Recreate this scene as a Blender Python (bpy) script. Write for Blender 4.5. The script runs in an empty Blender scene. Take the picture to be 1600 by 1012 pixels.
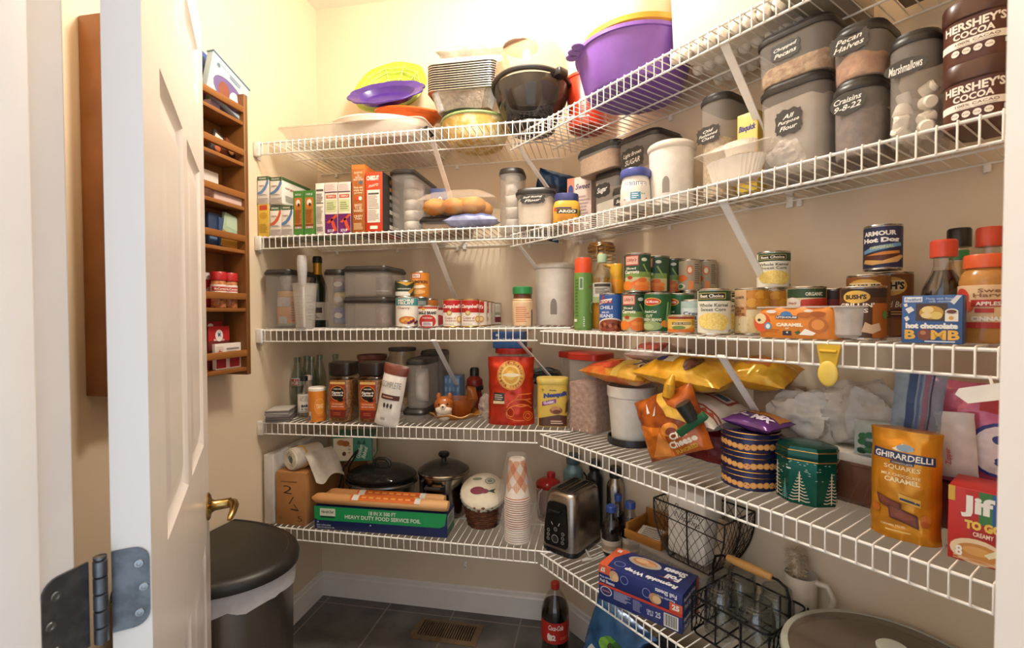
import bpy, math, random
from mathutils import Vector, Matrix, noise
from mathutils.geometry import tessellate_polygon
random.seed(11)
S = bpy.context.scene
COL = S.collection
PI = math.pi

# ---------------------------------------------------------------- camera
YAW, PIT, ROL, FPX, CYP = -0.18179, -0.02218, -0.00168, 739.37, 505.92
CAM = Vector((1.2953, -2.0276, 1.3325))
_f = Vector((math.sin(YAW)*math.cos(PIT), math.cos(YAW)*math.cos(PIT), math.sin(PIT)))
_r0 = Vector((math.cos(YAW), -math.sin(YAW), 0))
_u0 = _r0.cross(_f)
_r = _r0*math.cos(ROL)+_u0*math.sin(ROL)
_u = -_r0*math.sin(ROL)+_u0*math.cos(ROL)
cd = bpy.data.cameras.new('camera')
cam = bpy.data.objects.new('camera', cd)
COL.objects.link(cam)
cd.sensor_width = 36
cd.sensor_fit = 'HORIZONTAL'
cd.lens = FPX/1600*36
cd.clip_start = .02
M = Matrix((_r, _u, -_f)).transposed().to_4x4()
M.translation = CAM
cam.matrix_world = M
S.camera = cam
S.cycles.transparent_max_bounces = 32
cd.dof.use_dof = True
cd.dof.focus_distance = 1.65
cd.dof.aperture_fstop = 8.0

# ---------------------------------------------------------------- light
S.view_settings.view_transform = 'Standard'
S.view_settings.look = 'None'
S.view_settings.gamma = 1
S.view_settings.exposure = 0.38
wd = bpy.data.worlds.new('world')
S.world = wd
wd.use_nodes = True
wn = wd.node_tree.nodes['Background']
wn.inputs[0].default_value = (.80, .89, 1, 1)
wn.inputs[1].default_value = 1.15
def lamp(name, loc, energy, col, radius):
    l = bpy.data.lights.new(name, 'POINT')
    l.energy = energy; l.color = col; l.shadow_soft_size = radius
    o = bpy.data.objects.new(name, l); o.location = loc; COL.objects.link(o)
    return o
lamp('ceiling_lamp_light', (1.0, -.80, 2.52), 35, (1, .94, .85), .09)

# ---------------------------------------------------------------- the place in numbers
W = 1.14062          # corner of back wall and right wall; the right wall runs off at 45 degrees
DB, DR, LIP = .41495, .32231, .04215
C45 = math.sqrt(.5)
YF = -1.65           # pantry side of the door wall
CEIL = 2.74
WALL = {'B': (Vector((0, 0, 0)), Vector((1, 0, 0)), Vector((0, -1, 0)), 0.0),
        'R': (Vector((W, 0, 0)), Vector((C45, -C45, 0)), Vector((-C45, -C45, 0)), -PI/4),
        'L': (Vector((0, 0, 0)), Vector((0, 1, 0)), Vector((1, 0, 0)), PI/2)}
SHZ = {('B', 1): (.5110, -.0021), ('B', 2): (.9128, .0135), ('B', 3): (1.2684, .0119), ('B', 4): (1.6228, .0092), ('B', 5): (1.9793, .0087),
       ('R', 1): (.5010, .0040), ('R', 2): (.9166, .0009), ('R', 3): (1.2701, .0044), ('R', 4): (1.6229, .0047), ('R', 5): (1.9807, -.0001)}
WR, RR = .0016, .0031
def zrail(w, k, s):
    a, b = SHZ[w, k]; return a+b*s
def zdeck(w, k, s):
    return zrail(w, k, s)+RR+2*WR
def ray(px, py):
    return _f+_r*((px-800)/FPX)-_u*((py-CYP)/FPX)
def hit(w, d, px, py):
    """where the ray meets the plane at distance d from a wall: (along the wall, height)"""
    o, t, n, _ = WALL[w]
    q = o+n*d; g = ray(px, py)
    p = CAM+g*((q-CAM).dot(n)/g.dot(n))
    return (p-o).dot(t), p.z
def deck(w, k, px, py, dz=0):
    """where the ray meets a shelf's deck: (along the wall, distance from the wall)"""
    o, t, n, _ = WALL[w]; g = ray(px, py); z = zdeck(w, k, .7)
    for _i in range(3):
        p = CAM+g*((z+dz-CAM.z)/g.z)
        z = zdeck(w, k, (p-o).dot(t))
    return (p-o).dot(t), (p-o).dot(n)
def pos(w, s, d, z):
    o, t, n, _ = WALL[w]
    q = o+t*s+n*d
    return Vector((q.x, q.y, z))
def fit(w, k, xl, xr, yt, d, z0=None, yb=None):
    """(s, width, height, base z) of a thing seen between columns xl and xr, top at row yt, at distance d from the wall"""
    ym = yt+20
    s1, _z = hit(w, d, xl, ym); s2, _z = hit(w, d, xr, ym)
    s = (s1+s2)/2
    if z0 is None: z0 = zdeck(w, k, s)
    if yb is not None: z0 = hit(w, d, (xl+xr)/2, yb)[1]
    return s, abs(s2-s1), hit(w, d, (xl+xr)/2, yt)[1]-z0, z0

# ---------------------------------------------------------------- materials
_M = {}
def lin(h):
    h = h.lstrip('#')
    if len(h) == 3: h = ''.join(c*2 for c in h)
    o = []
    for i in (0, 2, 4):
        c = int(h[i:i+2], 16)/255
        o.append(c/12.92 if c <= .04045 else ((c+.055)/1.055)**2.4)
    return (*o, 1)
def mat(hexc, rough=.5, metal=0., a=None, var=.07, scale=35., bump=0., bscale=60., glass=False, col2=None, sub=0., fac=(.4, .6), stretch=None, coat=0., emit=0.):
    """principled material whose colour wanders by a noise texture; a = opacity of a see-through plastic; glass = thin clear glass"""
    key = (hexc, rough, metal, a, var, scale, bump, bscale, glass, col2, sub, fac, stretch, coat, emit)
    if key in _M: return _M[key]
    m = bpy.data.materials.new('material_'+hexc.lstrip('#'))
    _M[key] = m
    m.use_nodes = True
    nt = m.node_tree; N = nt.nodes; L = nt.links
    b = N['Principled BSDF']; out = N['Material Output']
    b.inputs['Roughness'].default_value = rough
    b.inputs['Metallic'].default_value = metal
    b.inputs['Coat Weight'].default_value = coat
    if sub: b.inputs['Subsurface Weight'].default_value = sub
    c = lin(hexc)
    b.inputs['Base Color'].default_value = c
    if emit:
        b.inputs['Emission Color'].default_value = c; b.inputs['Emission Strength'].default_value = emit
    tc = N.new('ShaderNodeTexCoord'); mp = N.new('ShaderNodeMapping')
    L.new(tc.outputs['Object'], mp.inputs['Vector'])
    if stretch: mp.inputs['Scale'].default_value = stretch
    if var or col2:
        nz = N.new('ShaderNodeTexNoise'); nz.inputs['Scale'].default_value = scale; nz.inputs['Detail'].default_value = 3
        L.new(mp.outputs['Vector'], nz.inputs['Vector'])
        cr = N.new('ShaderNodeValToRGB')
        e = cr.color_ramp.elements
        e[0].position, e[1].position = fac
        if col2: e[0].color = c; e[1].color = lin(col2)
        else:
            e[0].color = tuple(x*(1-var) for x in c[:3])+(1,)
            e[1].color = tuple(min(1, x*(1+var)) for x in c[:3])+(1,)
        L.new(nz.outputs['Fac'], cr.inputs['Fac']); L.new(cr.outputs['Color'], b.inputs['Base Color'])
    if bump:
        n2 = N.new('ShaderNodeTexNoise'); n2.inputs['Scale'].default_value = bscale; n2.inputs['Detail'].default_value = 4
        L.new(mp.outputs['Vector'], n2.inputs['Vector'])
        bp = N.new('ShaderNodeBump'); bp.inputs['Strength'].default_value = bump; bp.inputs['Distance'].default_value = .01
        L.new(n2.outputs['Fac'], bp.inputs['Height']); L.new(bp.outputs['Normal'], b.inputs['Normal'])
    if a is not None or glass:
        tr = N.new('ShaderNodeBsdfTransparent'); mx = N.new('ShaderNodeMixShader')
        if glass:
            tr.inputs[0].default_value = tuple(.75+.25*x for x in c[:3])+(1,) if a is None else tuple(1-a*(1-x) for x in c[:3])+(1,)
            lw = N.new('ShaderNodeLayerWeight'); lw.inputs['Blend'].default_value = .5
            pw = N.new('ShaderNodeMath'); pw.operation = 'POWER'; pw.inputs[1].default_value = 3
            ma = N.new('ShaderNodeMath'); ma.operation = 'MULTIPLY_ADD'; ma.inputs[1].default_value = .80; ma.inputs[2].default_value = .075
            L.new(lw.outputs['Facing'], pw.inputs[0]); L.new(pw.outputs[0], ma.inputs[0]); L.new(ma.outputs[0], mx.inputs[0])
            b = N.new('ShaderNodeBsdfGlossy'); b.inputs['Roughness'].default_value = rough
        else:
            mx.inputs[0].default_value = a
        L.new(tr.outputs[0], mx.inputs[1]); L.new(b.outputs[0], mx.inputs[2]); L.new(mx.outputs[0], out.inputs['Surface'])
    return m
def paper(h): return mat(h, .42, var=.03)
def ink(h): return mat(h, .45, var=.02)
def plas(h): return mat(h, .32, var=.04)
def matte(h): return mat(h, .7, var=.06)
def metal(h, r=.25): return mat(h, r, 1., var=.05)
def see(h, a=.4, r=.18): return mat(h, r, a=a, var=.03)
def foilm(h): return mat(h, .24, .45, var=.10, scale=18, bump=.10, bscale=22)
GREYBOX = dict(a=.42)
WHITE_WIRE = mat('#f3eee6', .35, var=.02)

# ---------------------------------------------------------------- text
_T = {}
def textmesh(s, bold=0., ital=0.):
    key = (s, bold, ital)
    if key in _T: return _T[key]
    cu = bpy.data.curves.new('lettering', 'FONT')
    cu.body = s; cu.offset = bold; cu.shear = ital; cu.align_x = 'CENTER'; cu.space_line = .85
    cu.resolution_u = 2; cu.dimensions = '2D'; cu.fill_mode = 'BOTH'
    o = bpy.data.objects.new('lettering', cu); COL.objects.link(o)
    dg = bpy.context.evaluated_depsgraph_get()
    me = bpy.data.meshes.new_from_object(o.evaluated_get(dg))
    v = [(p.co.x, p.co.y) for p in me.vertices]
    f = [tuple(q.vertices) for q in me.polygons]
    COL.objects.unlink(o); bpy.data.objects.remove(o); bpy.data.curves.remove(cu); bpy.data.meshes.remove(me)
    if v:
        x0 = min(p[0] for p in v); x1 = max(p[0] for p in v); y0 = min(p[1] for p in v); y1 = max(p[1] for p in v)
        dx = max(x1-x0, 1e-6); dy = max(y1-y0, 1e-6)
        v = [((p[0]-x0)/dx-.5, (p[1]-y0)/dy-.5) for p in v]
    _T[key] = (v, f)
    return _T[key]

def clip(poly, ax, c, keep_low):
    out = []
    n = len(poly)
    for i in range(n):
        a, b = poly[i], poly[(i+1) % n]
        ia = (a[ax] <= c) if keep_low else (a[ax] >= c)
        ib = (b[ax] <= c) if keep_low else (b[ax] >= c)
        if ia: out.append(a)
        if ia != ib:
            t = (c-a[ax])/(b[ax]-a[ax])
            out.append((a[0]+t*(b[0]-a[0]), a[1]+t*(b[1]-a[1])))
    return out
def strips(polys, ax, step):
    res = []
    for p in polys:
        lo = min(q[ax] for q in p); hi = max(q[ax] for q in p)
        k0 = math.floor(lo/step+1e-9)+1; cur = p
        k = k0
        while k*step < hi-1e-9 and len(cur) > 2:
            a = clip(cur, ax, k*step, True)
            if len(a) > 2: res.append(a)
            cur = clip(cur, ax, k*step, False); k += 1
        if len(cur) > 2: res.append(cur)
    return res

# ---------------------------------------------------------------- mesh builder
def rr(w, d, r, n=4, cx=0, cy=0, z=0):
    """ring of a rounded rectangle"""
    r = max(1e-5, min(r, w/2-1e-5, d/2-1e-5)); o = []
    for qx, qy, a0 in ((1, 1, 0), (-1, 1, 90), (-1, -1, 180), (1, -1, 270)):
        for i in range(n+1):
            a = math.radians(a0+90*i/n)
            o.append(Vector((cx+qx*(w/2-r)+r*math.cos(a), cy+qy*(d/2-r)+r*math.sin(a), z)))
    return o
def circ(r, n=24, cx=0, cy=0, z=0, ry=None):
    ry = r if ry is None else ry
    return [Vector((cx+r*math.cos(2*PI*i/n), cy+ry*math.sin(2*PI*i/n), z)) for i in range(n)]
class MB:
    def __init__(s): s.v = []; s.f = []; s.m = []; s.mats = []
    def mi(s, m):
        if isinstance(m, str): m = ink(m)
        if m not in s.mats: s.mats.append(m)
        return s.mats.index(m)
    def add(s, vs, fs, m):
        b = len(s.v); i = s.mi(m)
        s.v += [Vector(p) for p in vs]
        for f in fs: s.f.append(tuple(b+k for k in f)); s.m.append(i)
        return s
    def loft(s, rings, m, cap=(1, 1), closed=False):
        n = len(rings[0]); vs = [p for r in rings for p in r]; fs = []
        k = len(rings)
        for i in range(k if closed else k-1):
            a, b = i*n, ((i+1) % k)*n
            for j in range(n): fs.append((a+j, a+(j+1) % n, b+(j+1) % n, b+j))
        if not closed:
            if cap[0]: fs.append(tuple(range(n-1, -1, -1)))
            if cap[1]: fs.append(tuple((k-1)*n+j for j in range(n)))
        return s.add(vs, fs, m)
    def box(s, x0, x1, y0, y1, z0, z1, m, bev=0., r=None):
        w, d = x1-x0, y1-y0; cx, cy = (x0+x1)/2, (y0+y1)/2
        if bev <= 0:
            vs = [(x0, y0, z0), (x1, y0, z0), (x1, y1, z0), (x0, y1, z0), (x0, y0, z1), (x1, y0, z1), (x1, y1, z1), (x0, y1, z1)]
            return s.add(vs, [(3, 2, 1, 0), (4, 5, 6, 7), (0, 1, 5, 4), (1, 2, 6, 5), (2, 3, 7, 6), (3, 0, 4, 7)], m)
        r = bev if r is None else r; b = bev
        R = [rr(w-2*b, d-2*b, max(r-b, .0002), 3, cx, cy, z0), rr(w-.6*b, d-.6*b, max(r-.3*b, .0002), 3, cx, cy, z0+.3*b), rr(w, d, r, 3, cx, cy, z0+b),
             rr(w, d, r, 3, cx, cy, z1-b), rr(w-.6*b, d-.6*b, max(r-.3*b, .0002), 3, cx, cy, z1-.3*b), rr(w-2*b, d-2*b, max(r-b, .0002), 3, cx, cy, z1)]
        return s.loft(R, m)
    def lathe(s, prof, m, n=28, cx=0, cy=0, cap=(1, 1), ry=1.):
        return s.loft([circ(max(r, 1e-5), n, cx, cy, z, max(r, 1e-5)*ry) for r, z in prof], m, cap)
    def tube(s, pts, r, m, n=6, closed=False, cap=True):
        pts = [Vector(p) for p in pts]; k = len(pts); rings = []
        rs = r if isinstance(r, (list, tuple)) else [r]*k
        up = None
        for i in range(k):
            if closed: t = pts[(i+1) % k]-pts[i-1]
            else: t = pts[min(i+1, k-1)]-pts[max(i-1, 0)]
            t = t.normalized() if t.length > 1e-9 else Vector((0, 0, 1))
            if up is None:
                up = Vector((0, 0, 1)) if abs(t.z) < .9 else Vector((1, 0, 0))
            a = t.cross(up)
            if a.length < 1e-6: a = t.cross(Vector((1, .3, .2)))
            a.normalize(); b = a.cross(t).normalized(); up = b
            rings.append([pts[i]+(a*math.cos(2*PI*j/n)+b*math.sin(2*PI*j/n))*rs[i] for j in range(n)])
        return s.loft(rings, m, (cap, cap), closed)
    def grid(s, fn, nu, nv, m, flip=False):
        vs = [fn(i/nu, j/nv) for j in range(nv+1) for i in range(nu+1)]; fs = []
        for j in range(nv):
            for i in range(nu):
                a = j*(nu+1)+i
                q = (a, a+1, a+nu+2, a+nu+1)
                fs.append(q[::-1] if flip else q)
        return s.add(vs, fs, m)
    def ball(s, c, rx, ry, rz, m, nu=16, nv=10, fn=None):
        rings = []
        c = Vector(c)
        for j in range(nv+1):
            t = PI*(j/nv)-PI/2; ct = max(math.cos(t), .02)
            ring = []
            for i in range(nu):
                a = 2*PI*i/nu
                p = Vector((ct*math.cos(a), ct*math.sin(a), math.sin(t)))
                k = fn(p) if fn else 1
                ring.append(c+Vector((p.x*rx*k, p.y*ry*k, p.z*rz*k)))
            rings.append(ring)
        return s.loft(rings, m)
    def poly(s, pts, z0, z1, m):
        """upright prism of a 2-D outline"""
        n = len(pts); tri = tessellate_polygon([[Vector((p[0], p[1], 0)) for p in pts]])
        vs = [(p[0], p[1], z0) for p in pts]+[(p[0], p[1], z1) for p in pts]
        area = sum(pts[i][0]*pts[(i+1) % n][1]-pts[(i+1) % n][0]*pts[i][1] for i in range(n))
        fs = []
        for t in tri:
            t = list(t)
            a, b, c = (pts[k] for k in t)
            if (b[0]-a[0])*(c[1]-a[1])-(c[0]-a[0])*(b[1]-a[1]) < 0: t.reverse()
            fs.append(tuple(k+n for k in t)); fs.append(tuple(reversed(t)))
        for i in range(n):
            j = (i+1) % n
            q = (i, j, n+j, n+i)
            fs.append(q if area > 0 else q[::-1])
        return s.add(vs, fs, m)
    def xf(s, mtx, start=0):
        for i in range(start, len(s.v)): s.v[i] = mtx @ s.v[i]
        return s
    def art(s, shapes, w, h, fn, du=None, dv=None, lift=.00025, base=.0004):
        """flat printed artwork. shapes in fractions of w x h, (0,0) lower left; fn(u, v, lift) puts a point on the surface"""
        lay = -1; last = None
        nl = 1+sum(1 for i in range(1, len(shapes)) if shapes[i][6 if shapes[i][0] == 't' else -1] is not shapes[i-1][6 if shapes[i-1][0] == 't' else -1])
        lift = min(lift, .0016/nl)
        for sh in shapes:
            k = sh[0]; polys = []
            if k == 'r':
                _, x0, y0, x1, y1, c = sh
                polys = [[(x0, y0), (x1, y0), (x1, y1), (x0, y1)]]
            elif k == 'e':
                _, cx, cy, rx, ry, c = sh
                n = 20
                polys = [[(cx+rx*math.cos(2*PI*i/n), cy+ry*math.sin(2*PI*i/n)) for i in range(n)]]
            elif k == 'p':
                _, pts, c = sh
                tri = tessellate_polygon([[Vector((p[0], p[1], 0)) for p in pts]])
                for t in tri: polys.append([pts[q] for q in t])
            elif k == 't':
                _, txt, cx, cy, tw, th, c = sh[:7]
                o = sh[7] if len(sh) > 7 else {}
                vv, ff = textmesh(txt, o.get('b', .02), o.get('i', 0.))
                ca, sa = math.cos(o.get('rot', 0)), math.sin(o.get('rot', 0))
                asp = h/w
                pts = []
                for x, y in vv:
                    X, Y = x*tw, y*th*asp
                    pts.append((cx+X*ca-Y*sa, cy+(X*sa+Y*ca)/asp))
                polys = [[pts[q] for q in f] for f in ff]
            elif k == 'l':
                _, x0, y0, x1, y1, n, c = sh
                rnd = random.Random(int(1000*(x0+y0*7+x1*3)))
                for i in range(n):
                    yy = y1-(y1-y0)*(i+.5)/n; hh = (y1-y0)/n*.25
                    xe = x0+(x1-x0)*rnd.uniform(.65, 1)
                    polys.append([(x0, yy-hh), (xe, yy-hh), (xe, yy+hh), (x0, yy+hh)])
            m = c
            polys = [[((p[0]-.5)*w, p[1]*h) for p in q] for q in polys]
            if du: polys = strips(polys, 0, du)
            if dv: polys = strips(polys, 1, dv)
            if m is not last: lay += 1; last = m
            L = base+lay*lift
            vs = []; fs = []
            for q in polys:
                ar = sum(q[i][0]*q[(i+1) % len(q)][1]-q[(i+1) % len(q)][0]*q[i][1] for i in range(len(q)))
                if ar < 0: q = q[::-1]
                b = len(vs); vs += [fn(p[0], p[1], L) for p in q]; fs.append(tuple(range(b, b+len(q))))
            if fs: s.add(vs, fs, m)
        return s
    def mesh(s, name):
        me = bpy.data.meshes.new(name)
        me.from_pydata([tuple(p) for p in s.v], [], s.f)
        for m in s.mats: me.materials.append(m)
        me.polygons.foreach_set('material_index', s.m)
        me.shade_smooth()
        me.set_sharp_from_angle(angle=math.radians(38))
        me.update()
        return me
def face_front(D, z0=0): return lambda u, v, l: Vector((u, -D/2-l, z0+v))
def face_left(Wd, z0=0): return lambda u, v, l: Vector((-Wd/2-l, -u, z0+v))
def face_right(Wd, z0=0): return lambda u, v, l: Vector((Wd/2+l, u, z0+v))
def face_top(H, D): return lambda u, v, l: Vector((u, v-D/2, H+l))
def face_cyl(r, z0=0, a0=0., ry=1.):
    return lambda u, v, l: Vector(((r+l)*math.sin(u/r+a0), -(r*ry+l)*math.cos(u/r+a0), z0+v))
def face_rr(w, d, r, z0=0):
    """wraps artwork round the front of a rounded rectangle"""
    fw = w/2-r
    def fn(u, v, l):
        s = 1 if u > 0 else -1; a = abs(u)
        if a <= fw: return Vector((u, -d/2-l, z0+v))
        t = (a-fw)/r
        if t <= PI/2: return Vector((s*(fw+(r+l)*math.sin(t)), -d/2+r-(r+l)*math.cos(t), z0+v))
        return Vector((s*(w/2+l), -d/2+r+(a-fw-r*PI/2), z0+v))
    return fn
def face_cone(r0, r1, h, z0=0, a0=0.):
    def fn(u, v, l):
        r = r0+(r1-r0)*v/h+l; a = u/((r0+r1)/2)+a0
        return Vector((r*math.sin(a), -r*math.cos(a), z0+v))
    return fn

# ---------------------------------------------------------------- things and parts
def tag(o, label, cat, group=None, kind=None):
    o['label'] = label; o['category'] = cat
    if group: o['group'] = group
    if kind: o['kind'] = kind
    return o
def thing(name, label, cat, loc, rz=0., group=None):
    o = bpy.data.objects.new(name, None); COL.objects.link(o)
    o.empty_display_size = .03
    o.location = loc; o.rotation_euler = (0, 0, rz) if not isinstance(rz, tuple) else rz
    return tag(o, label, cat, group)
def part(parent, name, mb, label=None, kind=None):
    o = bpy.data.objects.new(name, mb.mesh(name)); COL.objects.link(o)
    o.parent = parent
    if label: o['label'] = label
    if kind: o['kind'] = kind
    return o
def solo(name, label, cat, mb, loc, rz=0., group=None, kind=None):
    o = bpy.data.objects.new(name, mb.mesh(name)); COL.objects.link(o)
    o.location = loc; o.rotation_euler = (0, 0, rz) if not isinstance(rz, tuple) else rz
    return tag(o, label, cat, group, kind)
def struct(name, mb, parent=None):
    o = bpy.data.objects.new(name, mb.mesh(name)); COL.objects.link(o)
    if parent: o.parent = parent
    else: o['kind'] = 'structure'
    return o
def copy_tree(o, parent=None):
    c = o.copy(); COL.objects.link(c)
    if parent: c.parent = parent
    for ch in list(o.children): copy_tree(ch, c)
    return c

# ================================================================ the room
WALLM = mat('#e7d2b4', .6, var=.015, scale=3, bump=.03, bscale=160)
TRIM = mat('#efe6dc', .3, var=.02, scale=8)
XR = 2.80
b = MB(); b.box(-.12, 0, YF-.12, .12, 0, CEIL, WALLM); struct('wall_left', b)
b = MB(); b.box(0, W+.05, 0, .12, 0, CEIL, WALLM); struct('wall_back', b)
L2 = 2.34
b = MB(); b.box(-.02, L2, 0, .12, 0, CEIL, WALLM)
b.xf(Matrix.Translation((W, 0, 0)) @ Matrix.Rotation(-PI/4, 4, 'Z')); struct('wall_right', b)
JL, JR, DH = .77, 1.572, 2.045
b = MB(); b.box(0, JL-.02, YF-.12, YF+.01, 0, CEIL, WALLM); b.box(JR+.02, XR, YF-.12, YF+.01, 0, CEIL, WALLM); b.box(JL-.02, JR+.02, YF-.12, YF+.01, DH+.02, CEIL, WALLM)
struct('wall_front', b)
b = MB(); b.box(-.12, XR+.3, YF-.12, .12, CEIL, CEIL+.1, mat('#f3ece0', .7, var=.01, scale=3)); struct('ceiling', b)

# slate-look tiles, 12 inch, with grout, off a brick texture on object coordinates
tm = mat('#55524f', .42, var=.25, scale=6, bump=.15, bscale=30, col2='#6a6662')
nt = tm.node_tree; N = nt.nodes; Lk = nt.links
bsdf = N['Principled BSDF']; cr = next(n for n in N if n.type == 'VALTORGB')
br = N.new('ShaderNodeTexBrick'); mp = N.new('ShaderNodeMapping'); tc = N.new('ShaderNodeTexCoord')
mp.inputs['Location'].default_value = (-.05+.61, .06+.61, 0)
Lk.new(tc.outputs['Object'], mp.inputs['Vector']); Lk.new(mp.outputs['Vector'], br.inputs['Vector'])
br.offset = 0; br.inputs['Scale'].default_value = 1; br.inputs['Mortar Size'].default_value = .0035; br.inputs['Mortar Smooth'].default_value = .1
br.inputs['Brick Width'].default_value = .305; br.inputs['Row Height'].default_value = .305
br.inputs['Mortar'].default_value = lin('#8d867c')
Lk.new(cr.outputs['Color'], br.inputs['Color1']); Lk.new(cr.outputs['Color'], br.inputs['Color2'])
Lk.new(br.outputs['Color'], bsdf.inputs['Base Color'])
b = MB(); b.box(-.5, XR+.6, -3.2, .12, -.05, 0, tm); struct('floor', b)

# baseboards: flat board with a stepped top
def baseboard(name, length, p, rz):
    b = MB()
    prof = [(0, 0), (-.013, 0), (-.013, .088), (-.008, .094), (-.008, .108), (-.004, .112), (0, .112)]
    b.loft([[Vector((x, y, z)) for y, z in prof] for x in (0, length)], TRIM)
    o = struct(name, b); o.location = p; o.rotation_euler = (0, 0, rz)
baseboard('baseboard_back', W, (0, 0, 0), 0)
baseboard('baseboard_left', 1.6, (0, -1.6, 0), PI/2)
baseboard('baseboard_right', 2.2, (W, 0, 0), -PI/4)

# door frame: jambs with a stop, casing on the far side
def jamb(name, x0, x1, sx):
    b = MB()
    b.box(min(x0, x1), max(x0, x1), YF-.12, YF+.012, 0, DH, TRIM, .003)
    xs = (x0, x0+sx*.011)
    b.box(min(xs), max(xs), -1.712, -1.676, 0, DH-.001, TRIM, .002)
    struct(name, b)
jamb('trim_1', JL, JL-.02, 1)
jamb('trim_2', JR, JR+.02, -1)
b = MB(); b.box(JL-.02, JR+.02, YF-.12, YF+.012, DH, DH+.02, TRIM); struct('trim_3', b)

# six-panel door standing open into the room
DA = Vector((.773, -1.605, 0)); ang = math.radians(129)
Wd, Td, Hd = .745, .035, 2.03
door = bpy.data.objects.new('door_1', None); COL.objects.link(door); door['kind'] = 'structure'
door.location = DA; door.rotation_euler = (0, 0, ang)
# local: x along the door away from the hinge, y from 0 (far face) to -Td (face towards the shelves)
DOORM = mat('#ece3da', .28, var=.02, scale=10, bump=.04, bscale=50, stretch=(1, 1, .08))
b = MB()
xs = [0, .113, .345, .40+.0, .632, Wd]
rails = [.008, .24, .80, 1.03, 1.655, 1.80, 1.93, Hd]
panels = [(xs[1], xs[2]), (xs[3], xs[4])]
pz = [(rails[1], rails[2]), (rails[3], rails[4]), (rails[5], rails[6])]
# stiles and rails as a slab with openings: boxes between the panels
for a, c in ((xs[0], xs[1]), (xs[2], xs[3]), (xs[4], xs[5])): b.box(a, c, -Td, 0, .008, Hd, DOORM)
for a, c in panels:
    for z0, z1 in ((rails[0], rails[1]), (rails[2], rails[3]), (rails[4], rails[5]), (rails[6], rails[7])): b.box(a, c, -Td, 0, z0, z1, DOORM)
    for z0, z1 in pz:
        for sgn, y in ((-1, -Td), (1, 0)):
            def ring(i, dy): return [Vector((a+i, y-sgn*dy, z0+i)), Vector((c-i, y-sgn*dy, z0+i)), Vector((c-i, y-sgn*dy, z1-i)), Vector((a+i, y-sgn*dy, z1-i))]
            R = [ring(0, 0), ring(.012, .009), ring(.018, .009), ring(.052, .002), ring(.056, .002)]
            if sgn > 0: R = [q[::-1] for q in R]
            b.loft(R, DOORM, (0, 1))
part(door, 'door_panel', b)
BR = mat('#b79a5c', .22, 1., var=.12, scale=30)
b = MB()
hx, hz = .690, .868
def yl(pts): return [Vector((hx+x, -Td-y, hz+z)) for x, y, z in pts]
m0 = len(b.v)
b.lathe([(.0, 0), (.032, 0), (.033, .003), (.028, .007), (.016, .010), (.0125, .016), (.0115, .045), (.013, .05), (.0, .052)], BR, 24)
b.xf(Matrix.Translation((hx, -Td, hz)) @ Matrix.Rotation(PI/2, 4, 'X'), m0)
b.tube(yl([(0, .046, 0), (-.012, .055, .002), (-.035, .058, .004), (-.062, .056, .001), (-.078, .052, -.004), (-.086, .049, -.010)]), [.011, .011, .0095, .008, .007, .005], BR, 10)
part(door, 'door_handle', b, 'worn brass lever handle')

# hinge: two leaves with screws round a knuckle
STEEL = mat('#6f7378', .38, .9, var=.18, scale=60)
hinge = thing('door_hinge', 'worn steel butt hinge between the white jamb and the open door', 'hinge', (.779, -1.6215, 1.03))
u = Vector((math.cos(ang), math.sin(ang), 0)); nrm = Vector((u.y, -u.x, 0))
def leaf(p0, ax, out, nm, length):
    b = MB(); hgt = .089; r = .015
    pts = [(0, -hgt/2), (length-r, -hgt/2)]+[(length-r+r*math.sin(a), -hgt/2+r-r*math.cos(a)) for a in [i*PI/10 for i in range(1, 6)]]
    pts += [(x, -z) for x, z in reversed(pts)]
    P = lambda x, z, t: p0+ax*x+Vector((0, 0, z))+out*t
    n = len(pts)
    b.loft([[P(x, z, .0003) for x, z in pts], [P(x, z, .0028) for x, z in pts]], STEEL)
    plate = part(hinge, nm, b)
    for x, z in ((length*.72, .026), (length*.84, -.001), (length*.72, -.029)):
        b = MB(); b.loft([[P(x+rr_*math.cos(2*PI*i/14), z+rr_*math.sin(2*PI*i/14), t) for i in range(14)] for rr_, t in ((.0048, .0026), (.0042, .0036), (.0022, .0037), (.0018, .0030))], mat('#9b9fa3', .3, 1.))
        part(plate, 'screw', b)
o = Vector((.779, -1.6215, 1.03))
leaf(Vector((JL, -1.628, 1.03))-o, Vector((0, -1, 0)), Vector((1, 0, 0)), 'hinge_leaf', .042)
leaf(DA+nrm*.0005+Vector((0, 0, 1.03))-o, nrm, -u, 'hinge_leaf', .033)
b = MB()
for i in range(5):
    z0 = -.0445+i*.0178
    b.lathe([(.0052, z0+.0006), (.0062, z0+.0012), (.0062, z0+.0166), (.0052, z0+.0172)], STEEL, 14)
b.lathe([(.003, -.046), (.003, .045), (.0058, .0455), (.0058, .048), (.003, .049)], STEEL, 14)
part(hinge, 'knuckle', b)

# floor register
REG = mat('#7a6248', .5, .2, var=.1)
vent = thing('floor_vent', 'brown metal slotted register set in the tile floor', 'vent', (.672, -.155, 0), -.02)
b = MB(); b.loft([[Vector((x*.142*k, y*.068*k2, z)) for x, y in ((-1, -1), (1, -1), (1, 1), (-1, 1))] for k, k2, z in ((1, 1, .0), (1, 1, .003), (.84, .68, .006), (.84, .68, .001))], REG, (0, 0)); part(vent, 'frame', b)
b = MB(); b.box(-.12, .12, -.047, .047, .0004, .001, mat('#191512', .8)); part(vent, 'duct_opening', b)
b = MB()
for i in range(23):
    x = -.118+i*.236/22
    b.box(x-.0023, x+.0023, -.046, .046, .001, .0052, REG)
b.box(-.003, .003, -.046, .046, .001, .0058, REG)
part(vent, 'louvre', b)

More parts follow.
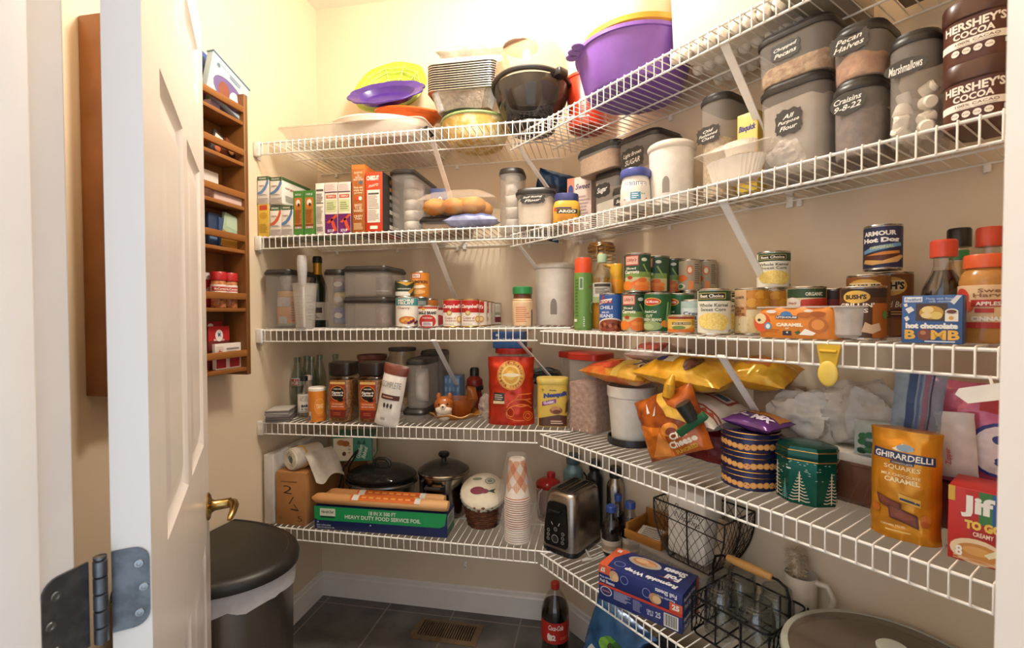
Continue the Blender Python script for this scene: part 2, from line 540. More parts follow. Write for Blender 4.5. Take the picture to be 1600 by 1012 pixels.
# ceiling lamp body above the light
lampo = thing('ceiling_light', 'round ceiling light above the middle of the pantry', 'light', (1.0, -.80, CEIL))
b = MB(); b.lathe([(.0, -.0), (.09, 0), (.09, -.02), (.06, -.03), (.02, -.06), (.02, -.10), (0, -.10)][::-1], mat('#e8e4da', .4)); part(lampo, 'lamp_base', b)

# ================================================================ wire shelves
ORD = {5: 'top', 4: 'second highest', 3: 'middle', 2: 'second lowest', 1: 'lowest'}
def shelf(w, k):
    wl = 'back' if w == 'B' else 'angled right'
    sh = thing('wire_shelf', f'{ORD[k]} white wire shelf along the {wl} wall', 'shelf', (0, 0, 0), 0, 'white wire shelves')
    D = DB if w == 'B' else DR
    s0, s1, step = (.020, 1.262, .0254) if w == 'B' else ((.083 if k > 3 else .262), 2.0, .0254)
    ph = .06315-.0254 if w == 'B' else .30792
    P = lambda s, d, dz: pos(w, s, d, zrail(w, k, s)+dz)
    dk, lp = MB(), MB()
    i0 = math.ceil((s0+.004-ph)/step); i1 = math.floor((s1-.004-ph)/step)
    lipend = s1 if w == 'R' else (1.262 if k >= 4 else 1.20)
    botend = s1 if w == 'R' else (1.135 if k >= 4 else 1.088)
    for i in range(i0, i1+1):
        s = ph+i*step
        back = .006
        if w == 'B' and s > W: back = (s-W)+.012
        dk.tube([P(s, back, RR+WR), P(s, D-.004, RR+WR), P(s, D, RR+WR*.6)], WR, WHITE_WIRE, 6)
        if s < botend+.01: lp.tube([P(s, D-.004, RR+WR), P(s, D+RR*.75, RR*.8+WR), P(s, D+RR+WR*.6, -RR*.4), P(s, D+RR+WR*.4, -LIP)], WR, WHITE_WIRE, 6)
    bb = (s0, min(s1, W+.0)) if w == 'B' else (max(s0, .03), s1)
    dk.tube([P(bb[0], .0065, 0), P(bb[1], .0065, 0)], RR*.8, WHITE_WIRE, 8)
    dk.tube([P(s0, .21, 0) if w == 'B' else P(max(s0, .06), .12, 0), P(1.262 if w == 'B' else s1, .21 if w == 'B' else .12, 0)], RR*.9, WHITE_WIRE, 8)
    lp.tube([P(s0, D, 0), P(lipend, D, 0)], RR, WHITE_WIRE, 8)
    lp.tube([P(s0, D, -LIP), P(botend, D, -LIP)], RR*.9, WHITE_WIRE, 8)
    part(sh, 'wire_deck', dk); part(sh, 'front_lip', lp)
    for s in ((.712,) if w == 'B' else (.125, .925)):
        if k < 3: continue
        b = MB(); z = zrail(w, k, s)
        q0, q1 = pos(w, s, D-.004, z-LIP+.004), pos(w, s, .008, z-.335)
        sd = WALL[w][1]; dr_ = (q1-q0).normalized(); up = dr_.cross(sd)
        R = [[q+sd*x+up*y for x, y in ((-.009, -.002), (.009, -.002), (.009, .002), (-.009, .002))] for q in (q0, q1)]
        b.loft(R, WHITE_WIRE)
        m0 = len(b.v); b.box(-.009, .009, -.004, .004, -.03, .03, WHITE_WIRE, .002)
        b.xf(Matrix.Translation(pos(w, s, .005, z-.34)) @ Matrix.Rotation(WALL[w][3], 4, 'Z'), m0)
        part(sh, 'support_brace', b)
    if w == 'B':
        b = MB(); z = zrail(w, k, 0)
        b.box(.001, .026, -D-.008, -D+.010, z-LIP-.005, z+.007, mat('#efe9df', .4), .003)
        b.box(.001, .005, -D+.010, -D+.03, z-LIP-.012, z-.002, mat('#efe9df', .4), .001)
        part(sh, 'end_bracket', b)
    for s in ((.1, .4, .68, 1.0) if w == 'B' else (.2, .55, .95, 1.3, 1.7)):
        b = MB(); z = zrail(w, k, s)
        b.box(-.006, .006, -.012, -.001, -.012, .004, WHITE_WIRE, .002)
        b.xf(Matrix.Translation((0, 0, -.006)))
        o = part(sh, 'wall_clip', b); o.location = pos(w, s, 0, z); o.rotation_euler = (0, 0, WALL[w][3])
    if w == 'B' and k == 1:
        b = MB(); b.box(-.005, .005, -.005, -.001, -.022, .014, WHITE_WIRE, .002); b.lathe([(0, 0), (.0022, 0), (.0022, .0006), (0, .0006)], mat('#3a342e', .5), 12)
        for v in b.v[-48:]: v.x, v.y, v.z = v.x, -.0052-v.z, -.012+v.y
        o = part(sh, 'wall_clip', b); s_, z_ = hit('B', .005, 727, 884); o.location = pos('B', s_, 0, z_+.006)
for k in (5, 4, 3, 2, 1):
    shelf('B', k); shelf('R', k)

# ================================================================ makers of pantry goods
WHITE, BLACK, CREAM = '#f4efe6', '#1b1918', '#efe3cc'
TIN = mat('#c9c6c0', .22, 1., var=.04)
TINGOLD = mat('#c9a45c', .25, 1., var=.05)
BLACKLID = mat('#2b2826', .38, var=.05)
def camface(w, s, d):
    """turn about z that points a thing's front (-y) at the viewer"""
    p = pos(w, s, d, 0)
    return math.atan2(CAM.x-p.x, -(CAM.y-p.y))
def yaw(w, r=0.): return WALL[w][3]+r
class Info: pass
def roundfit(w, d, xl, xr, y, D=None):
    """centre (along the wall) and diameter of an upright round thing whose outline lies between two columns"""
    o, t, n, _ = WALL[w]
    a = ray(xl, y).to_2d().normalized(); b = ray(xr, y).to_2d().normalized()
    m = (a+b).normalized(); ha = math.acos(min(1, a.dot(b)))/2
    q = (o+n*d).to_2d(); c2 = CAM.to_2d()
    lam = (q-c2).dot(n.to_2d())/m.dot(n.to_2d())
    c = c2+m*lam
    return (c-o.to_2d()).dot(t.to_2d()), D or 2*lam*math.sin(ha)
def rplace(w, k, xl, xr, yt, d, z0=None, D=None, H=None):
    i = Info(); i.d = d; i.w = w
    i.s, i.W = roundfit(w, d, xl, xr, yt+25, D)
    i.z = zdeck(w, k, i.s) if z0 is None else z0
    g = ray((xl+xr)/2, yt); p = pos(w, i.s, d, 0)
    lam = (p.to_2d()-CAM.to_2d()).length/g.to_2d().length
    i.H = H or CAM.z+g.z*lam-i.z
    i.top = i.z+i.H; i.loc = pos(w, i.s, d, i.z)
    return i
def place(w, k, xl, xr, yt, d, z0=None, yb=None, lim=None, H=None):
    i = Info()
    i.s, i.W, i.H, i.z = fit(w, k, xl, xr, yt, d, z0, yb)
    if H: i.H = H
    i.d = d; i.w = w
    if w == 'B' and i.s-i.W/2 < .004: i.s = .004+i.W/2
    i.top = i.z+i.H
    i.loc = pos(w, i.s, d, i.z)
    return i
def carton(name, label, cat, w, k, xl, xr, yt, df, D, col, front=(), right=(), left=(), top=(), z0=None, yb=None, rz=0., group=None, side=None, H=None):
    i = place(w, k, xl, xr, yt, df, z0, yb, H=H)
    b = MB(); m = paper(col) if isinstance(col, str) else col
    b.box(-i.W/2, i.W/2, -D/2, D/2, 0, i.H, m, .0012)
    if side:
        sm = paper(side)
        for q, fn in ((D, face_right(i.W)), (D, face_left(i.W))): b.art([('r', .01, .005, .99, .995, sm)], q, i.H, fn, base=.0002)
    b.art(front, i.W, i.H, face_front(D))
    if right: b.art(right, D, i.H, face_right(i.W), base=.0008)
    if left: b.art(left, D, i.H, face_left(i.W), base=.0008)
    if top: b.art(top, i.W, D, face_top(i.H, D))
    i.loc = pos(w, i.s, df-D/2, i.z)
    i.o = solo(name, label, cat, b, i.loc, yaw(w, rz), group)
    return i
def canmesh(r, H, art, base, arc, gold=False, z=.0):
    bm, lb = MB(), MB()
    t = TINGOLD if gold else TIN
    e = .0012
    bm.lathe([(0, .0025), (r-.004, .0025), (r-.003, 0), (r-.0006, .0003), (r, .0016), (r-.0006, .003), (r-.0014, .0036), (r-.0014, H-.0036), (r-.0006, H-.003), (r, H-.0016), (r-.0006, H-.0003), (r-.003, H), (r-.0042, H-.0035), (r-.009, H-.0035), (r-.010, H-.0028), (r-.02, H-.0028), (0, H-.0028)], t, 32)
    if base is not None:
        lb.lathe([(r-.0013, .0045), (r-.0004, .005), (r-.0004, H-.005), (r-.0013, H-.0045)], paper(base) if isinstance(base, str) else base, 40, cap=(0, 0))
        lb.art(art, arc*r, H-.010, face_cyl(r-.0004, .005), du=.006)
    return bm, lb
def can(label, w, k, xl, xr, yt, d, base, art, arc=2.5, z0=None, turn=0., group=None, gold=False, name='food_can', cat='can', H=None, D=None):
    i = rplace(w, k, xl, xr, yt, d, z0, D, H)
    r = i.W/2
    t = thing(name, label, cat, i.loc, camface(w, i.s, d)+turn, group)
    bm, lb = canmesh(r, i.H, art, base, arc, gold)
    part(t, 'can_body', bm)
    if base is not None: part(t, 'paper_label', lb)
    i.o = t; i.r = r
    return i
PLAQ = [(.0, .25), (.06, .2), (.06, .08), (.16, .1), (.3, .0), (.5, .06), (.7, .0), (.84, .1), (.94, .08), (.94, .2), (1, .25), (.96, .5), (1, .75), (.94, .8), (.94, .92), (.84, .9), (.7, 1), (.5, .94), (.3, 1), (.16, .9), (.06, .92), (.06, .8), (0, .75), (.04, .5)]
CHALK = '#35312e'
def sticker(lines, oval=False):
    sh = [('e', .5, .5, .5, .5, ink(CHALK))] if oval else [('p', PLAQ, ink(CHALK))]
    n = len(lines)
    for q, tx in enumerate(lines):
        cy = .5+(n-1-2*q)*.5*(.62/n)
        sh.append(('t', tx, .5, cy, min(.78, .11*len(tx)+.1), .62/n*.78, ink('#efebe2'), {'i': .35, 'rot': .06, 'b': .012}))
    return sh
def tub(name, label, w, k, xl, xr, yt, df, D, fill=None, tag_=None, r=.03, taper=.93, z0=None, yb=None, rz=0., lidm=None, body=None, group=None, lidh=.016, cat='container', inset=0, fillname='contents', H=None, extra=None, square=False):
    """see-through storage box with a lid. fill=(material, share of height); tag_=(lines, cx, cy, w, h, oval)"""
    i = place(w, k, xl, xr, yt, df, z0, yb, H=H)
    Wd = i.W/1.02; Dd = D
    i.loc = pos(w, i.s, df-D/2, i.z)
    t = thing(name, label, cat, i.loc, yaw(w, rz), group)
    bm = body or see('#bdb6ae', .36)
    H0 = i.H-lidh
    b = MB()
    def ring(f, z): return rr(Wd*f, Dd*f if D > .12 else Dd*(f*.5+.5), r*f, 5, 0, 0, z)
    b.loft([ring(taper-.05, 0), ring(taper-.01, .004), ring(taper, .010), ring(taper+(1-taper)*.55-.0, H0*.80), ring(.985, H0*.82), ring(.99, H0)], bm, (1, 0))
    part(t, 'container_body', b)
    if lidh:
        b = MB()
        b.loft([ring(1., H0-.006), ring(1.02, H0-.006), ring(1.03, H0-.002), ring(1.03, H0+.004), ring(1.0, H0+.007), ring(.97, H0+lidh-.006), ring(.95, H0+lidh-.001), ring(.9, H0+lidh), ring(.84, H0+lidh-.001), ring(.82, H0+lidh-.004)], lidm or BLACKLID, (1, 1))
        part(t, 'lid', b)
    if fill:
        b = MB(); fm, fh = fill; g = taper-.03; nn = len(ring(1, 0))
        tp = [p+Vector((0, 0, .012*noise.noise(p*40))) for p in ring(g+.03*fh, H0*fh)]
        b.loft([ring(g-.02, .003), ring(g+.0, .012), tp, [Vector((p.x*.5, p.y*.5, p.z+.012*noise.noise(p*60+Vector((3, 1, 2))))) for p in tp]], fm)
        part(t, fillname, b)
    if tag_:
        lines, cx, cy, tw, th, ov = tag_
        b = MB()
        yb_ = lambda v: -(Dd if D > .12 else Dd)/2*(taper+(1-taper)*.55*min(1, v/(H0*.8)))-.0012
        tw_, th_ = tw*Wd, th*i.H
        fn = lambda u, v, l: Vector((u+(cx-.5)*Wd, yb_(cy*i.H+v-th_/2)-l-(0), cy*i.H+v-th_/2))
        b.art(sticker(lines, ov), tw_, th_, fn)
        part(t, 'chalk_label', b, 'dark chalkboard label with white handwriting')
    if extra: extra(t, Wd, Dd, H0)
    i.o = t; i.Wd = Wd
    return i
def bagshape(w, h, t, seed=0, crum=.006, p=2.4, foot=.0, top=.0, lean=0.):
    """a filled bag: fn(u, v, lift, side): u in +-w/2, v in 0..h"""
    def fn(u, v, l, side=-1):
        a = max(-1, min(1, 2*u/w)); c = v/h
        bu = max(0, 1-abs(a)**p)**.6
        cz = 2*c-1
        bv = max(0, 1-abs(cz)**3.0)**.6
        if foot and c < .5: bv = foot+(1-foot)*bv if c > 0 else foot
        if top and c > .5: bv = max(bv, top)
        k = bu*bv
        q = Vector((u*22, v*22, side*2+seed))
        n = noise.noise(q)*.65+noise.noise(q*2.7)*.35
        wob = noise.noise(Vector((u*30, v*30, seed+9)))*crum*.6
        shrink = 1-.05*(1-abs(cz)**4) if not foot else 1-.03*(1-abs(cz)**4)
        return Vector((u*shrink+wob*.6, side*(t/2*k+.0006)+side*crum*n*min(1, k*2.5+.15)+side*l+lean*c, v+wob*.4))
    return fn
def bag(b, fn, w, h, m, mback=None, nu=26, nv=30):
    b.grid(lambda a, c: fn((a-.5)*w, c*h, 0, -1), nu, nv, m)
    b.grid(lambda a, c: fn((a-.5)*w, c*h, 0, 1), nu, nv, mback or m, True)
    # close the rim
    def edge(pts):
        for q in range(len(pts)-1):
            (a0, c0), (a1, c1) = pts[q], pts[q+1]
            b.add([fn((a0-.5)*w, c0*h, 0, -1), fn((a1-.5)*w, c1*h, 0, -1), fn((a1-.5)*w, c1*h, 0, 1), fn((a0-.5)*w, c0*h, 0, 1)], [(0, 3, 2, 1)], m)
    edge([(i/nu, 0) for i in range(nu+1)]); edge([(1, j/nv) for j in range(nv+1)])
    edge([(1-i/nu, 1) for i in range(nu+1)]); edge([(0, 1-j/nv) for j in range(nv+1)])
    return b
def bagart(b, fn, w, h, art):
    return b.art(art, w, h, lambda u, v, l: fn(u, v, l, -1), du=w/26, dv=h/30, lift=.0004, base=.0012)
def pouch(name, label, cat, loc, rot, w, h, t, m, art=(), seed=0, crum=.006, foot=0., top=0., p=2.4, mback=None, group=None, lean=0., seal=None, printname='printed_front'):
    fn = bagshape(w, h, t, seed, crum, p, foot, top, lean)
    b = MB(); bag(b, fn, w, h, m, mback)
    if art: bagart(b, fn, w, h, art)
    return solo(name, label, cat, b, loc, rot, group)
def crumple(name, label, cat, loc, rx, ry, rz, m, seed, amp=.35, rot=0., group=None, nu=72, nv=44, freq=1.25, tail=None):
    """a scrunched film bag"""
    def k(p):
        q = p*freq+Vector((seed*3.1, seed*1.7, seed))
        n = abs(noise.noise(q))*1.5+abs(noise.noise(q*2.1+Vector((4, 1, 7))))*.55+abs(noise.noise(q*4.3))*.16
        return 1-amp*n
    b = MB(); b.ball((0, 0, rz*.8), rx, ry, rz, m, nu, nv, k)
    for v in b.v: v.z = max(v.z, .001)
    if tail: tail(b)
    return solo(name, label, cat, b, loc, rot, group)
def lathe_thing(name, label, cat, loc, rz, parts, group=None):
    """parts: (part name, material, profile[, segments[, label]])"""
    t = thing(name, label, cat, loc, rz, group)
    for q in parts:
        b = MB(); b.lathe(q[2], q[1], q[3] if len(q) > 3 and q[3] else 28)
        part(t, q[0], b, q[4] if len(q) > 4 else None)
    return t
def ringlabel(t, name, r, z0, h, base, art, arc=2.4, lab=None):
    b = MB(); m = paper(base) if isinstance(base, str) else base
    b.lathe([(r+.0004, z0), (r+.0008, z0+.0004), (r+.0008, z0+h-.0004), (r+.0004, z0+h)], m, 36, cap=(0, 0))
    b.art(art, arc*r, h, face_cyl(r+.0008, z0), du=.006)
    return part(t, name, b, lab)

# ================================================================ top shelf
def Z(w, k, s): return zdeck(w, k, s)
z5 = Z('B', 5, .35)
CLR = see('#efe6d8', .45, .2)
t = thing('storage_bin', 'long shallow see-through plastic bin lying across the top shelf', 'bin', pos('B', .365, .195, z5), 0)
b = MB()
b.loft([rr(.50, .345, .02, 4, 0, 0, 0), rr(.51, .35, .025, 4, 0, 0, .004), rr(.585, .372, .03, 4, .0, 0, .056), rr(.60, .378, .03, 4, 0, 0, .058), rr(.60, .378, .03, 4, 0, 0, .062), rr(.58, .365, .03, 4, 0, 0, .060), rr(.505, .34, .025, 4, 0, 0, .008), rr(.5, .335, .02, 4, 0, 0, .006)], CLR)
part(t, 'bin_body', b)
b = MB(); b.tube([(.262, -.12, .035), (.29, -.12, .045), (.29, -.05, .045), (.262, -.05, .035)], .007, matte('#26221f'), 8); part(t, 'handle', b)
b = MB()
b.lathe([(0, 0), (.185, 0), (.200, .004), (.203, .022), (.196, .028), (.19, .026), (.185, .010), (0, .008)], plas('#e9dccb'), 44)
m0 = len(b.v); b.box(-.028, .028, -.007, .007, -.0015, .001, matte('#6b5a4c')); b.xf(Matrix.Translation((-.06, -.1, 0)) @ Matrix.Rotation(-.6, 4, 'Z'), m0)
b.xf(Matrix.Rotation(.12, 4, 'X'))
solo('cake_carrier_lid', 'round cream plastic lid with a short slot, resting on the see-through bin', 'lid', b, pos('B', .425, .20, z5+.076))
# platters leaning one behind the other
def platter(name, label, cat, s, d, z, a, c, wob, col, tilt, rim, extra=None, roll=0.):
    b = MB(); n = 64
    def ring(f, dz, wv=1): return [Vector((a*f*math.cos(q)*(1+wob(q)*wv), c*f*math.sin(q)*(1+wob(q)*wv), dz)) for q in (2*PI*i/n for i in range(n))]
    b.loft([ring(.60, .0, 0), ring(.66, .003, 0), ring(.74, rim*.7, .3), ring(1, rim, 1), ring(1.005, rim+.004, 1), ring(.985, rim+.006, 1), ring(.73, rim*.7+.006, .3), ring(.64, .008, 0), ring(.62, .006, 0)], col)
    if extra: extra(b)
    b.xf(Matrix.Rotation(roll, 4, 'Y') @ Matrix.Rotation(tilt, 4, 'X'))
    lo = min(v.z for v in b.v)
    return solo(name, label, cat, b, pos('B', s, d, z-lo), 0)
zero = lambda q: 0
platter('platter', 'orange oval platter leaning behind the cream lid', 'platter', .538, .185, z5+.108, .150, .115, zero, mat('#d9641c', .3), .10, .03, None, .10)
platter('platter', 'purple scalloped oval platter in front of the lime green one', 'platter', .455, .215, z5+.150, .160, .105, lambda q: .06*abs(math.sin(5*q))-.03, mat('#4a2a80', .28), .80, .03)
def web(b):
    g = ink('#e3e89a')
    for q in range(10):
        an = 2*PI*q/10
        b.tube([(.02*math.cos(an), .014*math.sin(an), .012), (.09*math.cos(an), .075*math.sin(an), .0125), (.145*math.cos(an), .125*math.sin(an), .034)], .0012, g, 5)
    for f in (.35, .55, .8, .92):
        pts = []
        for q in range(40):
            an = 2*PI*q/40; sag = 1-.07*abs(math.sin(5*an))
            pts.append((.15*f*sag*math.cos(an), .13*f*sag*math.sin(an), .012 if f < .65 else .012+.022*(f-.65)/.3))
        b.tube(pts, .0011, g, 5, True)
def octw(q):
    k = 8*q/(2*PI)+.5; fr = abs(k-round(k))*2
    return (.05*math.cos(PI*(1-fr))) if False else .045*(math.cos(4*q)**2)*(1 if abs(math.sin(2*q)) > .5 else .5)-.03
platter('platter', 'lime green platter with raised spider web, highest against the back wall', 'platter', .416, .088, z5+.172, .165, .155, octw, mat('#aec23e', .35), 1.12, .026, web)
# a block the lime platter and its neighbours rest on: a folded cardboard carton at the wall
# green oval dish with basket pattern
t = thing('serving_dish', 'green rimmed oval dish with yellow basket weave sides on the top shelf', 'dish', pos('B', .815, .185, Z('B', 5, .8)))
b = MB()
wv = mat('#d8b25c', .5, col2='#efe0b0', scale=26, fac=(.45, .55))
b.lathe([(0, 0), (.098, 0), (.104, .003), (.118, .03), (.136, .078), (.140, .085), (.134, .082), (.114, .034), (.098, .01), (0, .008)], wv, 48, ry=.98)
part(t, 'dish_body', b)
b = MB(); b.tube([(.138*math.cos(2*PI*i/40), .136*math.sin(2*PI*i/40), .087) for i in range(40)], .0055, mat('#93a56a', .35), 8, True); part(t, 'rim', b, 'sage green rolled rim')
b = MB(); b.lathe([(0, 0), (.080, 0), (.088, .006), (.10, .03), (.104, .034), (.1, .036), (.085, .012), (0, .010)], mat('#3a4a35', .3), 40)
solo('serving_bowl', 'dark green shallow bowl between the basket dish and the foil pans', 'bowl', b, pos('B', .785, .19, Z('B', 5, .8)+.0785))
# aluminium pans, nested
FO = mat('#c4beb4', .28, .85, var=.12, scale=60, bump=.15, bscale=90)
pi_ = place('B', 5, 667, 778, 95, .30)
zb = hit('B', .30, 720, 176)[1]
def panmesh():
    b = MB()
    def ring(w, d, z, fl=0):
        R = rr(w, d, .035, 21, 0, 0, z)
        return [p*1.0 if not fl or i % 2 else Vector((p.x*(1-fl), p.y*(1-fl), p.z)) for i, p in enumerate(R)]
    b.loft([ring(.205, .165, 0), ring(.215, .175, .004, .03), ring(.250, .205, .062, .03), ring(.254, .209, .066), ring(.272, .226, .068), ring(.276, .229, .0665), ring(.276, .229, .0695), ring(.268, .223, .0705), ring(.2532, .2082, .0665), ring(.2492, .2042, .0622, .03), ring(.2142, .1742, .0046, .03), ring(.2042, .1642, .0006)], FO)
    return b
NP = 12
pan = None
zp = max(zb, Z('B', 5, .8)+.1125)
stp = (hit('B', .30, 720, 97)[1]-zp-.0705)/(NP-1)
for q in range(NP):
    if pan is None: o = pan = solo('foil_pan', 'x', 'pan', panmesh(), (0, 0, 0))
    else: o = pan.copy(); COL.objects.link(o)
    o.location = pos('B', pi_.s-.003, .195, zp+q*max(stp, .004)); o.rotation_euler = (0, 0, .004*math.sin(q*2.1))
    tag(o, 'aluminium foil baking pan in the nested stack on the green dish' if 0 < q < NP-1 else ('bottom foil baking pan of the nested stack, its fluted side showing' if q == 0 else 'uppermost foil baking pan of the nested stack, under the wrapped packet'), 'pan', 'nested foil pans')
ztop = zp+(NP-1)*max(stp, .004)+.072
t = thing('wrapped_packet', 'packet in crinkled clear wrap lying on the foil pans', 'packet', pos('B', pi_.s+.025, .2, ztop), .05)
b = MB(); b.box(-.12, .12, -.08, .08, 0, .03, plas('#e8dfd2'), .008); part(t, 'inner_tray', b)
fn = bagshape(.27, .18, .075, 5, .012, 2.2)
b = MB(); bag(b, fn, .27, .18, mat('#a89f92', .12, a=.55, var=.25, scale=22), nu=30, nv=24)
b.xf(Matrix.Translation((0, -.09, .048)) @ Matrix.Rotation(-PI/2+.06, 4, 'X')); part(t, 'clear_wrap', b)
# stirring popcorn popper: dark bowl below, clear dome above
t = thing('popcorn_popper', 'popcorn popper with amber clear dome over a smoky black bowl', 'popper', pos('B', 1.052, .300, Z('B', 5, 1.05)), -.7)
SMO = mat('#2a2622', .08, a=.88, var=.1)
b = MB(); b.lathe([(0, .0), (.082, 0), (.086, .006), (.082, .016), (.0, .016)], plas('#2c2927'), 36); part(t, 'heating_base', b)
b = MB(); b.lathe([(.072, .017), (.085, .022), (.108, .055), (.126, .10), (.134, .135), (.137, .15), (.132, .15), (.12, .1), (.1, .05), (.07, .024)], SMO, 48); part(t, 'popping_bowl', b)
b = MB(); b.tube([(.138*math.cos(2*PI*i/48), .138*math.sin(2*PI*i/48), .153+.012*math.sin(2*PI*i/48+2.6)) for i in range(48)], .009, plas('#26221f'), 8, True)
b.box(.115, .165, -.022, .022, .142, .168, plas('#26221f'), .006); part(t, 'rim_band', b)
b = MB(); b.lathe([(.134, .155), (.136, .18), (.131, .235), (.117, .275), (.085, .300), (.04, .312), (0.0, .314)], mat('#d9a983', .06, a=.42, var=.05), 48, cap=(0, 1)); part(t, 'clear_dome', b)
b = MB(); b.lathe([(0, .306), (.05, .303), (.062, .300), (.062, .298), (0, .298)], mat('#8a6248', .12, a=.7), 32); b.xf(Matrix.Translation((.02, -.07, -.03)) @ Matrix.Rotation(.0, 4, 'X')); part(t, 'butter_well', b, 'brownish oval well in the dome')
# red tub, purple bowl, cream tub, white bin
zr = Z('R', 5, .3)
t = thing('plastic_tub', 'tall orange red plastic tub between the popper and the purple bowl', 'tub', pos('R', .268, .108, zr+.008))
b = MB(); b.lathe([(0, 0), (.062, 0), (.068, .005), (.080, .175), (.078, .178), (.066, .008), (0, .006)], plas('#b8341b'), 40); part(t, 'tub_body', b)
b = MB(); b.lathe([(.079, .172), (.083, .174), (.083, .183), (.078, .185), (.076, .180)], plas('#c8452a'), 40); part(t, 'rim', b)
t = thing('mixing_bowl', 'big purple plastic bowl with a lobed thumb tab, top shelf', 'bowl', pos('R', .555, .190, zr))
PUR = mat('#8a5fb8', .3, var=.03, sub=.0)
b = MB(); b.lathe([(0, 0), (.120, 0), (.138, .006), (.150, .03), (.170, .108), (.1725, .118), (.178, .119), (.178, .129), (.172, .131), (.167, .117), (.146, .034), (.13, .012), (0, .008)], PUR, 56); part(t, 'bowl_body', b)
b = MB()
for q in (-.17, 0, .17): b.lathe([(0, .118), (.017, .118), (.019, .121), (.017, .124), (0, .124)], PUR, 18, cx=.190*math.cos(PI+.35+q*.9), cy=.190*math.sin(PI+.35+q*.9))
part(t, 'thumb_tab', b)
t = thing('plastic_bowl', 'yellow plastic bowl nested in the purple one', 'bowl', pos('R', .565, .188, zr+.05))
b = MB(); b.lathe([(0, 0), (.10, 0), (.11, .004), (.1585, .086), (.165, .09), (.166, .104), (.160, .106), (.152, .088), (.1, .008), (0, .006)], plas('#e0a63a'), 52); part(t, 'bowl_body', b)
t = thing('plastic_tub', 'cream ribbed tub standing in the yellow bowl', 'tub', pos('R', .560, .188, zr+.062))
b = MB(); pr = [(0, 0), (.088, 0), (.092, .004)]
for q in range(8): pr += [(.108+.004*q, .15+.016*q), (.112+.004*q, .154+.016*q), (.112+.004*q, .16+.016*q)]
pr += [(.15, .29), (.155, .30), (.148, .30), (.09, .012), (0, .01)]
b.lathe(pr, plas('#f0e2c6'), 48); part(t, 'tub_body', b)
t = thing('storage_tub', 'large white plastic tub with a knobbed bottom edge on the top shelf', 'tub', pos('R', .915, .152, zr), yaw('R'))
WP = mat('#ece2d4', .35, var=.02)
b = MB(); b.loft([rr(.355, .21, .03, 5, 0, 0, .028), rr(.365, .22, .035, 5, 0, 0, .034), rr(.385, .24, .04, 5, 0, 0, .30), rr(.43, .285, .05, 5, 0, 0, .305), rr(.43, .285, .05, 5, 0, 0, .312), rr(.38, .235, .04, 5, 0, 0, .31), rr(.36, .215, .035, 5, 0, 0, .036)], WP); part(t, 'tub_body', b)
b = MB(); b.box(-.16, .16, -.095, .095, .018, .030, WP)
for yy in (-.098, 0, .098):
    for q in range(11): b.ball((-.165+q*.033, yy, .017), .0168, .0168, .0168, WP, 14, 8)
part(t, 'knobbed_base', b)
carton('cardboard_box', 'pale grey flat box on the top shelf right of the white tub', 'box', 'R', 5, 1215, 1290, -60, .30, .24, '#b7ab98', z0=zr)
carton('cardboard_box', 'dark brown box farthest along the angled top shelf', 'box', 'R', 5, 1345, 1600, -160, .28, .24, '#6d5a48', z0=zr)

# ================================================================ second highest shelf
GR, DG = '#3f6b3a', '#2e4a2a'
def organic(c): return [('r', 0, .86, 1, 1, ink('#3c5a34')), ('t', 'ORGANIC', .45, .93, .7, .07, ink('#e8eadc')), ('p', [(0, .42), (.35, .5), (.7, .68), (.85, .86), (1, .86), (1, .74), (.75, .52), (.4, .38), (0, .34)], ink(c)), ('t', 'organic', .35, .66, .5, .08, ink('#9a5a4a')), ('l', .1, .3, .85, .36, 2, ink('#8d8a86')), ('r', 0, .03, 1, .22, ink('#c5bcb4')), ('l', .05, .04, .95, .21, 4, ink('#9b928a'))]
osd = [('r', 0, .88, 1, 1, ink('#3c5a34')), ('r', .72, .38, .95, .82, ink('#4a3a86')), ('e', .85, .6, .08, .15, ink('#8d8fae')), ('l', .1, .1, .6, .35, 5, ink('#aaa29a')), ('t', 'organic', .35, .62, .5, .1, ink('#a4653f'))]
zz = carton('food_carton', 'yellow narrow box at the very left end, under an organic carton', 'carton', 'B', 4, 401, 418, 319, .405, .18, '#dcb53e', [('r', .15, .82, .85, .97, ink('#c8452a')), ('l', .1, .1, .9, .4, 7, ink('#a9862a')), ('e', .5, .65, .35, .1, ink('#c79a2c'))], side='#e9e2d6')
z1 = carton('food_carton', 'small white carton with orange swoosh, left of its blue swoosh twin', 'carton', 'B', 4, 422.2, 439.3, 322, .405, .18, '#ece5da', organic('#cf5f38'), osd)
z2 = carton('food_carton', 'small white carton with blue swoosh in the lower row', 'carton', 'B', 4, 440.2, 457.2, 321, .405, .18, '#ece5da', organic('#5f86b4'), osd)
carton('food_carton', 'organic white carton with blue swoosh on top of the yellow box', 'carton', 'B', 4, 401, 418, 275.5, .405, .18, '#ece5da', organic('#6488b8'), osd, z0=max(zz.top, z1.top)+.0005)
carton('food_carton', 'organic white carton with blue swoosh stacked above the orange swoosh one', 'carton', 'B', 4, 422.2, 440.5, 276.5, .405, .18, '#ece5da', organic('#5f86b4'), osd, z0=max(zz.top, z1.top)+.0005)
gart = [('r', .0, .0, 1, 1, ink('#4e8a3c')), ('r', .12, .14, .88, .62, ink('#b9793c')), ('r', .12, .62, .88, .84, ink('#c77a35')), ('e', .5, .73, .22, .07, ink('#f0e4d2')), ('e', .55, .68, .12, .04, ink('#5a2f1c')), ('t', 'MINI', .5, .91, .6, .05, ink('#cfe0d6')), ('r', .12, .2, .88, .24, ink('#8e4a2b')), ('t', '1001', .5, .165, .6, .05, ink('#dfe4ee')), ('l', .18, .27, .82, .58, 9, ink('#a56428'))]
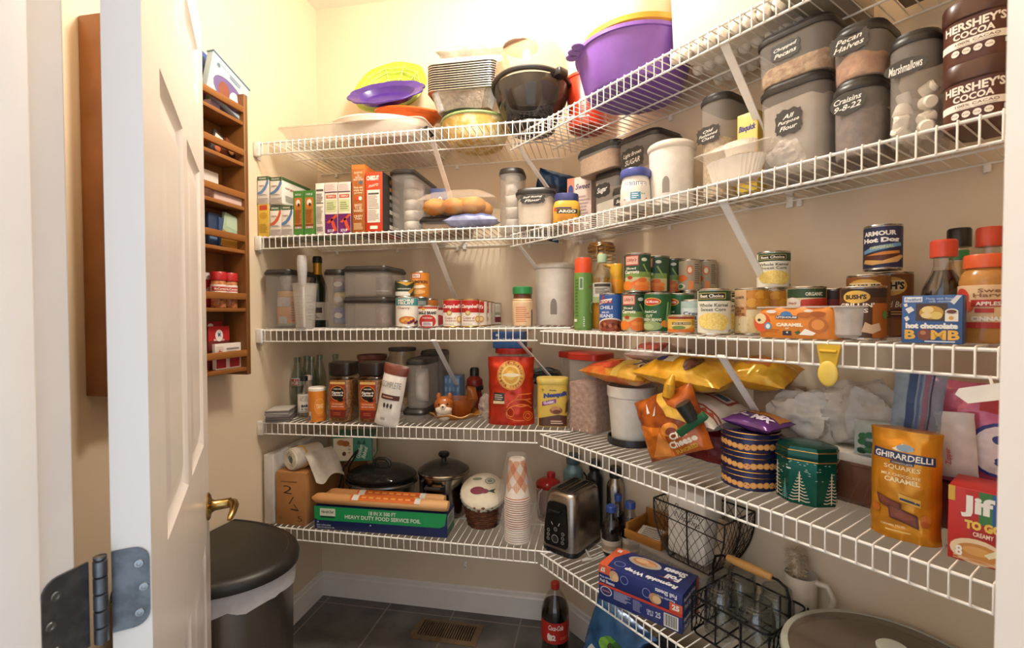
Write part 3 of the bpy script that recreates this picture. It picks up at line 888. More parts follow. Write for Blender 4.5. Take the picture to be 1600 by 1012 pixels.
carton('cracker_box', 'green cracker box with brown panel, next to the small cartons', 'box', 'B', 4, 458.4, 473.5, 298, .403, .15, '#4e8a3c', gart)
carton('cracker_box', 'green cracker box with brown panel, beside the white facts box', 'box', 'B', 4, 475, 491.8, 297, .403, .15, '#4e8a3c', gart)
carton('food_carton', 'thin white box printed with small black facts table', 'carton', 'B', 4, 493, 506.5, 286, .404, .15, '#ebe3d6', [('r', .08, .84, .92, .88, ink('#5c5650')), ('l', .1, .62, .9, .8, 6, ink('#6b655f')), ('r', .08, .60, .92, .615, ink('#3b3733')), ('l', .1, .2, .9, .55, 14, ink('#a8a19a')), ('l', .1, .05, .9, .15, 3, ink('#8b857e'))])
part_ = [('r', 0, 0, 1, .38, ink('#6a2366')), ('p', [(.1, .22), (.9, .38), (1, .34), (.3, .2)], ink('#d8542f')), ('p', [(.42, .28), (.6, .3), (.95, .06), (.7, .04), (.5, .18)], ink('#d8542f')), ('t', 'SOUP', .45, .055, .55, .055, ink('#efe6ee')), ('r', 0, .38, 1, .80, ink('#efe5d4')), ('r', .06, .42, .94, .66, ink('#cfd6a4')), ('l', .15, .46, .85, .62, 4, ink('#93a06a')), ('r', .1, .69, .9, .76, ink('#c9502e')), ('t', 'SIMPLE', .5, .725, .6, .04, ink('#f3e6d6')), ('r', 0, .8, 1, .82, ink('#5b2b50')), ('r', 0, .82, 1, .985, ink('#ecdcd4')), ('l', .08, .84, .92, .96, 4, ink('#cdb2ac'))]
carton('snack_box', 'white and purple snack box touching the thin white one', 'box', 'B', 4, 508, 527.2, 285, .404, .16, '#efe5d4', part_, side='#7b3a6e')
carton('snack_box', 'white and purple snack box touching the tall brown box', 'box', 'B', 4, 528.6, 547.8, 284, .404, .16, '#efe5d4', part_, side='#7b3a6e')
carton('cracker_box', 'tall orange brown cracker box, highest of the row', 'box', 'B', 4, 549.5, 570, 257, .404, .19, '#b0642a', [('r', 0, .93, 1, 1, ink('#c57e36')), ('t', 'FLAVOR YOU\nCan\nFeel Good\nABOUT EATING', .5, .83, .75, .13, ink('#f3e2c8')), ('e', .7, .735, .13, .03, ink('#4d6d8d')), ('t', 'Made with\nsimple real\ngoodness', .5, .62, .7, .12, ink('#f0d9b6')), ('e', .4, .50, .13, .03, ink('#d8462c')), ('e', .65, .5, .13, .03, ink('#f1e6da')), ('t', 'BAKED\nTO BE\nSHARED', .5, .36, .7, .12, ink('#f0d9b6')), ('t', 'CRISPY\nTHIN', .5, .22, .7, .07, ink('#f0d9b6')), ('l', .15, .04, .85, .14, 5, ink('#e2c08e'))], top=[('e', .3, .3, .12, .1, ink('#5b3115')), ('r', .5, .2, .9, .8, ink('#c98b3c'))])
carton('cracker_box', 'red cheese cracker box with white panel and black side', 'box', 'B', 4, 570.6, 597.3, 268.5, .408, .19, '#d0401f', [('r', .0, .30, 0, .3, ink('#fff')), ('t', 'CHEEZ-IT', .45, .90, .72, .075, ink('#fbf3e6'), {'b': .05}), ('t', 'SNAP\'D', .48, .775, .6, .045, ink('#f6d9c4'), {'i': .4, 'rot': .15}), ('r', .12, .15, .86, .70, ink('#f0e4d6')), ('r', .17, .62, .8, .65, ink('#57504a')), ('r', .17, .385, .82, .395, ink('#57504a')), ('l', .17, .41, .82, .61, 9, ink('#a59b92')), ('l', .17, .18, .82, .37, 8, ink('#b3a9a0')), ('r', .28, .04, .72, .095, ink('#f4e8da'))],
       right=[('r', 0, 0, 1, 1, ink('#35302d'))]+[('r', .3, .08+q*.13, .75, .15+q*.13, ink(c)) for q, c in enumerate(('#e8e0d4', '#7b756e', '#cfc7bb', '#8a847c', '#b0a89d', '#c8863a', '#c8863a'))])
# tall see-through box with packets
PK = mat('#f2e8da', .6, var=.08, scale=30, bump=.3, bscale=25)
def packets(n, w0, d0, h0, step, seed):
    def ex(t, Wd, Dd, H0):
        for q in range(n):
            rnd = random.Random(seed+q)
            b = MB(); fn = bagshape(w0*Wd, h0, d0*Dd, q, .003, 2.5)
            bag(b, fn, w0*Wd, h0, PK, nu=10, nv=10)
            b.xf(Matrix.Translation((rnd.uniform(-.03, .03)*Wd, -.02*Dd, .014+step*q)) @ Matrix.Rotation(rnd.uniform(-.12, .12), 4, 'Y'))
            o = bpy.data.objects.new('sweetener_packet', b.mesh('sweetener_packet')); COL.objects.link(o)
            o.matrix_world = Matrix.Translation(t.location) @ Matrix.Rotation(t.rotation_euler.z, 4, 'Z')
            where = 'tall box beside the red cracker box' if seed < 50 else ('slim canister by the flour box' if seed < 90 else 'clear box in front of the squirrel dish')
            tag(o, f'white paper packet stacked inside the {where}', 'packet', f'packets inside the {where}')
    return ex
tub('food_container', 'tall grey clear box of white packets right of the red cracker box', 'B', 4, 606, 645, 262, .375, .30, None, None, r=.028, taper=.93, extra=packets(5, .72, .5, .05, .042, 10))
tb = tub('food_container', 'low wide lidded box under the bread bag', 'B', 4, 652, 722, 336.5, .33, .22, (mat('#c8a88a', .8, var=.1), .8), None, r=.03)
z0 = tb.top+.001
carton('spice_carton', 'small navy blue box peeking out behind the bread bag', 'box', 'B', 4, 672.5, 700, 294, .20, .05, '#3d4a78', [('e', .5, .62, .14, .13, ink('#d7d8e2')), ('e', .5, .62, .1, .09, ink('#3d4a78')), ('r', .1, .12, .9, .22, ink('#c4c6d4'))], rz=.15, z0=z0)
t = thing('bread_bag', 'clear bag of golden bread rolls on the low lidded box', 'bag', pos('B', .765, .285, z0))
CR = mat('#c9762a', .55, col2='#e2a350', scale=18, bump=.2, bscale=30, fac=(.35, .65))
for q, (x, y, z, rx, ry, rz) in enumerate([(-.075, -.03, .033, .05, .045, .032), (.0, -.05, .030, .045, .04, .03), (.07, -.035, .033, .05, .045, .032), (.02, .03, .04, .055, .045, .04), (-.04, .04, .036, .05, .045, .035), (.095, .03, .03, .035, .04, .03)]):
    b = MB(); b.ball((x, y, z), rx, ry, rz, CR, 20, 12, lambda p: 1+.06*noise.noise(p*2+Vector((q, 0, 0)))); part(t, 'bread_roll', b)
fn = bagshape(.30, .20, .095, 3, .008, 2.4)
b = MB(); bag(b, fn, .30, .20, mat('#efe2d0', .1, a=.20, var=.05), nu=30, nv=22); b.xf(Matrix.Translation((.02, -.10, .046)) @ Matrix.Rotation(-PI/2, 4, 'X')); part(t, 'clear_wrap', b)
pouch('bread_loaf', 'wrapped loaf in blue and clear bag with green edge, front of shelf', 'bread', pos('B', .845, .402, Z('B', 4, .84)+.027), (-PI/2, 0, .04), .20, .072, .050, mat('#8e94b4', .18, var=.3, scale=16), [('r', .1, .1, .9, .4, ink('#5566a0')), ('p', [(.15, .72), (.35, .9), (.6, .75), (.8, .9), (.8, .7), (.5, .62)], ink('#35573a')), ('r', .3, .5, .6, .6, ink('#c9c5d0'))], seed=4, crum=.006)
tub('food_container', 'slim grey clear canister of white packets before the back wall', 'B', 4, 777, 817, 261, .26, .12, None, None, r=.04, extra=packets(5, .62, .5, .05, .046, 60))
fl = tub('food_container', 'clear box of flour with chalk label, left of the yellow starch tub', 'B', 4, 803, 868, 292, .395, .17, (mat('#f2e4d0', .9, var=.04), .84), (['Self Rising', 'Flour'], .45, .70, .62, .27, False), r=.04, fillname='flour')
pouch('snack_bag', 'shiny dark blue bag slumped behind the flour box', 'bag', pos('B', 1.06, .095, Z('B', 4, 1.0)), (.12, .25, .2), .15, .27, .05, mat('#26466e', .18, .3, var=.3, scale=14), [('p', [(.3, .1), (.75, .35), (.6, .6), (.25, .4)], ink('#c98f4a')), ('r', .1, .65, .9, .8, ink('#17233a')), ('e', .5, .5, .2, .1, ink('#5f8ec0'))], seed=8, crum=.010)
# angled side
zR = lambda s: Z('R', 4, s)
ar = place('R', 4, 865, 912, 304, .262)
ar.W = .098; ar.loc = pos('R', .305, .243, zdeck('B', 4, 1.15))
t = thing('starch_tub', 'yellow starch tub with blue lid in front of the flour box', 'tub', ar.loc, camface('R', .305, .243)+.15)
YE = paper('#e0a83a')
b = MB(); b.loft([rr(.086, .066, .02, 4, 0, 0, 0), rr(.090, .070, .022, 4, 0, 0, .004), rr(.090, .070, .022, 4, 0, 0, ar.H-.045), rr(.084, .066, .024, 4, 0, 0, ar.H-.03), rr(.076, .06, .026, 4, 0, 0, ar.H-.024)], YE)
b.art([('r', .0, .83, .62, .93, ink('#3a3f5e')), ('r', .12, .50, .82, .80, ink('#3d3a36')), ('t', 'ARGO', .47, .65, .58, .2, ink('#f6ead0'), {'b': .04}), ('t', 'CORN STARCH', .5, .38, .72, .08, ink('#c8502a')), ('e', .06, .78, .08, .1, ink('#c8502a')), ('l', .15, .05, .85, .3, 4, ink('#c8802a')), ('p', [(.85, .2), (1, .1), (1, .8), (.88, .7)], ink('#7d8a3c'))], .100, ar.H-.05, face_rr(.090, .070, .022, .004), du=.005); part(t, 'tub_body', b)
b = MB(); b.loft([rr(.080, .062, .028, 5, 0, 0, ar.H-.026), rr(.082, .064, .028, 5, 0, 0, ar.H-.024), rr(.081, .063, .028, 5, 0, 0, ar.H-.002), rr(.078, .06, .028, 5, 0, 0, ar.H)], plas('#434a80')); part(t, 'lid', b, 'dark blue lid')
carton('sweetener_box', 'pink and white sweetener box beside the chalk labelled sugar', 'box', 'R', 4, 888, 916, 277, .11, .05, '#e6cfc4', [('r', 0, 0, .3, 1, ink('#d98a6c')), ('e', .15, .78, .11, .1, ink('#3d4a86')), ('t', 'Sweet', .65, .83, .6, .1, ink('#55406a'), {'i': .3}), ('l', .38, .15, .95, .68, 9, ink('#b9a2a0'))], rz=.38)
sg = tub('food_container', 'clear box of white sugar under the tan filled box', 'R', 4, 925, 968, 268, .13, .10, (mat('#efe6d6', .9), .5), (['Sugar'], .38, .68, .6, .26, False), r=.025, fillname='sugar')
tub('food_container', 'clear box half full of tan meal, set high on the sugar box', 'R', 4, 898, 963, 226, .155, .12, (mat('#c69a6c', .9, var=.12, scale=120), .8), None, r=.03, z0=sg.top+.001, fillname='meal')
tub('food_container', 'small low clear box with half hidden chalk label behind the spread jar', 'R', 4, 953, 990, 291, .212, .038, (mat('#e8dcc8', .9), .5), (['Sugar'], .5, .52, .7, .3, False), r=.022, fillname='sugar')
tub('food_container', 'big clear box of brown sugar with chalk label', 'R', 4, 962, 1026, 207, .165, .145, (mat('#c99a5e', .9, col2='#dcb57c', scale=90, bump=.4, bscale=120), .62), (['Light Brown', 'SUGAR'], .42, .72, .58, .26, False), r=.03, fillname='brown_sugar')
# marshmallow spread jar
jf = rplace('R', 4, 969, 1017, 267, .262)
t = thing('spread_jar', 'white jar of marshmallow spread with blue lid at the shelf front', 'jar', pos('R', jf.s, .262, jf.z), camface('R', jf.s, .26))
r = jf.W/2; H = jf.H
b = MB(); b.lathe([(0, 0), (r*.9, 0), (r, .006), (r*.98, H*.5), (r*.86, H*.76), (r*.84, H*.8), (0, H*.8)], plas('#efe7dc'), 36)
b.art([('e', .2, .34, .16, .22, ink('#d9683a')), ('e', .8, .34, .16, .22, ink('#d9683a')), ('e', .3, .3, .12, .25, ink('#f2ece2')), ('e', .7, .3, .12, .25, ink('#f2ece2')), ('e', .74, .42, .1, .1, ink('#5f9a4a')), ('r', .35, .12, .66, .42, ink('#4a93b4')), ('t', 'FLUFF', .5, .7, .72, .26, ink('#3e4a8c'), {'b': .12}), ('t', 'FLUFF', .5, .7, .68, .22, ink('#fbf7ee'), {'b': .04}), ('l', .4, .15, .6, .38, 3, ink('#dfeaf0'))], r*2.1, H*.66, face_cone(r, r*.9, H*.7, .008), du=.006)
part(t, 'jar_body', b)
b = MB(); b.lathe([(0, H*.79), (r*.98, H*.79), (r*1.0, H*.81), (r*1.0, H*.96), (r*.95, H), (0, H)], plas('#49539a'), 36); part(t, 'lid', b, 'blue lid')
def crock(label, w, k, xl, xr, yt, d, lid=True, hh=None):
    i = rplace(w, k, xl, xr, yt, d, zdeck('B', 3, 1.25) if lid else None); r = i.W/2*.96; H = i.H
    t = thing('canister', label, 'canister', i.loc, camface(w, i.s, d))
    b = MB(); b.lathe([(0, 0), (r*.88, 0), (r*.91, .004), (r*.965, H-.022), (r*.94, H-.02), (r*.86, .01), (0, .008)], plas('#efe8dd'), 48)
    b.art([('r', .38, .0, .62, .55, ink('#8d847a')), ('e', .5, .55, .12, .42, ink('#8d847a'))], r*1.3, H*.26, face_cone(r*.915, r*.935, H*.26, H*.17, -.05 if lid else -.25), du=.006)
    part(t, 'canister_body', b)
    b = MB(); b.lathe([(0, H-.024), (r*.98, H-.024), (r*1.03, H-.020), (r*1.04, H-.012), (r*.98, H-.006), (r*.85, H-.001), (0, H)], plas('#d8d0c4' if lid else '#e7dccb'), 48); part(t, 'lid', b)
    return i
crock('white canister with grey arch window on the second highest shelf', 'R', 4, 1011, 1089, 226, .185, False)
OAT = mat('#cfae80', .9, col2='#e8d4ac', scale=110, bump=.5, bscale=120, fac=(.4, .6))
tub('food_container', 'tall narrow clear box of rolled oats with chalk label', 'R', 4, 1087, 1134, 146, .20, .16, (OAT, .62), (['Old', 'Fashioned', 'Oats'], .42, .615, .82, .17, False), r=.035, fillname='oats')
carton('baking_mix_box', 'yellow baking mix box half hidden behind the oats', 'box', 'R', 4, 1152, 1184, 176, .175, .045, '#d9b945', [('r', .05, .6, .95, .95, ink('#e6cf7a')), ('t', 'Bisquick', .5, .8, .85, .10, ink('#3b3a78'), {'i': .2, 'b': .05}), ('t', 'Original Pancake', .5, .6, .8, .05, ink('#3a3330')), ('r', .0, .1, 1, .5, ink('#c98a3a'))], side='#cfae3e')
# white paper liners in a film bag
t = thing('baking_cup_pack', 'pack of white pleated paper liners in a torn clear bag', 'pack', pos('R', .935, .282, zR(.94)), yaw('R', .1))
t.scale = (.85, .85, .85)
PA = mat('#f0e4d4', .7, var=.03)
def pleat(b, r0, r1, z0, h, cx, cy, n=72):
    b.loft([[Vector((cx+(r*(1 if i % 2 else .955))*math.cos(2*PI*i/n)*1.12, cy+(r*(1 if i % 2 else .955))*math.sin(2*PI*i/n)*.62, z)) for i in range(n)] for r, z in ((r0, z0), (r1, z0+h))], PA, (1, 1))
b = MB(); pleat(b, .054, .070, 0, .058, 0, 0); part(t, 'liner_stack', b)
b = MB(); pleat(b, .032, .040, .068, .034, .012, .0, 54); part(t, 'upturned_liner', b)
fn = bagshape(.21, .13, .035, 12, .014, 2.2)
b = MB(); bag(b, fn, .21, .13, mat('#efe4d6', .12, a=.34, var=.05), nu=26, nv=20); b.xf(Matrix.Translation((.012, -.063, .072)) @ Matrix.Rotation(-PI/2+.04, 4, 'X')); part(t, 'clear_wrap', b)
# flour with chopped pecans on top
NUT = mat('#b98652', .7, col2='#e0bd8c', scale=75, bump=.9, bscale=70, fac=(.38, .62))
f2 = tub('food_container', 'biggest clear box of flour with chalk label, under the chopped pecans', 'R', 4, 1180, 1290, 122, .235, .18, (mat('#bdb2a4', .9, var=.05), .86), (['All', 'Purpose', 'Flour'], .5, .56, .40, .28, False), r=.035, taper=.95, fillname='flour')
tub('food_container', 'clear box of chopped pecans stacked on the big flour box', 'R', 4, 1176, 1296, 36, .24, .19, (NUT, .40), (['Chopped', 'Pecans'], .45, .55, .40, .34, False), r=.035, taper=.95, z0=f2.top+.001, fillname='chopped_pecans')
crumple('film_bag', 'crumpled clear film bag in front of the big flour box', 'bag', pos('R', 1.045, .282, zR(1.04)), .042, .028, .036, mat('#e8e0d6', .15, a=.33), 3, .3, yaw('R'))
c1 = tub('food_container', 'clear box of dried cranberries dated in chalk, under pecan halves', 'R', 4, 1292, 1372, 122, .265, .15, (mat('#5d4640', .7, col2='#7a5f58', scale=60, bump=.5, bscale=60), .70), (['Craisins', '9-8-22'], .42, .70, .72, .30, True), r=.04, taper=.95, fillname='cranberries')
tub('food_container', 'clear box of pecan halves stacked on the cranberries', 'R', 4, 1292, 1376, 34, .268, .15, (mat('#b06a38', .6, col2='#d79a62', scale=48, bump=.9, bscale=45, fac=(.36, .64)), .50), (['Pecan', 'Halves'], .42, .66, .78, .40, False), r=.04, taper=.95, z0=c1.top+.001, fillname='pecan_halves')
mw = tub('food_container', 'tall clear box of white marshmallows with oval chalk label', 'R', 4, 1380, 1462, 47, .27, .14, None, (['Marshmallows'], .44, .68, .86, .16, True), r=.04, taper=.94)
MM = mat('#f3e8d6', .75, var=.02)
b = MB(); b.lathe([(0, -.012), (.009, -.012), (.0115, -.009), (.0115, .009), (.009, .012), (0, .012)], MM, 14)
base = None; rnd = random.Random(5)
A4 = mw.o.matrix_world if False else Matrix.Translation(mw.loc) @ Matrix.Rotation(yaw('R'), 4, 'Z')
hw, hd = mw.Wd*.93/2-.014, .14*.93/2-.014
for lay in range(4):
    for ix in range(max(2, int(hw*2/.0245)+1)):
        for iy in (0, 1, 2, 3):
            nx = max(2, int(hw*2/.0245)+1)
            x = -hw+2*hw*ix/(nx-1); y = -hd+2*hd*iy/3
            if lay == 3 and (rnd.random() < .35): continue
            if base is None: o = base = solo('marshmallow', '', 'marshmallow', b, (0, 0, 0))
            else: o = base.copy(); COL.objects.link(o)
            o.matrix_world = A4 @ Matrix.Translation((x*.93+rnd.uniform(-.004, .004), y*.93+rnd.uniform(-.004, .004), .021+lay*.0225+rnd.uniform(-.003, .005))) @ Matrix.Rotation(rnd.uniform(0, 3), 4, 'Z') @ Matrix.Rotation(rnd.uniform(.2, 2.9), 4, 'X')
            tag(o, 'white marshmallow heaped in the tall clear box beside the cocoa tubs', 'marshmallow', 'marshmallows in the tall clear box')
# cocoa tubs
COA = paper('#5b3122')
def cocoa(label, xl, xr, yt, z0=None):
    i = place('R', 4, xl, xr, yt, .285, z0)
    t = thing('cocoa_tub', label, 'tub', pos('R', i.s, .285-.06, i.z), yaw('R'))
    Wd = i.W; H = i.H; D = .12
    b = MB(); b.loft([rr(Wd*.97, D*.96, .03, 5, 0, 0, 0), rr(Wd*.985, D*.98, .03, 5, 0, 0, .004), rr(Wd*.985, D*.98, .03, 5, 0, 0, H-.03), rr(Wd, D, .03, 5, 0, 0, H-.026)], COA)
    b.art([('t', 'HERSHEY\'S', .5, .77, .80, .20, ink('#efe4d6'), {'b': .035}), ('t', 'COCOA', .5, .565, .52, .155, ink('#efe4d6'), {'b': .035}), ('r', 0, .30, 1, .46, ink('#efe4d6')), ('t', '100% CACAO', .55, .39, .55, .06, ink('#6b4a3a'), {'b': .01}), ('t', 'NATURAL UNSWEETENED', .55, .325, .5, .03, ink('#8c7466'), {'b': 0}), ('r', .88, .16, 1.0, .26, ink('#c9d3d6'))]+[('e', .28+q*.14, .18, .055, .075, ink('#efe4d6')) for q in range(4)]+[('t', '10 CAL', .28+q*.14, .18, .08, .03, ink('#6b4a3a')) for q in range(4)], Wd*.985*1.12, H-.03, face_rr(Wd*.985, D*.98, .03, .004), du=.005)
    part(t, 'tub_body', b)
    b = MB(); b.loft([rr(Wd*1.0, D*1.0, .03, 5, 0, 0, H-.03), rr(Wd*1.03, D*1.03, .032, 5, 0, 0, H-.028), rr(Wd*1.03, D*1.03, .032, 5, 0, 0, H-.004), rr(Wd*1.0, D, .03, 5, 0, 0, H)], plas('#4a2a20')); part(t, 'lid', b)
    return i
k1 = cocoa('brown cocoa tub standing on the shelf at its right end', 1466, 1580, 92)
cocoa('brown cocoa tub stacked on top of the other one', 1466, 1582, -8, k1.top+.001)

# ================================================================ middle shelf, back wall
bc = tub('food_container', 'tall grey clear box with bagged bread at the left end of the middle shelf', 'B', 3, 408, 452, 420, .405, .19, None, None, r=.03, taper=.97)
t = thing('bread_bag', 'bag of sliced bread with orange print standing in the leftmost clear box', 'bag', bc.loc+Vector((-.004, .0, .012)), -.06)
fn = bagshape(.098, .135, .085, 2, .004, 3, .9, .85)
b = MB(); bag(b, fn, .098, .135, mat('#d9873a', .4, var=.12)); bagart(b, fn, .098, .135, [('r', .02, .84, .98, .99, ink('#e8b24a')), ('r', .15, .55, .8, .82, ink('#c9c2c0')), ('r', .1, .32, .9, .52, ink('#e09a55')), ('r', .3, .06, .7, .26, ink('#c8c6c4')), ('r', 0, .0, 1, .05, ink('#93a08a')), ('l', .85, .1, .98, .7, 8, ink('#9a4a22'))]); part(t, 'printed_wrap', b)
fn = bagshape(.095, .085, .05, 4, .014, 2.2)
b = MB(); bag(b, fn, .095, .085, mat('#ece6e0', .1, a=.35, var=.1)); b.xf(Matrix.Translation((0, 0, .134))); part(t, 'clear_bag_neck', b)
mc = rplace('B', 3, 456, 497, 443, .395, D=.092)
mc.loc.x = max(mc.loc.x, .172)
t = thing('measuring_cup', 'clear plastic measuring beaker holding a white handled stick', 'cup', mc.loc, camface('B', mc.s, .4))
b = MB(); H = mc.H
b.lathe([(0, 0), (.032, 0), (.034, .003), (.044, H-.004), (.0475, H-.003), (.0475, H), (.043, H), (.0325, .005), (0, .004)], see('#d9d2c8', .30, .15), 36); part(t, 'beaker', b)
b = MB(); b.art([('r', .52+(.12 if q % 2 else .0), .1+q*.08, .80, .11+q*.08, ink('#8b8680')) for q in range(9)]+[('r', .1, .3+q*.07, .4, .305+q*.07, ink('#8b8680')) for q in range(8)], .09, H*.95, face_cone(.034, .044, H, .004), du=.008); part(t, 'scale_marks', b)
wd_ = place('B', 3, 468, 485, 400, .39)
t = thing('stirring_wand', 'white stick with thick grey white handle leaning in the measuring beaker', 'wand', mc.loc+Vector((.0, 0, .006)), 0)
Hh = wd_.H
b = MB(); b.tube([(-.004, 0, 0), (-.008, .0, Hh*.62)], .0042, plas('#efe6da'), 10); part(t, 'stick', b)
b = MB(); b.tube([(-.008, 0, Hh*.55), (-.010, 0, Hh*.60), (-.011, 0, Hh*.80), (-.0115, 0, Hh*.93), (-.0118, 0, Hh*.985), (-.0118, 0, Hh-.007)], [.008, .014, .0185, .0185, .015, .006], mat('#bdb9b6', .3, var=.05), 20)
b.art([('t', 'M O R T O', .5, .5, .05, .009, ink('#6f6b68'), {'rot': PI/2})], .06, .06, lambda u, v, l: Vector((-.0105+u*.9, -.0186-l, Hh*.64+v)), base=.0008); part(t, 'handle', b)
cb = rplace('B', 3, 488, 504, 400, .20, D=.086)
t = thing('wine_bottle', 'sparkling wine bottle with gold foil neck behind the beaker', 'bottle', cb.loc)
H = cb.H
b = MB(); b.lathe([(0, 0), (.04, 0), (.043, .006), (.043, H*.5), (.036, H*.6), (.019, H*.74), (.0165, H*.78), (.0165, H*.9)], mat('#20281a', .08, var=.05), 32); part(t, 'glass_body', b)
b = MB(); b.lathe([(.0195, H*.735), (.0172, H*.78), (.0172, H*.90), (.0172, H*.915)], mat('#b98b34', .3, .8, bump=.2, bscale=150), 24, cap=(0, 0)); part(t, 'foil_neck', b, 'gold foil on the neck')
b = MB(); b.lathe([(.018, H*.90), (.0195, H*.905), (.0195, H*.965), (.016, H*.995), (.0, H)], plas('#1a1716'), 24); part(t, 'cap', b)
ringlabel(t, 'paper_label', .043, .03, H*.25, '#d9cfbd', [('r', .1, .4, .9, .7, ink('#3a2a1e')), ('l', .2, .1, .8, .3, 3, ink('#6b5a48'))])
nb = tub('food_container', 'slim grey clear box of coloured packets beside the wine bottle', 'B', 3, 502, 534, 420, .36, .13, None, None, r=.03, taper=.97)
for q, (z, c1, c2, lb) in enumerate([(.015, '#3d4f96', '#7f8fc4', 'blue packet at the bottom of the slim clear box'), (.078, '#d8c08a', '#8a7f6c', 'tan and olive packet midway in the slim clear box'), (.138, '#8a4a44', '#4d5a86', 'red and blue packet at the top of the slim clear box')]):
    pouch('snack_packet', lb, 'packet', nb.loc+Vector((0, .0, z)), (0, 0, .1), .062, .066, .05, mat(c1, .3, col2=c2, scale=28, fac=(.42, .58)), [('e', .5, .5, .3, .16, ink('#d9d4cc'))], seed=q, crum=.004, group=None)
sq = tub('food_container', 'square grey clear box, lower one of the pair on the middle shelf', 'B', 3, 533.5, 604, 463.5, .405, .19, None, None, r=.02, taper=.97)
sq2 = tub('food_container', 'square grey clear box, upper one of the pair on the middle shelf', 'B', 3, 533.5, 604, 414.5, .405, .19, None, None, r=.02, taper=.97, z0=sq.top+.0005)
for q, lb in ((sq, 'bag of tan mix stored inside the lower square box'), (sq2, 'printed bag stored inside the upper square box')):
    pouch('food_bag', lb, 'bag', q.loc+Vector((.025, .02, .008)), (0, 0, 0), .07, .075, .05, mat('#c99a84' if q is sq else '#a98f80', .5, var=.15), [('r', .1, .3, .9, .9, ink('#9a8578')), ('r', .1, .2, .9, .26, ink('#d8cdbd'))] if q is sq2 else (), seed=3)
FR = [('e', .5, .22, .3, .14, ink('#c4772e'))]+[('e', .35+.1*q, .2+.05*(q % 2), .06, .05, ink('#e0a04a')) for q in range(4)]+[('e', .55+.08*q, .12+.04*(q % 3), .05, .05, ink('#6b2448')) for q in range(5)]
ch = can('fruit filling can with teal band, in front below the pumpkin can', 'B', 3, 617, 655, 464, .36, '#ece4d6', [('r', 0, .74, 1, 1, ink('#3f8d90')), ('t', 'MORE\nFRUIT', .45, .87, .6, .2, ink('#e9e3d6'), {'b': .04}), ('t', 'Cherry', .36, .64, .46, .1, ink('#8a3a22'))]+FR, D=.084, turn=.0)
can('condensed milk can with brown oval label beside the fruit filling can', 'B', 3, 653, 685, 477, .388, '#efe6d8', [('r', 0, .9, 1, 1, ink('#b5362a')), ('e', .35, .88, .08, .07, ink('#e0a83a')), ('t', 'EAGLE BRAND', .5, .69, .8, .16, ink('#22201f'), {'b': .05}), ('e', .5, .25, .36, .34, ink('#b7332c')), ('t', 'SWEETENED', .5, .42, .4, .06, ink('#f2e6d8')), ('r', .3, .0, .7, .22, ink('#dfe3ea')), ('l', .34, .03, .66, .2, 3, ink('#8a3a3a'))], D=.0735, turn=-.1)
g2 = can('second fruit filling can, teal band just showing behind the first', 'B', 3, 634, 668, 466, .268, '#3f8d90', [('r', 0, .74, 1, 1, ink('#4a9aa0')), ('r', .5, .8, .9, .95, ink('#cfd8d4'))], D=.084)
can('pumpkin can with red brand panel standing on the fruit filling cans', 'B', 3, 641.5, 672, 425, .28, '#d9862e', [('r', 0, .0, .4, 1, ink('#e0933a')), ('r', .08, .76, .52, .98, ink('#a8322a')), ('r', .11, .79, .49, .95, ink('#efe0d0')), ('t', 'Libby\'s', .3, .87, .3, .1, ink('#a8322a'), {'i': .3}), ('t', 'PUMPKIN', .45, .62, .75, .12, ink('#4a2a16'), {'b': .03}), ('p', [(.08, .42), (.6, .5), (.75, .4), (.45, .34), (.1, .36)], ink('#f0dcc0')), ('e', .4, .2, .3, .1, ink('#e8b06a'))], D=.0715, z0=g2.top+.0005)
can('dark green vegetable can with yellow chevron left of the pumpkin can', 'B', 3, 619, 645, 439, .335, '#2c3b2c', [('p', [(.1, 1), (.9, 1), (.55, .72)], ink('#d0a23a')), ('t', 'ORGANIC', .45, .5, .6, .1, ink('#dfe3d2')), ('r', .0, .0, .7, .3, ink('#d9d6cc')), ('p', [(.6, .3), (.95, .7), (1, .6), (.7, .1)], ink('#c98a3a'))], D=.072, z0=ch.top+.0005, turn=.1)
can('small orange can behind the condensed milk', 'B', 3, 663, 679, 467, .185, '#cf7f2a', [('r', 0, .4, 1, .6, ink('#b5602a'))], D=.07)
can('another condensed milk can, just its edge showing behind the first', 'B', 3, 672, 692, 478, .30, '#e6d9cf', [('r', 0, .85, 1, 1, ink('#8a2e2a')), ('e', .5, .3, .4, .3, ink('#a23a3a'))], D=.0735)
def soup(a, c2): return [('r', 0, .52, 1, 1, ink('#b8231f')), ('t', 'Campbell\'s', .5, .75, .92, .2, ink('#f6ece0'), {'i': .35, 'b': .03}), ('e', .38, .5, .12, .095, ink('#b59a54')), ('e', .38, .5, .08, .06, ink('#d5c08a')), ('t', a, .42, .31, .5, .1, ink('#a84a3a'), {'b': .01}), ('t', c2, .42, .2, .5, .06, ink('#a84a3a')), ('e', .84, .26, .15, .13, ink('#d59a4a')), ('e', .84, .26, .1, .085, ink('#efd29a')), ('l', .1, .04, .7, .09, 1, ink('#b9aea0'))]
SP = '#efe6d8'
gp = 'soup cans'
can('red and white soup can nearest the milk cans, front row', 'B', 3, 692, 720.5, 467, .375, SP, soup('Cream of', 'Chicken'), D=.0665, group=gp, gold=True)
can('red and white soup can in the middle of the front row', 'B', 3, 720.5, 750, 467, .375, SP, soup('Cream of', 'Mushroom'), D=.0665, group=gp, gold=True)
can('red and white soup can close behind the middle one', 'B', 3, 735, 760.5, 469, .300, SP, soup('Cream of', 'Mushroom'), D=.0665, group=gp, gold=True, turn=-.6)
can('red and white soup can second back in the receding row', 'B', 3, 743, 767, 470.5, .225, SP, soup('Cream of', 'Mushroom'), D=.0665, group=gp, gold=True, turn=-.6)
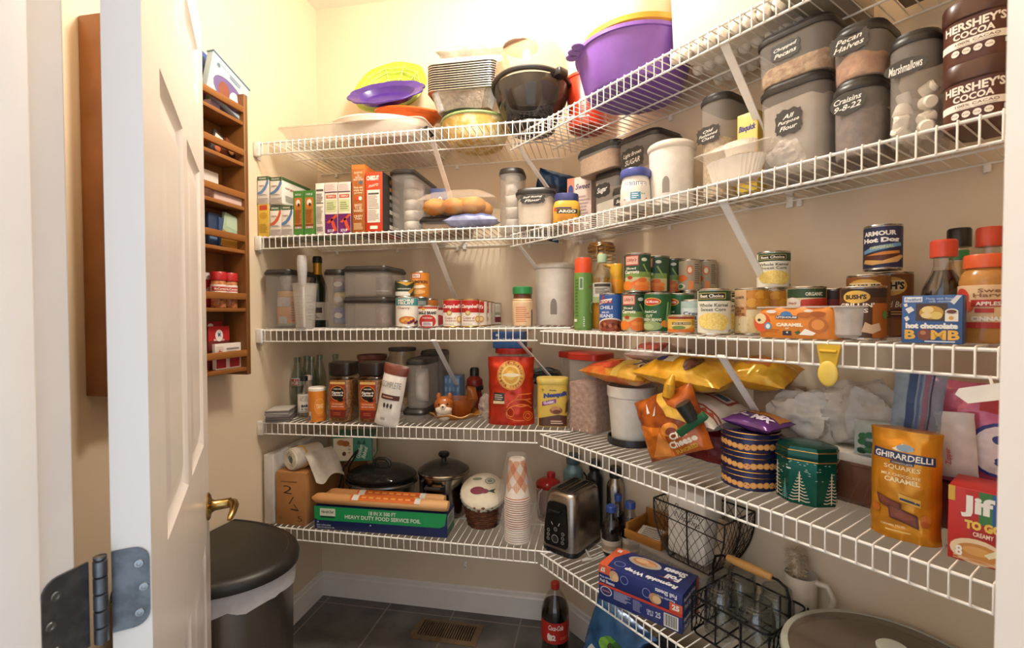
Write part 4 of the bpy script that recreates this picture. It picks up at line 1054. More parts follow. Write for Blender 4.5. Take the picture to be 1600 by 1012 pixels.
can('red and white soup can deepest in the receding row', 'B', 3, 749, 772.5, 471.5, .150, SP, soup('Cream of', 'Mushroom'), D=.0665, group=gp, gold=True, turn=-.6)
can('pale can with maroon picture at the far end of the soup row', 'B', 3, 760, 783, 473, .075, '#d8d0be', [('r', .55, .08, .95, .35, ink('#7a2a34')), ('r', 0, .5, .8, .9, ink('#c9c2ac')), ('l', .5, .45, .9, .6, 3, ink('#8a8a6a'))], D=.0665)
pm = rplace('B', 3, 801, 832, 448, .335, D=.074)
t = thing('cheese_shaker', 'tan shaker of grated cheese with green lid beside the white canister', 'shaker', pm.loc, camface('B', pm.s, .33))
H = pm.H; r = .036
b = MB(); b.lathe([(0, 0), (r, 0), (r+.001, .004), (r+.001, H*.62), (r-.001, H*.64), (r, H*.66), (r-.004, H*.7), (r-.004, H*.86)], mat('#d8b98e', .35, var=.06), 32)
b.art([('r', .1, .02, .9, .6, ink('#e2c09a')), ('l', .2, .1, .85, .5, 8, ink('#c9805a')), ('r', .92, .02, 1, .42, ink('#3f4a66'))], r*2.4, H, face_cyl(r+.001, .0), du=.006); part(t, 'shaker_body', b)
b = MB(); b.lathe([(r-.0035, H*.7), (r-.003, H*.7), (r-.003, H*.82), (r-.0035, H*.82)], mat('#6b3a22', .2, a=.8), 32, cap=(0, 0)); part(t, 'clear_neck', b)
b = MB(); b.lathe([(r-.003, H*.82), (r, H*.82), (r, H*.985), (r-.003, H), (0, H)], plas('#2f8a4a'), 36); part(t, 'lid', b, 'green plastic lid')

# ---------------------------------------------------------------- middle shelf, angled wall
crock('white canister with flat lid and grey arch window on the middle shelf', 'R', 3, 833.5, 900, 412, .170)
def bottle(name, label, cat, i, prof_body, m, cap, capm, neckpart=None, rz=None):
    t = thing(name, label, cat, i.loc, camface(i.w, i.s, i.d) if rz is None else rz)
    b = MB(); b.lathe(prof_body, m, 32); part(t, 'bottle_body', b)
    b = MB(); b.lathe(cap, capm, 28); part(t, 'cap', b)
    return t
i = rplace('R', 3, 897, 926, 403, .262, D=.0585); H = i.H; r = .0285
t = bottle('cooking_spray', 'green cooking spray can with orange cap next to the white canister', 'spray can', i, [(0, 0), (r, 0), (r, H*.78), (r-.002, H*.795), (0, H*.795)], mat('#6f9448', .3, var=.05), [(r-.002, H*.79), (r-.001, H*.79), (r-.001, H*.97), (r-.005, H), (0, H)], plas('#e0512a'))
ringlabel(t, 'printed_sleeve', r, .006, H*.76, '#6b9446', [('r', .3, .70, .5, .92, ink('#b9c5ae')), ('r', .34, .73, .46, .9, ink('#5d7a4a')), ('l', .05, .2, .3, .9, 12, ink('#50743a')), ('e', .95, .38, .1, .1, ink('#d8e0c8')), ('e', .95, .38, .08, .08, ink('#5f8a3c')), ('r', .0, .12, .2, .17, ink('#dfe6d4')), ('l', .5, .03, .58, .22, 5, ink('#dfe6d4')), ('e', .85, .75, .06, .03, ink('#b4552f'))])
i = rplace('R', 3, 926, 956, 397, .218, D=.062); H = i.H; r = .031
t = bottle('oil_bottle', 'clear bottle of golden oil with pale green cap', 'bottle', i, [(0, 0), (r*.9, 0), (r, .005), (r, H*.30), (r*.96, H*.34), (r, H*.38), (r, H*.68), (r*.86, H*.76), (r*.5, H*.85), (r*.42, H*.88), (r*.42, H*.9)], mat('#e6dcb4', .06, glass=True, a=.25), [(r*.46, H*.89), (r*.5, H*.89), (r*.5, H*.985), (r*.42, H), (0, H)], plas('#a9c4a0'))
b = MB(); b.lathe([(0, .004), (r*.86, .004), (r*.95, .01), (r*.95, H*.3), (r*.91, H*.34), (r*.95, H*.38), (r*.95, H*.62), (0, H*.62)], mat('#c98a1e', .15, a=.85), 32); part(t, 'oil', b)
ringlabel(t, 'paper_label', r, H*.36, H*.26, '#dcd6c8', [('r', .1, .8, .9, .95, ink('#4a4438')), ('l', .15, .45, .85, .75, 4, ink('#5c564c')), ('r', .0, .0, .6, .3, ink('#a8b47a'))], 2.2)
i = rplace('R', 3, 918, 961, 378, .085, D=.115); H = i.H
t = thing('clip_jar', 'large glass clip top jar with amber contents behind the oil', 'jar', i.loc, camface('R', i.s, .085))
r = .052
b = MB(); b.lathe([(0, 0), (r, 0), (r+.003, .006), (r+.003, H*.62), (r*.8, H*.75), (r*.8, H*.80), (r*.86, H*.81), (r*.86, H*.87)], mat('#e8e0c8', .05, glass=True, a=.3), 40); part(t, 'glass_body', b)
b = MB(); b.lathe([(0, .006), (r*.96, .006), (r*.97, H*.58), (0, H*.59)], mat('#b0801e', .3, col2='#d3a63a', scale=40), 40); part(t, 'contents', b)
b = MB(); b.lathe([(0, H*.875), (r*.9, H*.875), (r*.93, H*.89), (r*.93, H*.95), (r*.8, H*.985), (0, H)], mat('#8a5a2a', .15, a=.75), 40); part(t, 'glass_lid', b)
b = MB()
for zz_ in (.80, .845, .90, .94): b.tube([((r*.93+.001)*math.cos(2*PI*q/32), (r*.93+.001)*math.sin(2*PI*q/32), H*zz_) for q in range(32)], .0018, TINGOLD, 5, True)
b.tube([(-.014, -r*.96, H*.80), (-.014, -r*.99, H*.93), (0, -r*.99, H*.955), (.014, -r*.99, H*.93), (.014, -r*.96, H*.80)], .0022, metal('#b8a88a'), 6)
b.box(-.006, .006, -r*1.02, -r*.96, H*.74, H*.86, metal('#b8a88a'), .001); part(t, 'wire_clip', b)
i = rplace('R', 3, 951, 976, 412, .155, D=.056); H = i.H; r = .028
t = bottle('lemon_juice_bottle', 'yellow squeeze bottle with spout cap behind the carrot cans', 'bottle', i, [(0, 0), (r, 0), (r+.001, .006), (r, H*.7), (r*.9, H*.76), (0, H*.77)], mat('#e0951e', .3, var=.05), [(r*.7, H*.76), (r*.75, H*.76), (r*.75, H*.97), (r*.6, H), (0, H)], plas('#d8a52a'))
b = MB(); b.tube([(-r*.4, 0, H*.95), (-r*1.5, 0, H*.99)], [.009, .004], plas('#d8a52a'), 10); part(t, 'spout', b)
can('blue chili beans can at the front beside the oil bottle', 'R', 3, 937, 974, 458.5, .258, '#33589c', [('r', .55, 0, 1, 1, ink('#3a62aa')), ('t', '^', .22, .93, .14, .12, ink('#a8322a'), {'b': .05}), ('p', [(.0, .72), (.5, .8), (.52, .9), (.02, .84)], ink('#e8e2da')), ('t', 'BROOKS', .28, .80, .5, .09, ink('#a8322a'), {'b': .04}), ('t', 'CHILI', .3, .64, .46, .1, ink('#dfe8f2'), {'b': .02}), ('t', 'MILD', .3, .50, .25, .05, ink('#dfe8f2')), ('t', 'BEANS', .3, .40, .5, .1, ink('#dfe8f2'), {'b': .03}), ('e', .48, .12, .5, .22, ink('#e8dccb')), ('e', .48, .10, .46, .20, ink('#8a3f22'))]+[('e', .12+.085*q, .08+.08*((q*7) % 3)/2, .05, .05, ink('#5b2416' if q % 2 else '#b8693a')) for q in range(9)], D=.0735, arc=2.6)
def carrots(sh): return [('r', 0, .5, 1, 1, ink('#2f4f34')), ('r', 0, .35, 1, .52, ink('#7d9a4a')), ('r', 0, .0, 1, .37, ink('#c9c08a')), ('r', .02, .70, .50, .985, ink('#b8483c')), ('r', .05, .73, .47, .955, ink('#e8b9a4')), ('t', 'Libby\'s', .26, .845, .34, .12, ink('#a8382e'), {'i': .35, 'b': .02}), ('e', .68, .86, .1, .05, ink('#d9dccb')), ('t', 'Sliced', .24, .62, .34, .065, ink('#f0ead8')), ('t', 'Carrots', .26, .52, .5, .1, ink('#f2ecda'), {'b': .035}), ('e', .22, .36, .09, .05, ink('#b03a2c')), ('p', [(.62, .72), (.66, .74), (.86, .45), (.8, .44)], ink('#8fb05a')), ('e', .10, .14, .24, .13, ink('#e6802a')), ('p', [(.2, .2), (.6, .36), (.74, .33), (.7, .22), (.4, .1)], ink('#e0702a')), ('e', .64, .18, .26, .09, ink('#e88a3a')), ('e', .62, .07, .28, .08, ink('#e2762c')), ('e', .62, .29, .14, .065, ink('#dc6a28'))]
lb = can('carrot can in the lower row beside the chili beans', 'R', 3, 972, 1009.5, 457.5, .250, '#2f4f34', carrots(0), D=.0735, turn=.1, arc=2.3, group='carrot cans')
lu2 = can('unlabelled tin under the second upper carrot can', 'R', 3, 1003, 1040, 458, .165, '#3c5a34', [], D=.0735)
lu3 = can('dark tin under the third upper carrot can', 'R', 3, 1035, 1068, 459, .087, '#3c4a30', [], D=.0735)
can('carrot can on top of the lower carrot can, first of the upper row', 'R', 3, 975, 1017, 397, .250, '#2f4f34', carrots(0), D=.076, turn=.1, arc=2.3, z0=lb.top+.0005, group='carrot cans')
can('carrot can second in the upper row', 'R', 3, 1008, 1045, 401, .165, '#2f4f34', carrots(0), D=.0735, turn=-.3, arc=2.3, z0=lu2.top+.0005, group='carrot cans')
can('carrot can third in the upper row, before the facts cans', 'R', 3, 1034, 1068, 405, .087, '#2f4f34', carrots(0), D=.0735, turn=-.35, arc=2.3, z0=lu3.top+.0005, group='carrot cans')
for q, (xl, xr, y, d, lab) in enumerate([(1062, 1093, 406, .105, 'can with facts table next to the upper carrot cans'), (1090, 1116, 407, .040, 'can with facts table farthest along the upper row')]):
    u0 = can(['plain can hidden low behind the green beans', 'plain can hidden low behind the corn can'][q], 'R', 3, xl, xr, 456, d, '#8a8f7a', [], D=.062)
    can(lab, 'R', 3, xl, xr, y, d, '#b5a68c', [('r', .45, .0, 1, 1, ink('#a89a84')), ('l', .72, .2, .98, .9, 10, ink('#6b6256')), ('e', .55, .68, .12, .16, ink('#d8743a')), ('e', .55, .68, .07, .1, ink('#ead9c0')), ('e', .25, .4, .22, .12, ink('#d9702e')), ('r', .5, .0, .68, .3, ink('#e08a4a')), ('e', .2, .12, .2, .1, ink('#dfe0d0')), ('e', .2, .12, .12, .07, ink('#4f7a4a'))], D=.062, z0=u0.top+.0005, turn=-.1)
GB = [('e', .3, .80, .30, .11, ink('#e0b23a')), ('e', .3, .80, .27, .09, ink('#c63a2a')), ('t', 'Del Monte', .3, .805, .44, .08, ink('#f2e6d0'), {'b': .02}), ('t', 'FreshCut', .26, .53, .44, .07, ink('#f0efe0'), {'i': .3, 'b': .02}), ('t', 'CUT', .24, .41, .24, .08, ink('#e8ecc9')), ('t', 'GREEN BEANS', .3, .31, .62, .08, ink('#e8ecc9')), ('e', .3, .14, .34, .13, ink('#8fa068')), ('e', .2, .12, .2, .08, ink('#a9b884')), ('e', .75, .2, .16, .1, ink('#d8893a')), ('p', [(.72, .25), (.8, .25), (.84, .8), (.78, .78)], ink('#7da55a')), ('p', [(.8, .3), (.86, .3), (.96, .75), (.9, .78)], ink('#6b954a'))]
can('green bean can with red fruit logo in the lower row', 'R', 3, 1008.5, 1047, 457.5, .245, '#1f5a2c', GB, D=.0735, arc=2.5)
can('green bean can standing behind the other, above the small yellow can', 'R', 3, 1045, 1081, 458.5, .170, '#1f5a2c', GB, D=.0735, arc=2.5, turn=-.35)
can('short yellow can of peppers at the shelf front', 'R', 3, 1043, 1086, 491.5, .278, '#e0b24a', [('r', .0, .86, 1, 1, ink('#8a2e1a')), ('r', .0, .0, 1, .2, ink('#d9702a')), ('e', .5, .45, .3, .26, ink('#e8d090')), ('r', .22, .48, .78, .64, ink('#5a4a22')), ('t', 'OLD EL PASO', .5, .56, .5, .1, ink('#f0e2b8')), ('e', .42, .3, .2, .12, ink('#6f8a3a')), ('e', .8, .2, .12, .1, ink('#d98a2a')), ('l', .82, .45, .98, .8, 4, ink('#8a6a2a'))], D=.0665)
can('pale blue can of cream soup behind the whole corn', 'R', 3, 1069, 1100, 468, .205, '#cdd8d6', [('r', 0, .78, 1, 1, ink('#a9c0bc')), ('t', 'Cream', .5, .6, .7, .12, ink('#34406a')), ('t', 'CRISP', .5, .45, .7, .12, ink('#34406a')), ('l', .2, .1, .8, .35, 3, ink('#8a9a98'))], D=.068)
CORN = mat('#e8c55a', .5, col2='#f2dc8a', scale=240)
def corn(): return [('r', 0, .76, 1, 1, ink('#1f4a2e')), ('r', .06, .80, .76, .95, ink('#c8b36a')), ('r', .08, .815, .74, .935, ink('#17150f')), ('t', 'Best Choice', .41, .875, .58, .08, ink('#efe6d0'), {'b': .03}), ('t', 'Whole Kernel', .45, .66, .74, .08, ink('#5f6048')), ('t', 'Sweet Corn', .45, .555, .62, .08, ink('#5f6048')), ('e', .45, .28, .40, .2, CORN), ('e', .62, .22, .2, .16, CORN), ('e', .9, .05, .05, .04, ink('#8f8a7a'))]
cn = can('whole kernel corn can with dark green band in the lower row', 'R', 3, 1090, 1142.5, 451.5, .262, '#e9e3cf', corn(), D=.0765, turn=.05)
can('corn can half hidden between the front corn can and the potatoes', 'R', 3, 1118, 1153, 455, .130, '#e0dac6', corn(), D=.0765)
def potato(): return [('r', 0, 0, .42, 1, ink('#d9b184')), ('r', .03, .40, .42, .62, ink('#cf9a62')), ('t', 'Whole', .22, .58, .3, .07, ink('#6b3a22')), ('t', 'NEW\nPOTATOES', .22, .47, .34, .14, ink('#7a2e1a'), {'b': .03}), ('t', 'FARMER', .22, .83, .3, .06, ink('#6b4a2a')), ('r', .42, .55, 1, 1, ink('#b07a2e'))]+[('e', .55+.2*(q % 3), .88-.18*(q//3), .13, .11, ink('#e0a23a' if q % 2 else '#cf8a2e')) for q in range(6)]+[('e', .14+.22*(q % 4), .28-.17*(q//4), .13, .11, ink('#f0dcae' if q % 2 else '#e3c98a')) for q in range(8)]
po = can('can of whole new potatoes left of the caramel pack', 'R', 3, 1148, 1201, 450.5, .195, '#e8d0a0', potato(), D=.0745, turn=-.1)
p2 = can('second can of new potatoes behind the caramel pack', 'R', 3, 1186, 1231, 452, .118, '#e0c690', potato(), D=.0745, turn=-.5)
can('corn can on top of the second potato can', 'R', 3, 1186, 1232, 394, .118, '#e9e3cf', corn(), D=.0745, z0=p2.top+.0005, turn=.15)
ORG = [('r', 0, .80, 1, 1, ink('#2e4a2e')), ('t', 'ORGANIC', .66, .88, .36, .08, ink('#e6e8d6'), {'b': .03}), ('p', [(.35, .55), (1, .6), (1, .80), (.4, .76)], ink('#c8402a')), ('e', .2, .66, .19, .15, ink('#e9e3d6')), ('t', 'Simply', .2, .68, .24, .07, ink('#b5402a'), {'i': .3}), ('r', .66, .55, .86, .62, ink('#3a4a5c')), ('r', .0, .0, 1, .50, ink('#dccba0'))]
can('organic bean can with green and red bands above the caramel pack', 'R', 3, 1230, 1291, 448, .190, '#e0d2ae', ORG, D=.0765)
can('dark tin of olives between the organic can and the grilling beans', 'R', 3, 1285, 1318, 451, .112, '#3a2a22', [('r', 0, .6, 1, .8, ink('#8a2e2a'))]+[('e', .2+.2*q, .4, .1, .08, ink('#6b1f22')) for q in range(4)], D=.070)
BROWN = '#54301a'
def bush(sub): return [('r', 0, .82, 1, 1, ink('#33241a')), ('r', .62, 0, 1, .7, ink('#b0621e')), ('e', .34, .83, .24, .13, ink('#d8aa4a')), ('t', 'BUSH\'S', .34, .83, .36, .1, ink('#2a1c12'), {'b': .05}), ('t', 'GRILLIN\'', .34, .66, .62, .09, ink('#f0e6d4'), {'b': .03}), ('t', 'BEANS', .30, .55, .5, .09, ink('#f0e6d4'), {'b': .03}), ('l', .1, .36, .5, .48, 3, ink('#d0b48a')), ('p', [(.44, .12), (.62, .08), (.78, .16), (.74, .3), (.6, .26), (.5, .32)], ink('#d9b48e')), ('r', .36, .08, .42, .38, ink('#c9b09a')), ('e', .15, .15, .12, .12, ink('#8a5a2e')), ('p', [(.8, .44), (.9, .36), (.95, .5), (.84, .56)], ink('#4f9a4a'))]
bb = can('grilling beans can with orange flame label, front right of the caramel pack', 'R', 3, 1312, 1386, 447.5, .255, BROWN, bush(0), D=.0745, turn=.1)
def big(): return [('e', .4, .8, .36, .16, ink('#d8a84a')), ('r', .1, .72, .7, .90, ink('#e6cf9a')), ('t', 'BUSH\'S', .4, .81, .6, .13, ink('#1f140c'), {'b': .05}), ('t', 'Baked Beans', .5, .5, .7, .1, ink('#e6d5ba'), {'i': .2}), ('r', .0, .3, 1, .42, ink('#4a2815')), ('l', .1, .32, .9, .4, 2, ink('#c89a5a')), ('e', .5, .12, .4, .14, ink('#8f5a26'))]
b1 = can('tall brown baked beans can with yellow logo, left of its pair', 'R', 3, 1322, 1392, 430, .150, '#8a5524', big(), D=.0755, turn=.05)
b2 = can('tall brown baked beans can, right of its pair behind the cocoa treat box', 'R', 3, 1366, 1420, 426, .068, '#7d4a20', big(), D=.0755, turn=.1)
can('dark blue hot dog sauce can on top of the baked beans cans', 'R', 3, 1349, 1411, 353, .140, '#26284e', [('t', 'ARMOUR', .42, .84, .72, .12, ink('#efe9df'), {'b': .05}), ('t', 'Hot Dog', .45, .66, .8, .15, ink('#f4efe6'), {'b': .06}), ('p', [(.05, .42), (.3, .52), (.9, .6), (.92, .52), (.4, .42), (.08, .34)], ink('#6fa4cc')), ('t', 'ORIGINAL', .48, .50, .5, .07, ink('#d9d77a'), {'b': .02, 'rot': .08}), ('e', .5, .24, .44, .13, ink('#5a2a16')), ('p', [(.06, .12), (.3, .06), (.8, .12), (.98, .26), (.9, .3), (.5, .16), (.12, .2)], ink('#d8a662')), ('p', [(.14, .3), (.5, .38), (.85, .4), (.86, .34), (.5, .3)], ink('#d5873a'))], D=.066, z0=max(b1.top, b2.top)+.0005)
# caramel dip pack
i = place('R', 3, 1180, 1330, 478, .314)
t = thing('caramel_dip_pack', 'orange sleeved pack of caramel dip cups lying at the shelf front', 'pack', pos('R', i.s, .275, i.z), yaw('R', .02))
Wd, H = i.W*.99, i.H
CAR = paper('#d9822a')
b = MB(); b.loft([rr(Wd*.86, .072, .022, 4, -.07*Wd, 0, 0), rr(Wd*.86, .078, .024, 4, -.07*Wd, 0, .01), rr(Wd*.86, .078, .024, 4, -.07*Wd, 0, H-.012), rr(Wd*.84, .066, .022, 4, -.07*Wd, 0, H-.002)], CAR)
b.art([('e', .06, .5, .12, .40, ink('#d9552a')), ('e', .04, .66, .08, .22, ink('#ecd3a0')), ('e', .02, .6, .025, .06, ink('#3f3a20')), ('e', .15, .35, .05, .16, ink('#4f96b8')), ('e', .15, .35, .03, .1, ink('#dfe8ea')), ('p', [(.30, .74), (.34, .92), (.40, .97), (.46, .92), (.50, .74)], ink('#4a7fb4')), ('r', .26, .66, .56, .78, ink('#26365c')), ('t', 'LITEHOUSE', .41, .72, .28, .08, ink('#f0ebe0'), {'b': .03}), ('t', 'CARAMEL', .45, .42, .36, .14, ink('#f6ead0'), {'b': .06}), ('t', 'DIP', .42, .28, .05, .06, ink('#f6ead0')), ('l', .12, .08, .33, .25, 2, ink('#b5601e')), ('r', .36, .0, .48, .18, ink('#2c2a3a')), ('t', '4', .42, .12, .03, .09, ink('#f0ebe0')), ('p', [(.52, .14), (.58, .2), (.6, .1), (.55, .04)], ink('#3a5a34')), ('p', [(.58, .04), (.66, .28), (.8, .12), (.76, .02)], ink('#ece6da')), ('e', .82, .42, .12, .3, ink('#b5652a')), ('e', .82, .44, .08, .2, ink('#d88c42')), ('e', .64, .82, .09, .1, ink('#b8682a')), ('e', .82, .85, .1, .1, ink('#a85a22')), ('e', .2, .95, .07, .07, ink('#e9e2d6')), ('e', .7, .97, .06, .05, ink('#e9e2d6'))], Wd*.80, H-.014, lambda u, v, l: Vector((u-.07*Wd, -.039-l, .006+v)))
part(t, 'printed_sleeve', b)
for q in range(4):
    b = MB(); x = -.36*Wd+q*.25*Wd
    b.lathe([(0, .004), (.026, .004), (.032, .01), (.034, H-.004), (.038, H-.003), (.038, H), (0, H)], mat('#d9d0c4', .2, a=.7), 28, cx=x if q < 3 else Wd*.40)
    part(t, 'dip_cup', b)
# hot chocolate treat box
BL = '#3a5f96'
carton('cocoa_treat_box', 'small blue hot chocolate treat box with a window', 'box', 'R', 3, 1407, 1500, 461, .316, .050, BL,
       [('r', .04, .86, .35, .97, ink('#e4e6ea')), ('t', 'Frankford', .195, .915, .26, .07, ink('#3a5f96'), {'b': .02}), ('t', 'Made with Belgian\nmilk chocolate', .66, .9, .5, .1, ink('#c8d4e4'), {'b': 0}), ('r', .24, .47, .76, .83, ink('#4a3320')), ('e', .5, .64, .2, .14, ink('#c99a3a')), ('e', .44, .7, .1, .07, ink('#ead08a')), ('e', .58, .58, .1, .08, ink('#e2c26a')), ('e', .42, .58, .09, .06, ink('#e8cf90')), ('p', [(.06, .72), (.16, .77), (.22, .69), (.12, .62)], ink('#e6e2da')), ('p', [(.03, .82), (.09, .84), (.1, .77), (.05, .76)], ink('#e6e2da')), ('p', [(.04, .53), (.1, .57), (.14, .5), (.08, .45)], ink('#e6e2da')), ('r', .72, .46, .93, .66, ink('#ece6da')), ('e', .825, .66, .105, .06, ink('#ece6da')), ('e', .825, .66, .08, .04, ink('#6b3a22')), ('e', .82, .53, .04, .04, ink('#d8a24a')), ('p', [(.80, .86), (.86, .80), (.98, .98), (.9, .99)], ink('#d9d9dc')), ('t', 'hot chocolate', .5, .365, .86, .12, ink('#f0ede6'), {'b': .07}), ('t', 'B', .15, .18, .19, .2, ink('#e0ac3e'), {'b': .04}), ('e', .40, .18, .125, .12, ink('#7a3f22')), ('e', .37, .22, .05, .045, ink('#b8774a')), ('t', 'MB', .73, .18, .46, .2, ink('#e0ac3e'), {'b': .04}), ('l', .4, .02, .95, .07, 1, ink('#c8d4e4'))], side='#304e80', rz=.12)
def sauce(label, xl, xr, yt, d, D, bodyc, capc, neckc, fill=.6, green=False):
    i = rplace('R', 3, xl, xr, yt, d, D=D); H = i.H; r = D/2
    t = bottle('sauce_bottle', label, 'bottle', i, [(0, 0), (r*.92, 0), (r, .005), (r, H*.45), (r*.92, H*.53), (r*.55, H*.68), (r*.46, H*.74), (r*.46, H*.84)], mat('#d8d0c4', .06, glass=True, a=.3), [(r*.48, H*.83), (r*.62, H*.83), (r*.62, H*.985), (r*.55, H), (0, H)], plas(capc))
    b = MB(); b.lathe([(0, .004), (r*.90, .004), (r*.95, .01), (r*.95, H*.45), (r*.87, H*.53), (r*.50, H*.67), (r*.44, H*.70), (0, H*.70)], mat(bodyc, .15, var=.05), 32); part(t, 'sauce', b)
    ringlabel(t, 'paper_label', r, H*.10, H*.28, neckc, [('r', .1, .4, .9, .7, ink('#6b3a1e')), ('l', .2, .1, .8, .3, 3, ink('#5c4a3a'))])
    if green:
        b = MB(); b.lathe([(r*.5, H*.72), (r*.51, H*.72), (r*.51, H*.80), (r*.5, H*.80)], plas('#3f8a4a'), 24, cap=(0, 0)); part(t, 'neck_band', b, 'green band round the neck')
    return t
sauce('dark soy sauce bottle with red cap behind the blue treat box', 1448, 1502, 375, .195, .062, '#1c1410', '#c8452a', '#b8813a')
sauce('clear vinegar bottle with black cap and green neck band at the wall', 1474, 1524, 357, .068, .06, '#c8a060', '#1a1817', '#d8c49a', green=True)
sauce('red capped soy bottle behind the applesauce jar, at the shelf end', 1516, 1578, 355, .138, .060, '#1c1410', '#c8452a', '#b8813a')
i = rplace('R', 3, 1503, 1584, 398, .222, D=.070); H = i.H; r = .035
t = thing('applesauce_jar', 'jar of applesauce with orange red lid at the right end', 'jar', i.loc, camface('R', i.s, .222))
b = MB(); b.lathe([(0, 0), (r*.93, 0), (r, .006), (r*.97, H*.5), (r, H*.7), (r*.92, H*.78), (r*.72, H*.84), (r*.72, H*.88), (0, H*.88)], mat('#b9803e', .18, var=.05), 36); part(t, 'jar_body', b)
ringlabel(t, 'paper_label', r, H*.17, H*.48, '#e2bd92', [('e', .08, .72, .16, .22, ink('#c8402f')), ('e', .2, .5, .12, .14, ink('#d2583a')), ('r', .0, .0, 1, .14, ink('#b8362f')), ('r', .0, .16, .22, .42, ink('#e8e2d8')), ('t', 'Sweet\nHarvest', .62, .82, .62, .2, ink('#8a5a3a')), ('r', .28, .5, 1, .66, ink('#b8362f')), ('t', 'APPLESAUCE', .66, .57, .62, .09, ink('#f2e6d8'), {'b': .03}), ('r', .34, .36, .6, .46, ink('#b8362f')), ('t', 'CINNAMON', .62, .22, .66, .11, ink('#f2ece2'), {'b': .05})], 2.4)
b = MB(); b.lathe([(r*.78, H*.845), (r*.84, H*.85), (r*.84, H*.985), (r*.8, H), (0, H)], plas('#d85a2a'), 36); part(t, 'lid', b, 'orange red lid')

# ================================================================ second lowest shelf, back wall
z2 = lambda s: zdeck('B', 2, s)
rnd = random.Random(4)
for q in range(5):
    lab = ['lowest grey square coaster of the small stack at the left wall', 'second lowest grey square coaster of the stack', 'middle grey square coaster of the stack at the left wall', 'second highest grey square coaster of the stack', 'topmost grey square coaster of the stack at the left wall'][q]
    b = MB(); b.box(-.0435, .0435, -.0575, .0575, 0, .0075, matte('#8d8580' if q % 2 else '#6f6a6a'), .001); b.box(-.040, .040, -.054, .054, .0076, .0085, matte('#b9b2aa'))
    solo('coaster', lab, 'coaster', b, pos('B', .070+rnd.uniform(-.002, .003), .372+rnd.uniform(-.004, .004), z2(.06)+q*.0087), .38+rnd.uniform(-.05, .05), 'stacked grey coasters')
COKE = mat('#b9d0c2', .05, glass=True, a=.40)
for q, (px, d, lb) in enumerate([(460, .215, 'empty green glass bottle nearest the left wall'), (474, .150, 'empty green glass bottle behind the two small sauce bottles'), (485.5, .185, 'empty green glass bottle in the middle of the five'), (498.5, .095, 'tallest looking empty green glass bottle, near the back wall'), (515.5, .065, 'empty green glass bottle behind the first instant coffee jar')]):
    s, _d = roundfit('B', d, px-4, px+4, 560)
    s, d = ((.034, .215), (.034, .150), (.084, .192), (.058, .092), (.107, .045))[q]
    t = thing('glass_bottle', lb, 'bottle', pos('B', s, d, z2(.1)), camface('B', s, d)-.5, 'empty green glass bottles')
    b = MB(); H = .228
    b.lathe([(0, .003), (.024, 0), (.028, .004), (.0285, .05), (.0255, .075), (.027, .105), (.0285, .125), (.024, .155), (.0155, .185), (.0125, .205), (.0125, .212), (.0145, .214), (.0145, .224), (.0125, H), (.0105, H), (.0105, .205)], COKE, 24, cap=(1, 0)); part(t, 'glass_body', b)
    if q < 2: ringlabel(t, 'red_band', .0262, .108, .032, '#c9d0cb', [('r', .0, .08, .75, .92, ink('#b8362f')), ('t', 'Coca-Cola', .4, .5, .6, .6, ink('#ece4dc'), {'i': .3})], 2.6, 'red and white printed band')
t = bottle('sauce_bottle', 'small clear bottle with white sketched label and black cap', 'bottle', rplace('B', 2, 466, 484, 590, .318, D=.046, H=.165), [(0, 0), (.022, 0), (.023, .003), (.023, .095), (.012, .13), (.0115, .15)], mat('#d8d4cc', .06, glass=True, a=.4), [(.013, .143), (.015, .144), (.015, .162), (.0, .165)], plas('#1d1b1a'))
ringlabel(t, 'paper_label', .023, .02, .072, '#eae4da', [('t', 'LESS\nFUSS', .5, .76, .6, .3, ink('#4c4844'), {'b': -.01}), ('t', 'BAR', .55, .36, .5, .14, ink('#22201f'), {'b': .06}), ('t', 'B Q', .5, .18, .4, .1, ink('#22201f')), ('l', .2, .04, .8, .09, 1, ink('#8a8580'))], 2.2)
t = bottle('sauce_bottle', 'small bottle with pale cap beside the sketched label bottle', 'bottle', rplace('B', 2, 473, 491, 588, .258, D=.044, H=.16), [(0, 0), (.022, 0), (.023, .003), (.023, .09), (.012, .125), (.0115, .145)], mat('#cbb9a4', .1, a=.6), [(.0125, .138), (.0145, .139), (.0145, .157), (.0, .16)], plas('#d9cfc4'))
i = rplace('B', 2, 482.5, 509, 604, .375, D=.064); H = i.H; r = .032
t = thing('drink_can', 'orange canister with white cap in front of the glass bottles', 'canister', i.loc, camface('B', i.s, .37))
b = MB(); b.lathe([(0, 0), (r, 0), (r+.0005, .003), (r+.0005, H*.9), (0, H*.9)], paper('#e0862a'), 36)
b.art([('r', 0, .05, .16, .35, ink('#d9d2c8')), ('r', .02, .06, .14, .2, ink('#4f6a9a')), ('e', .62, .52, .28, .26, ink('#eba55a')), ('e', .62, .52, .25, .235, ink('#e28c30')), ('t', 'TANG', .62, .52, .36, .16, ink('#f3c68c'), {'b': .04}), ('t', 'ORANGE', .66, .16, .4, .07, ink('#c4641c'))], r*2.2, H*.88, face_cyl(r+.0006, 0), du=.006); part(t, 'can_body', b)
b = MB(); b.lathe([(r*.98, H*.895), (r*1.01, H*.9), (r*1.01, H*.97), (r*.9, H), (0, H)], plas('#efe6d8'), 36); part(t, 'cap', b)
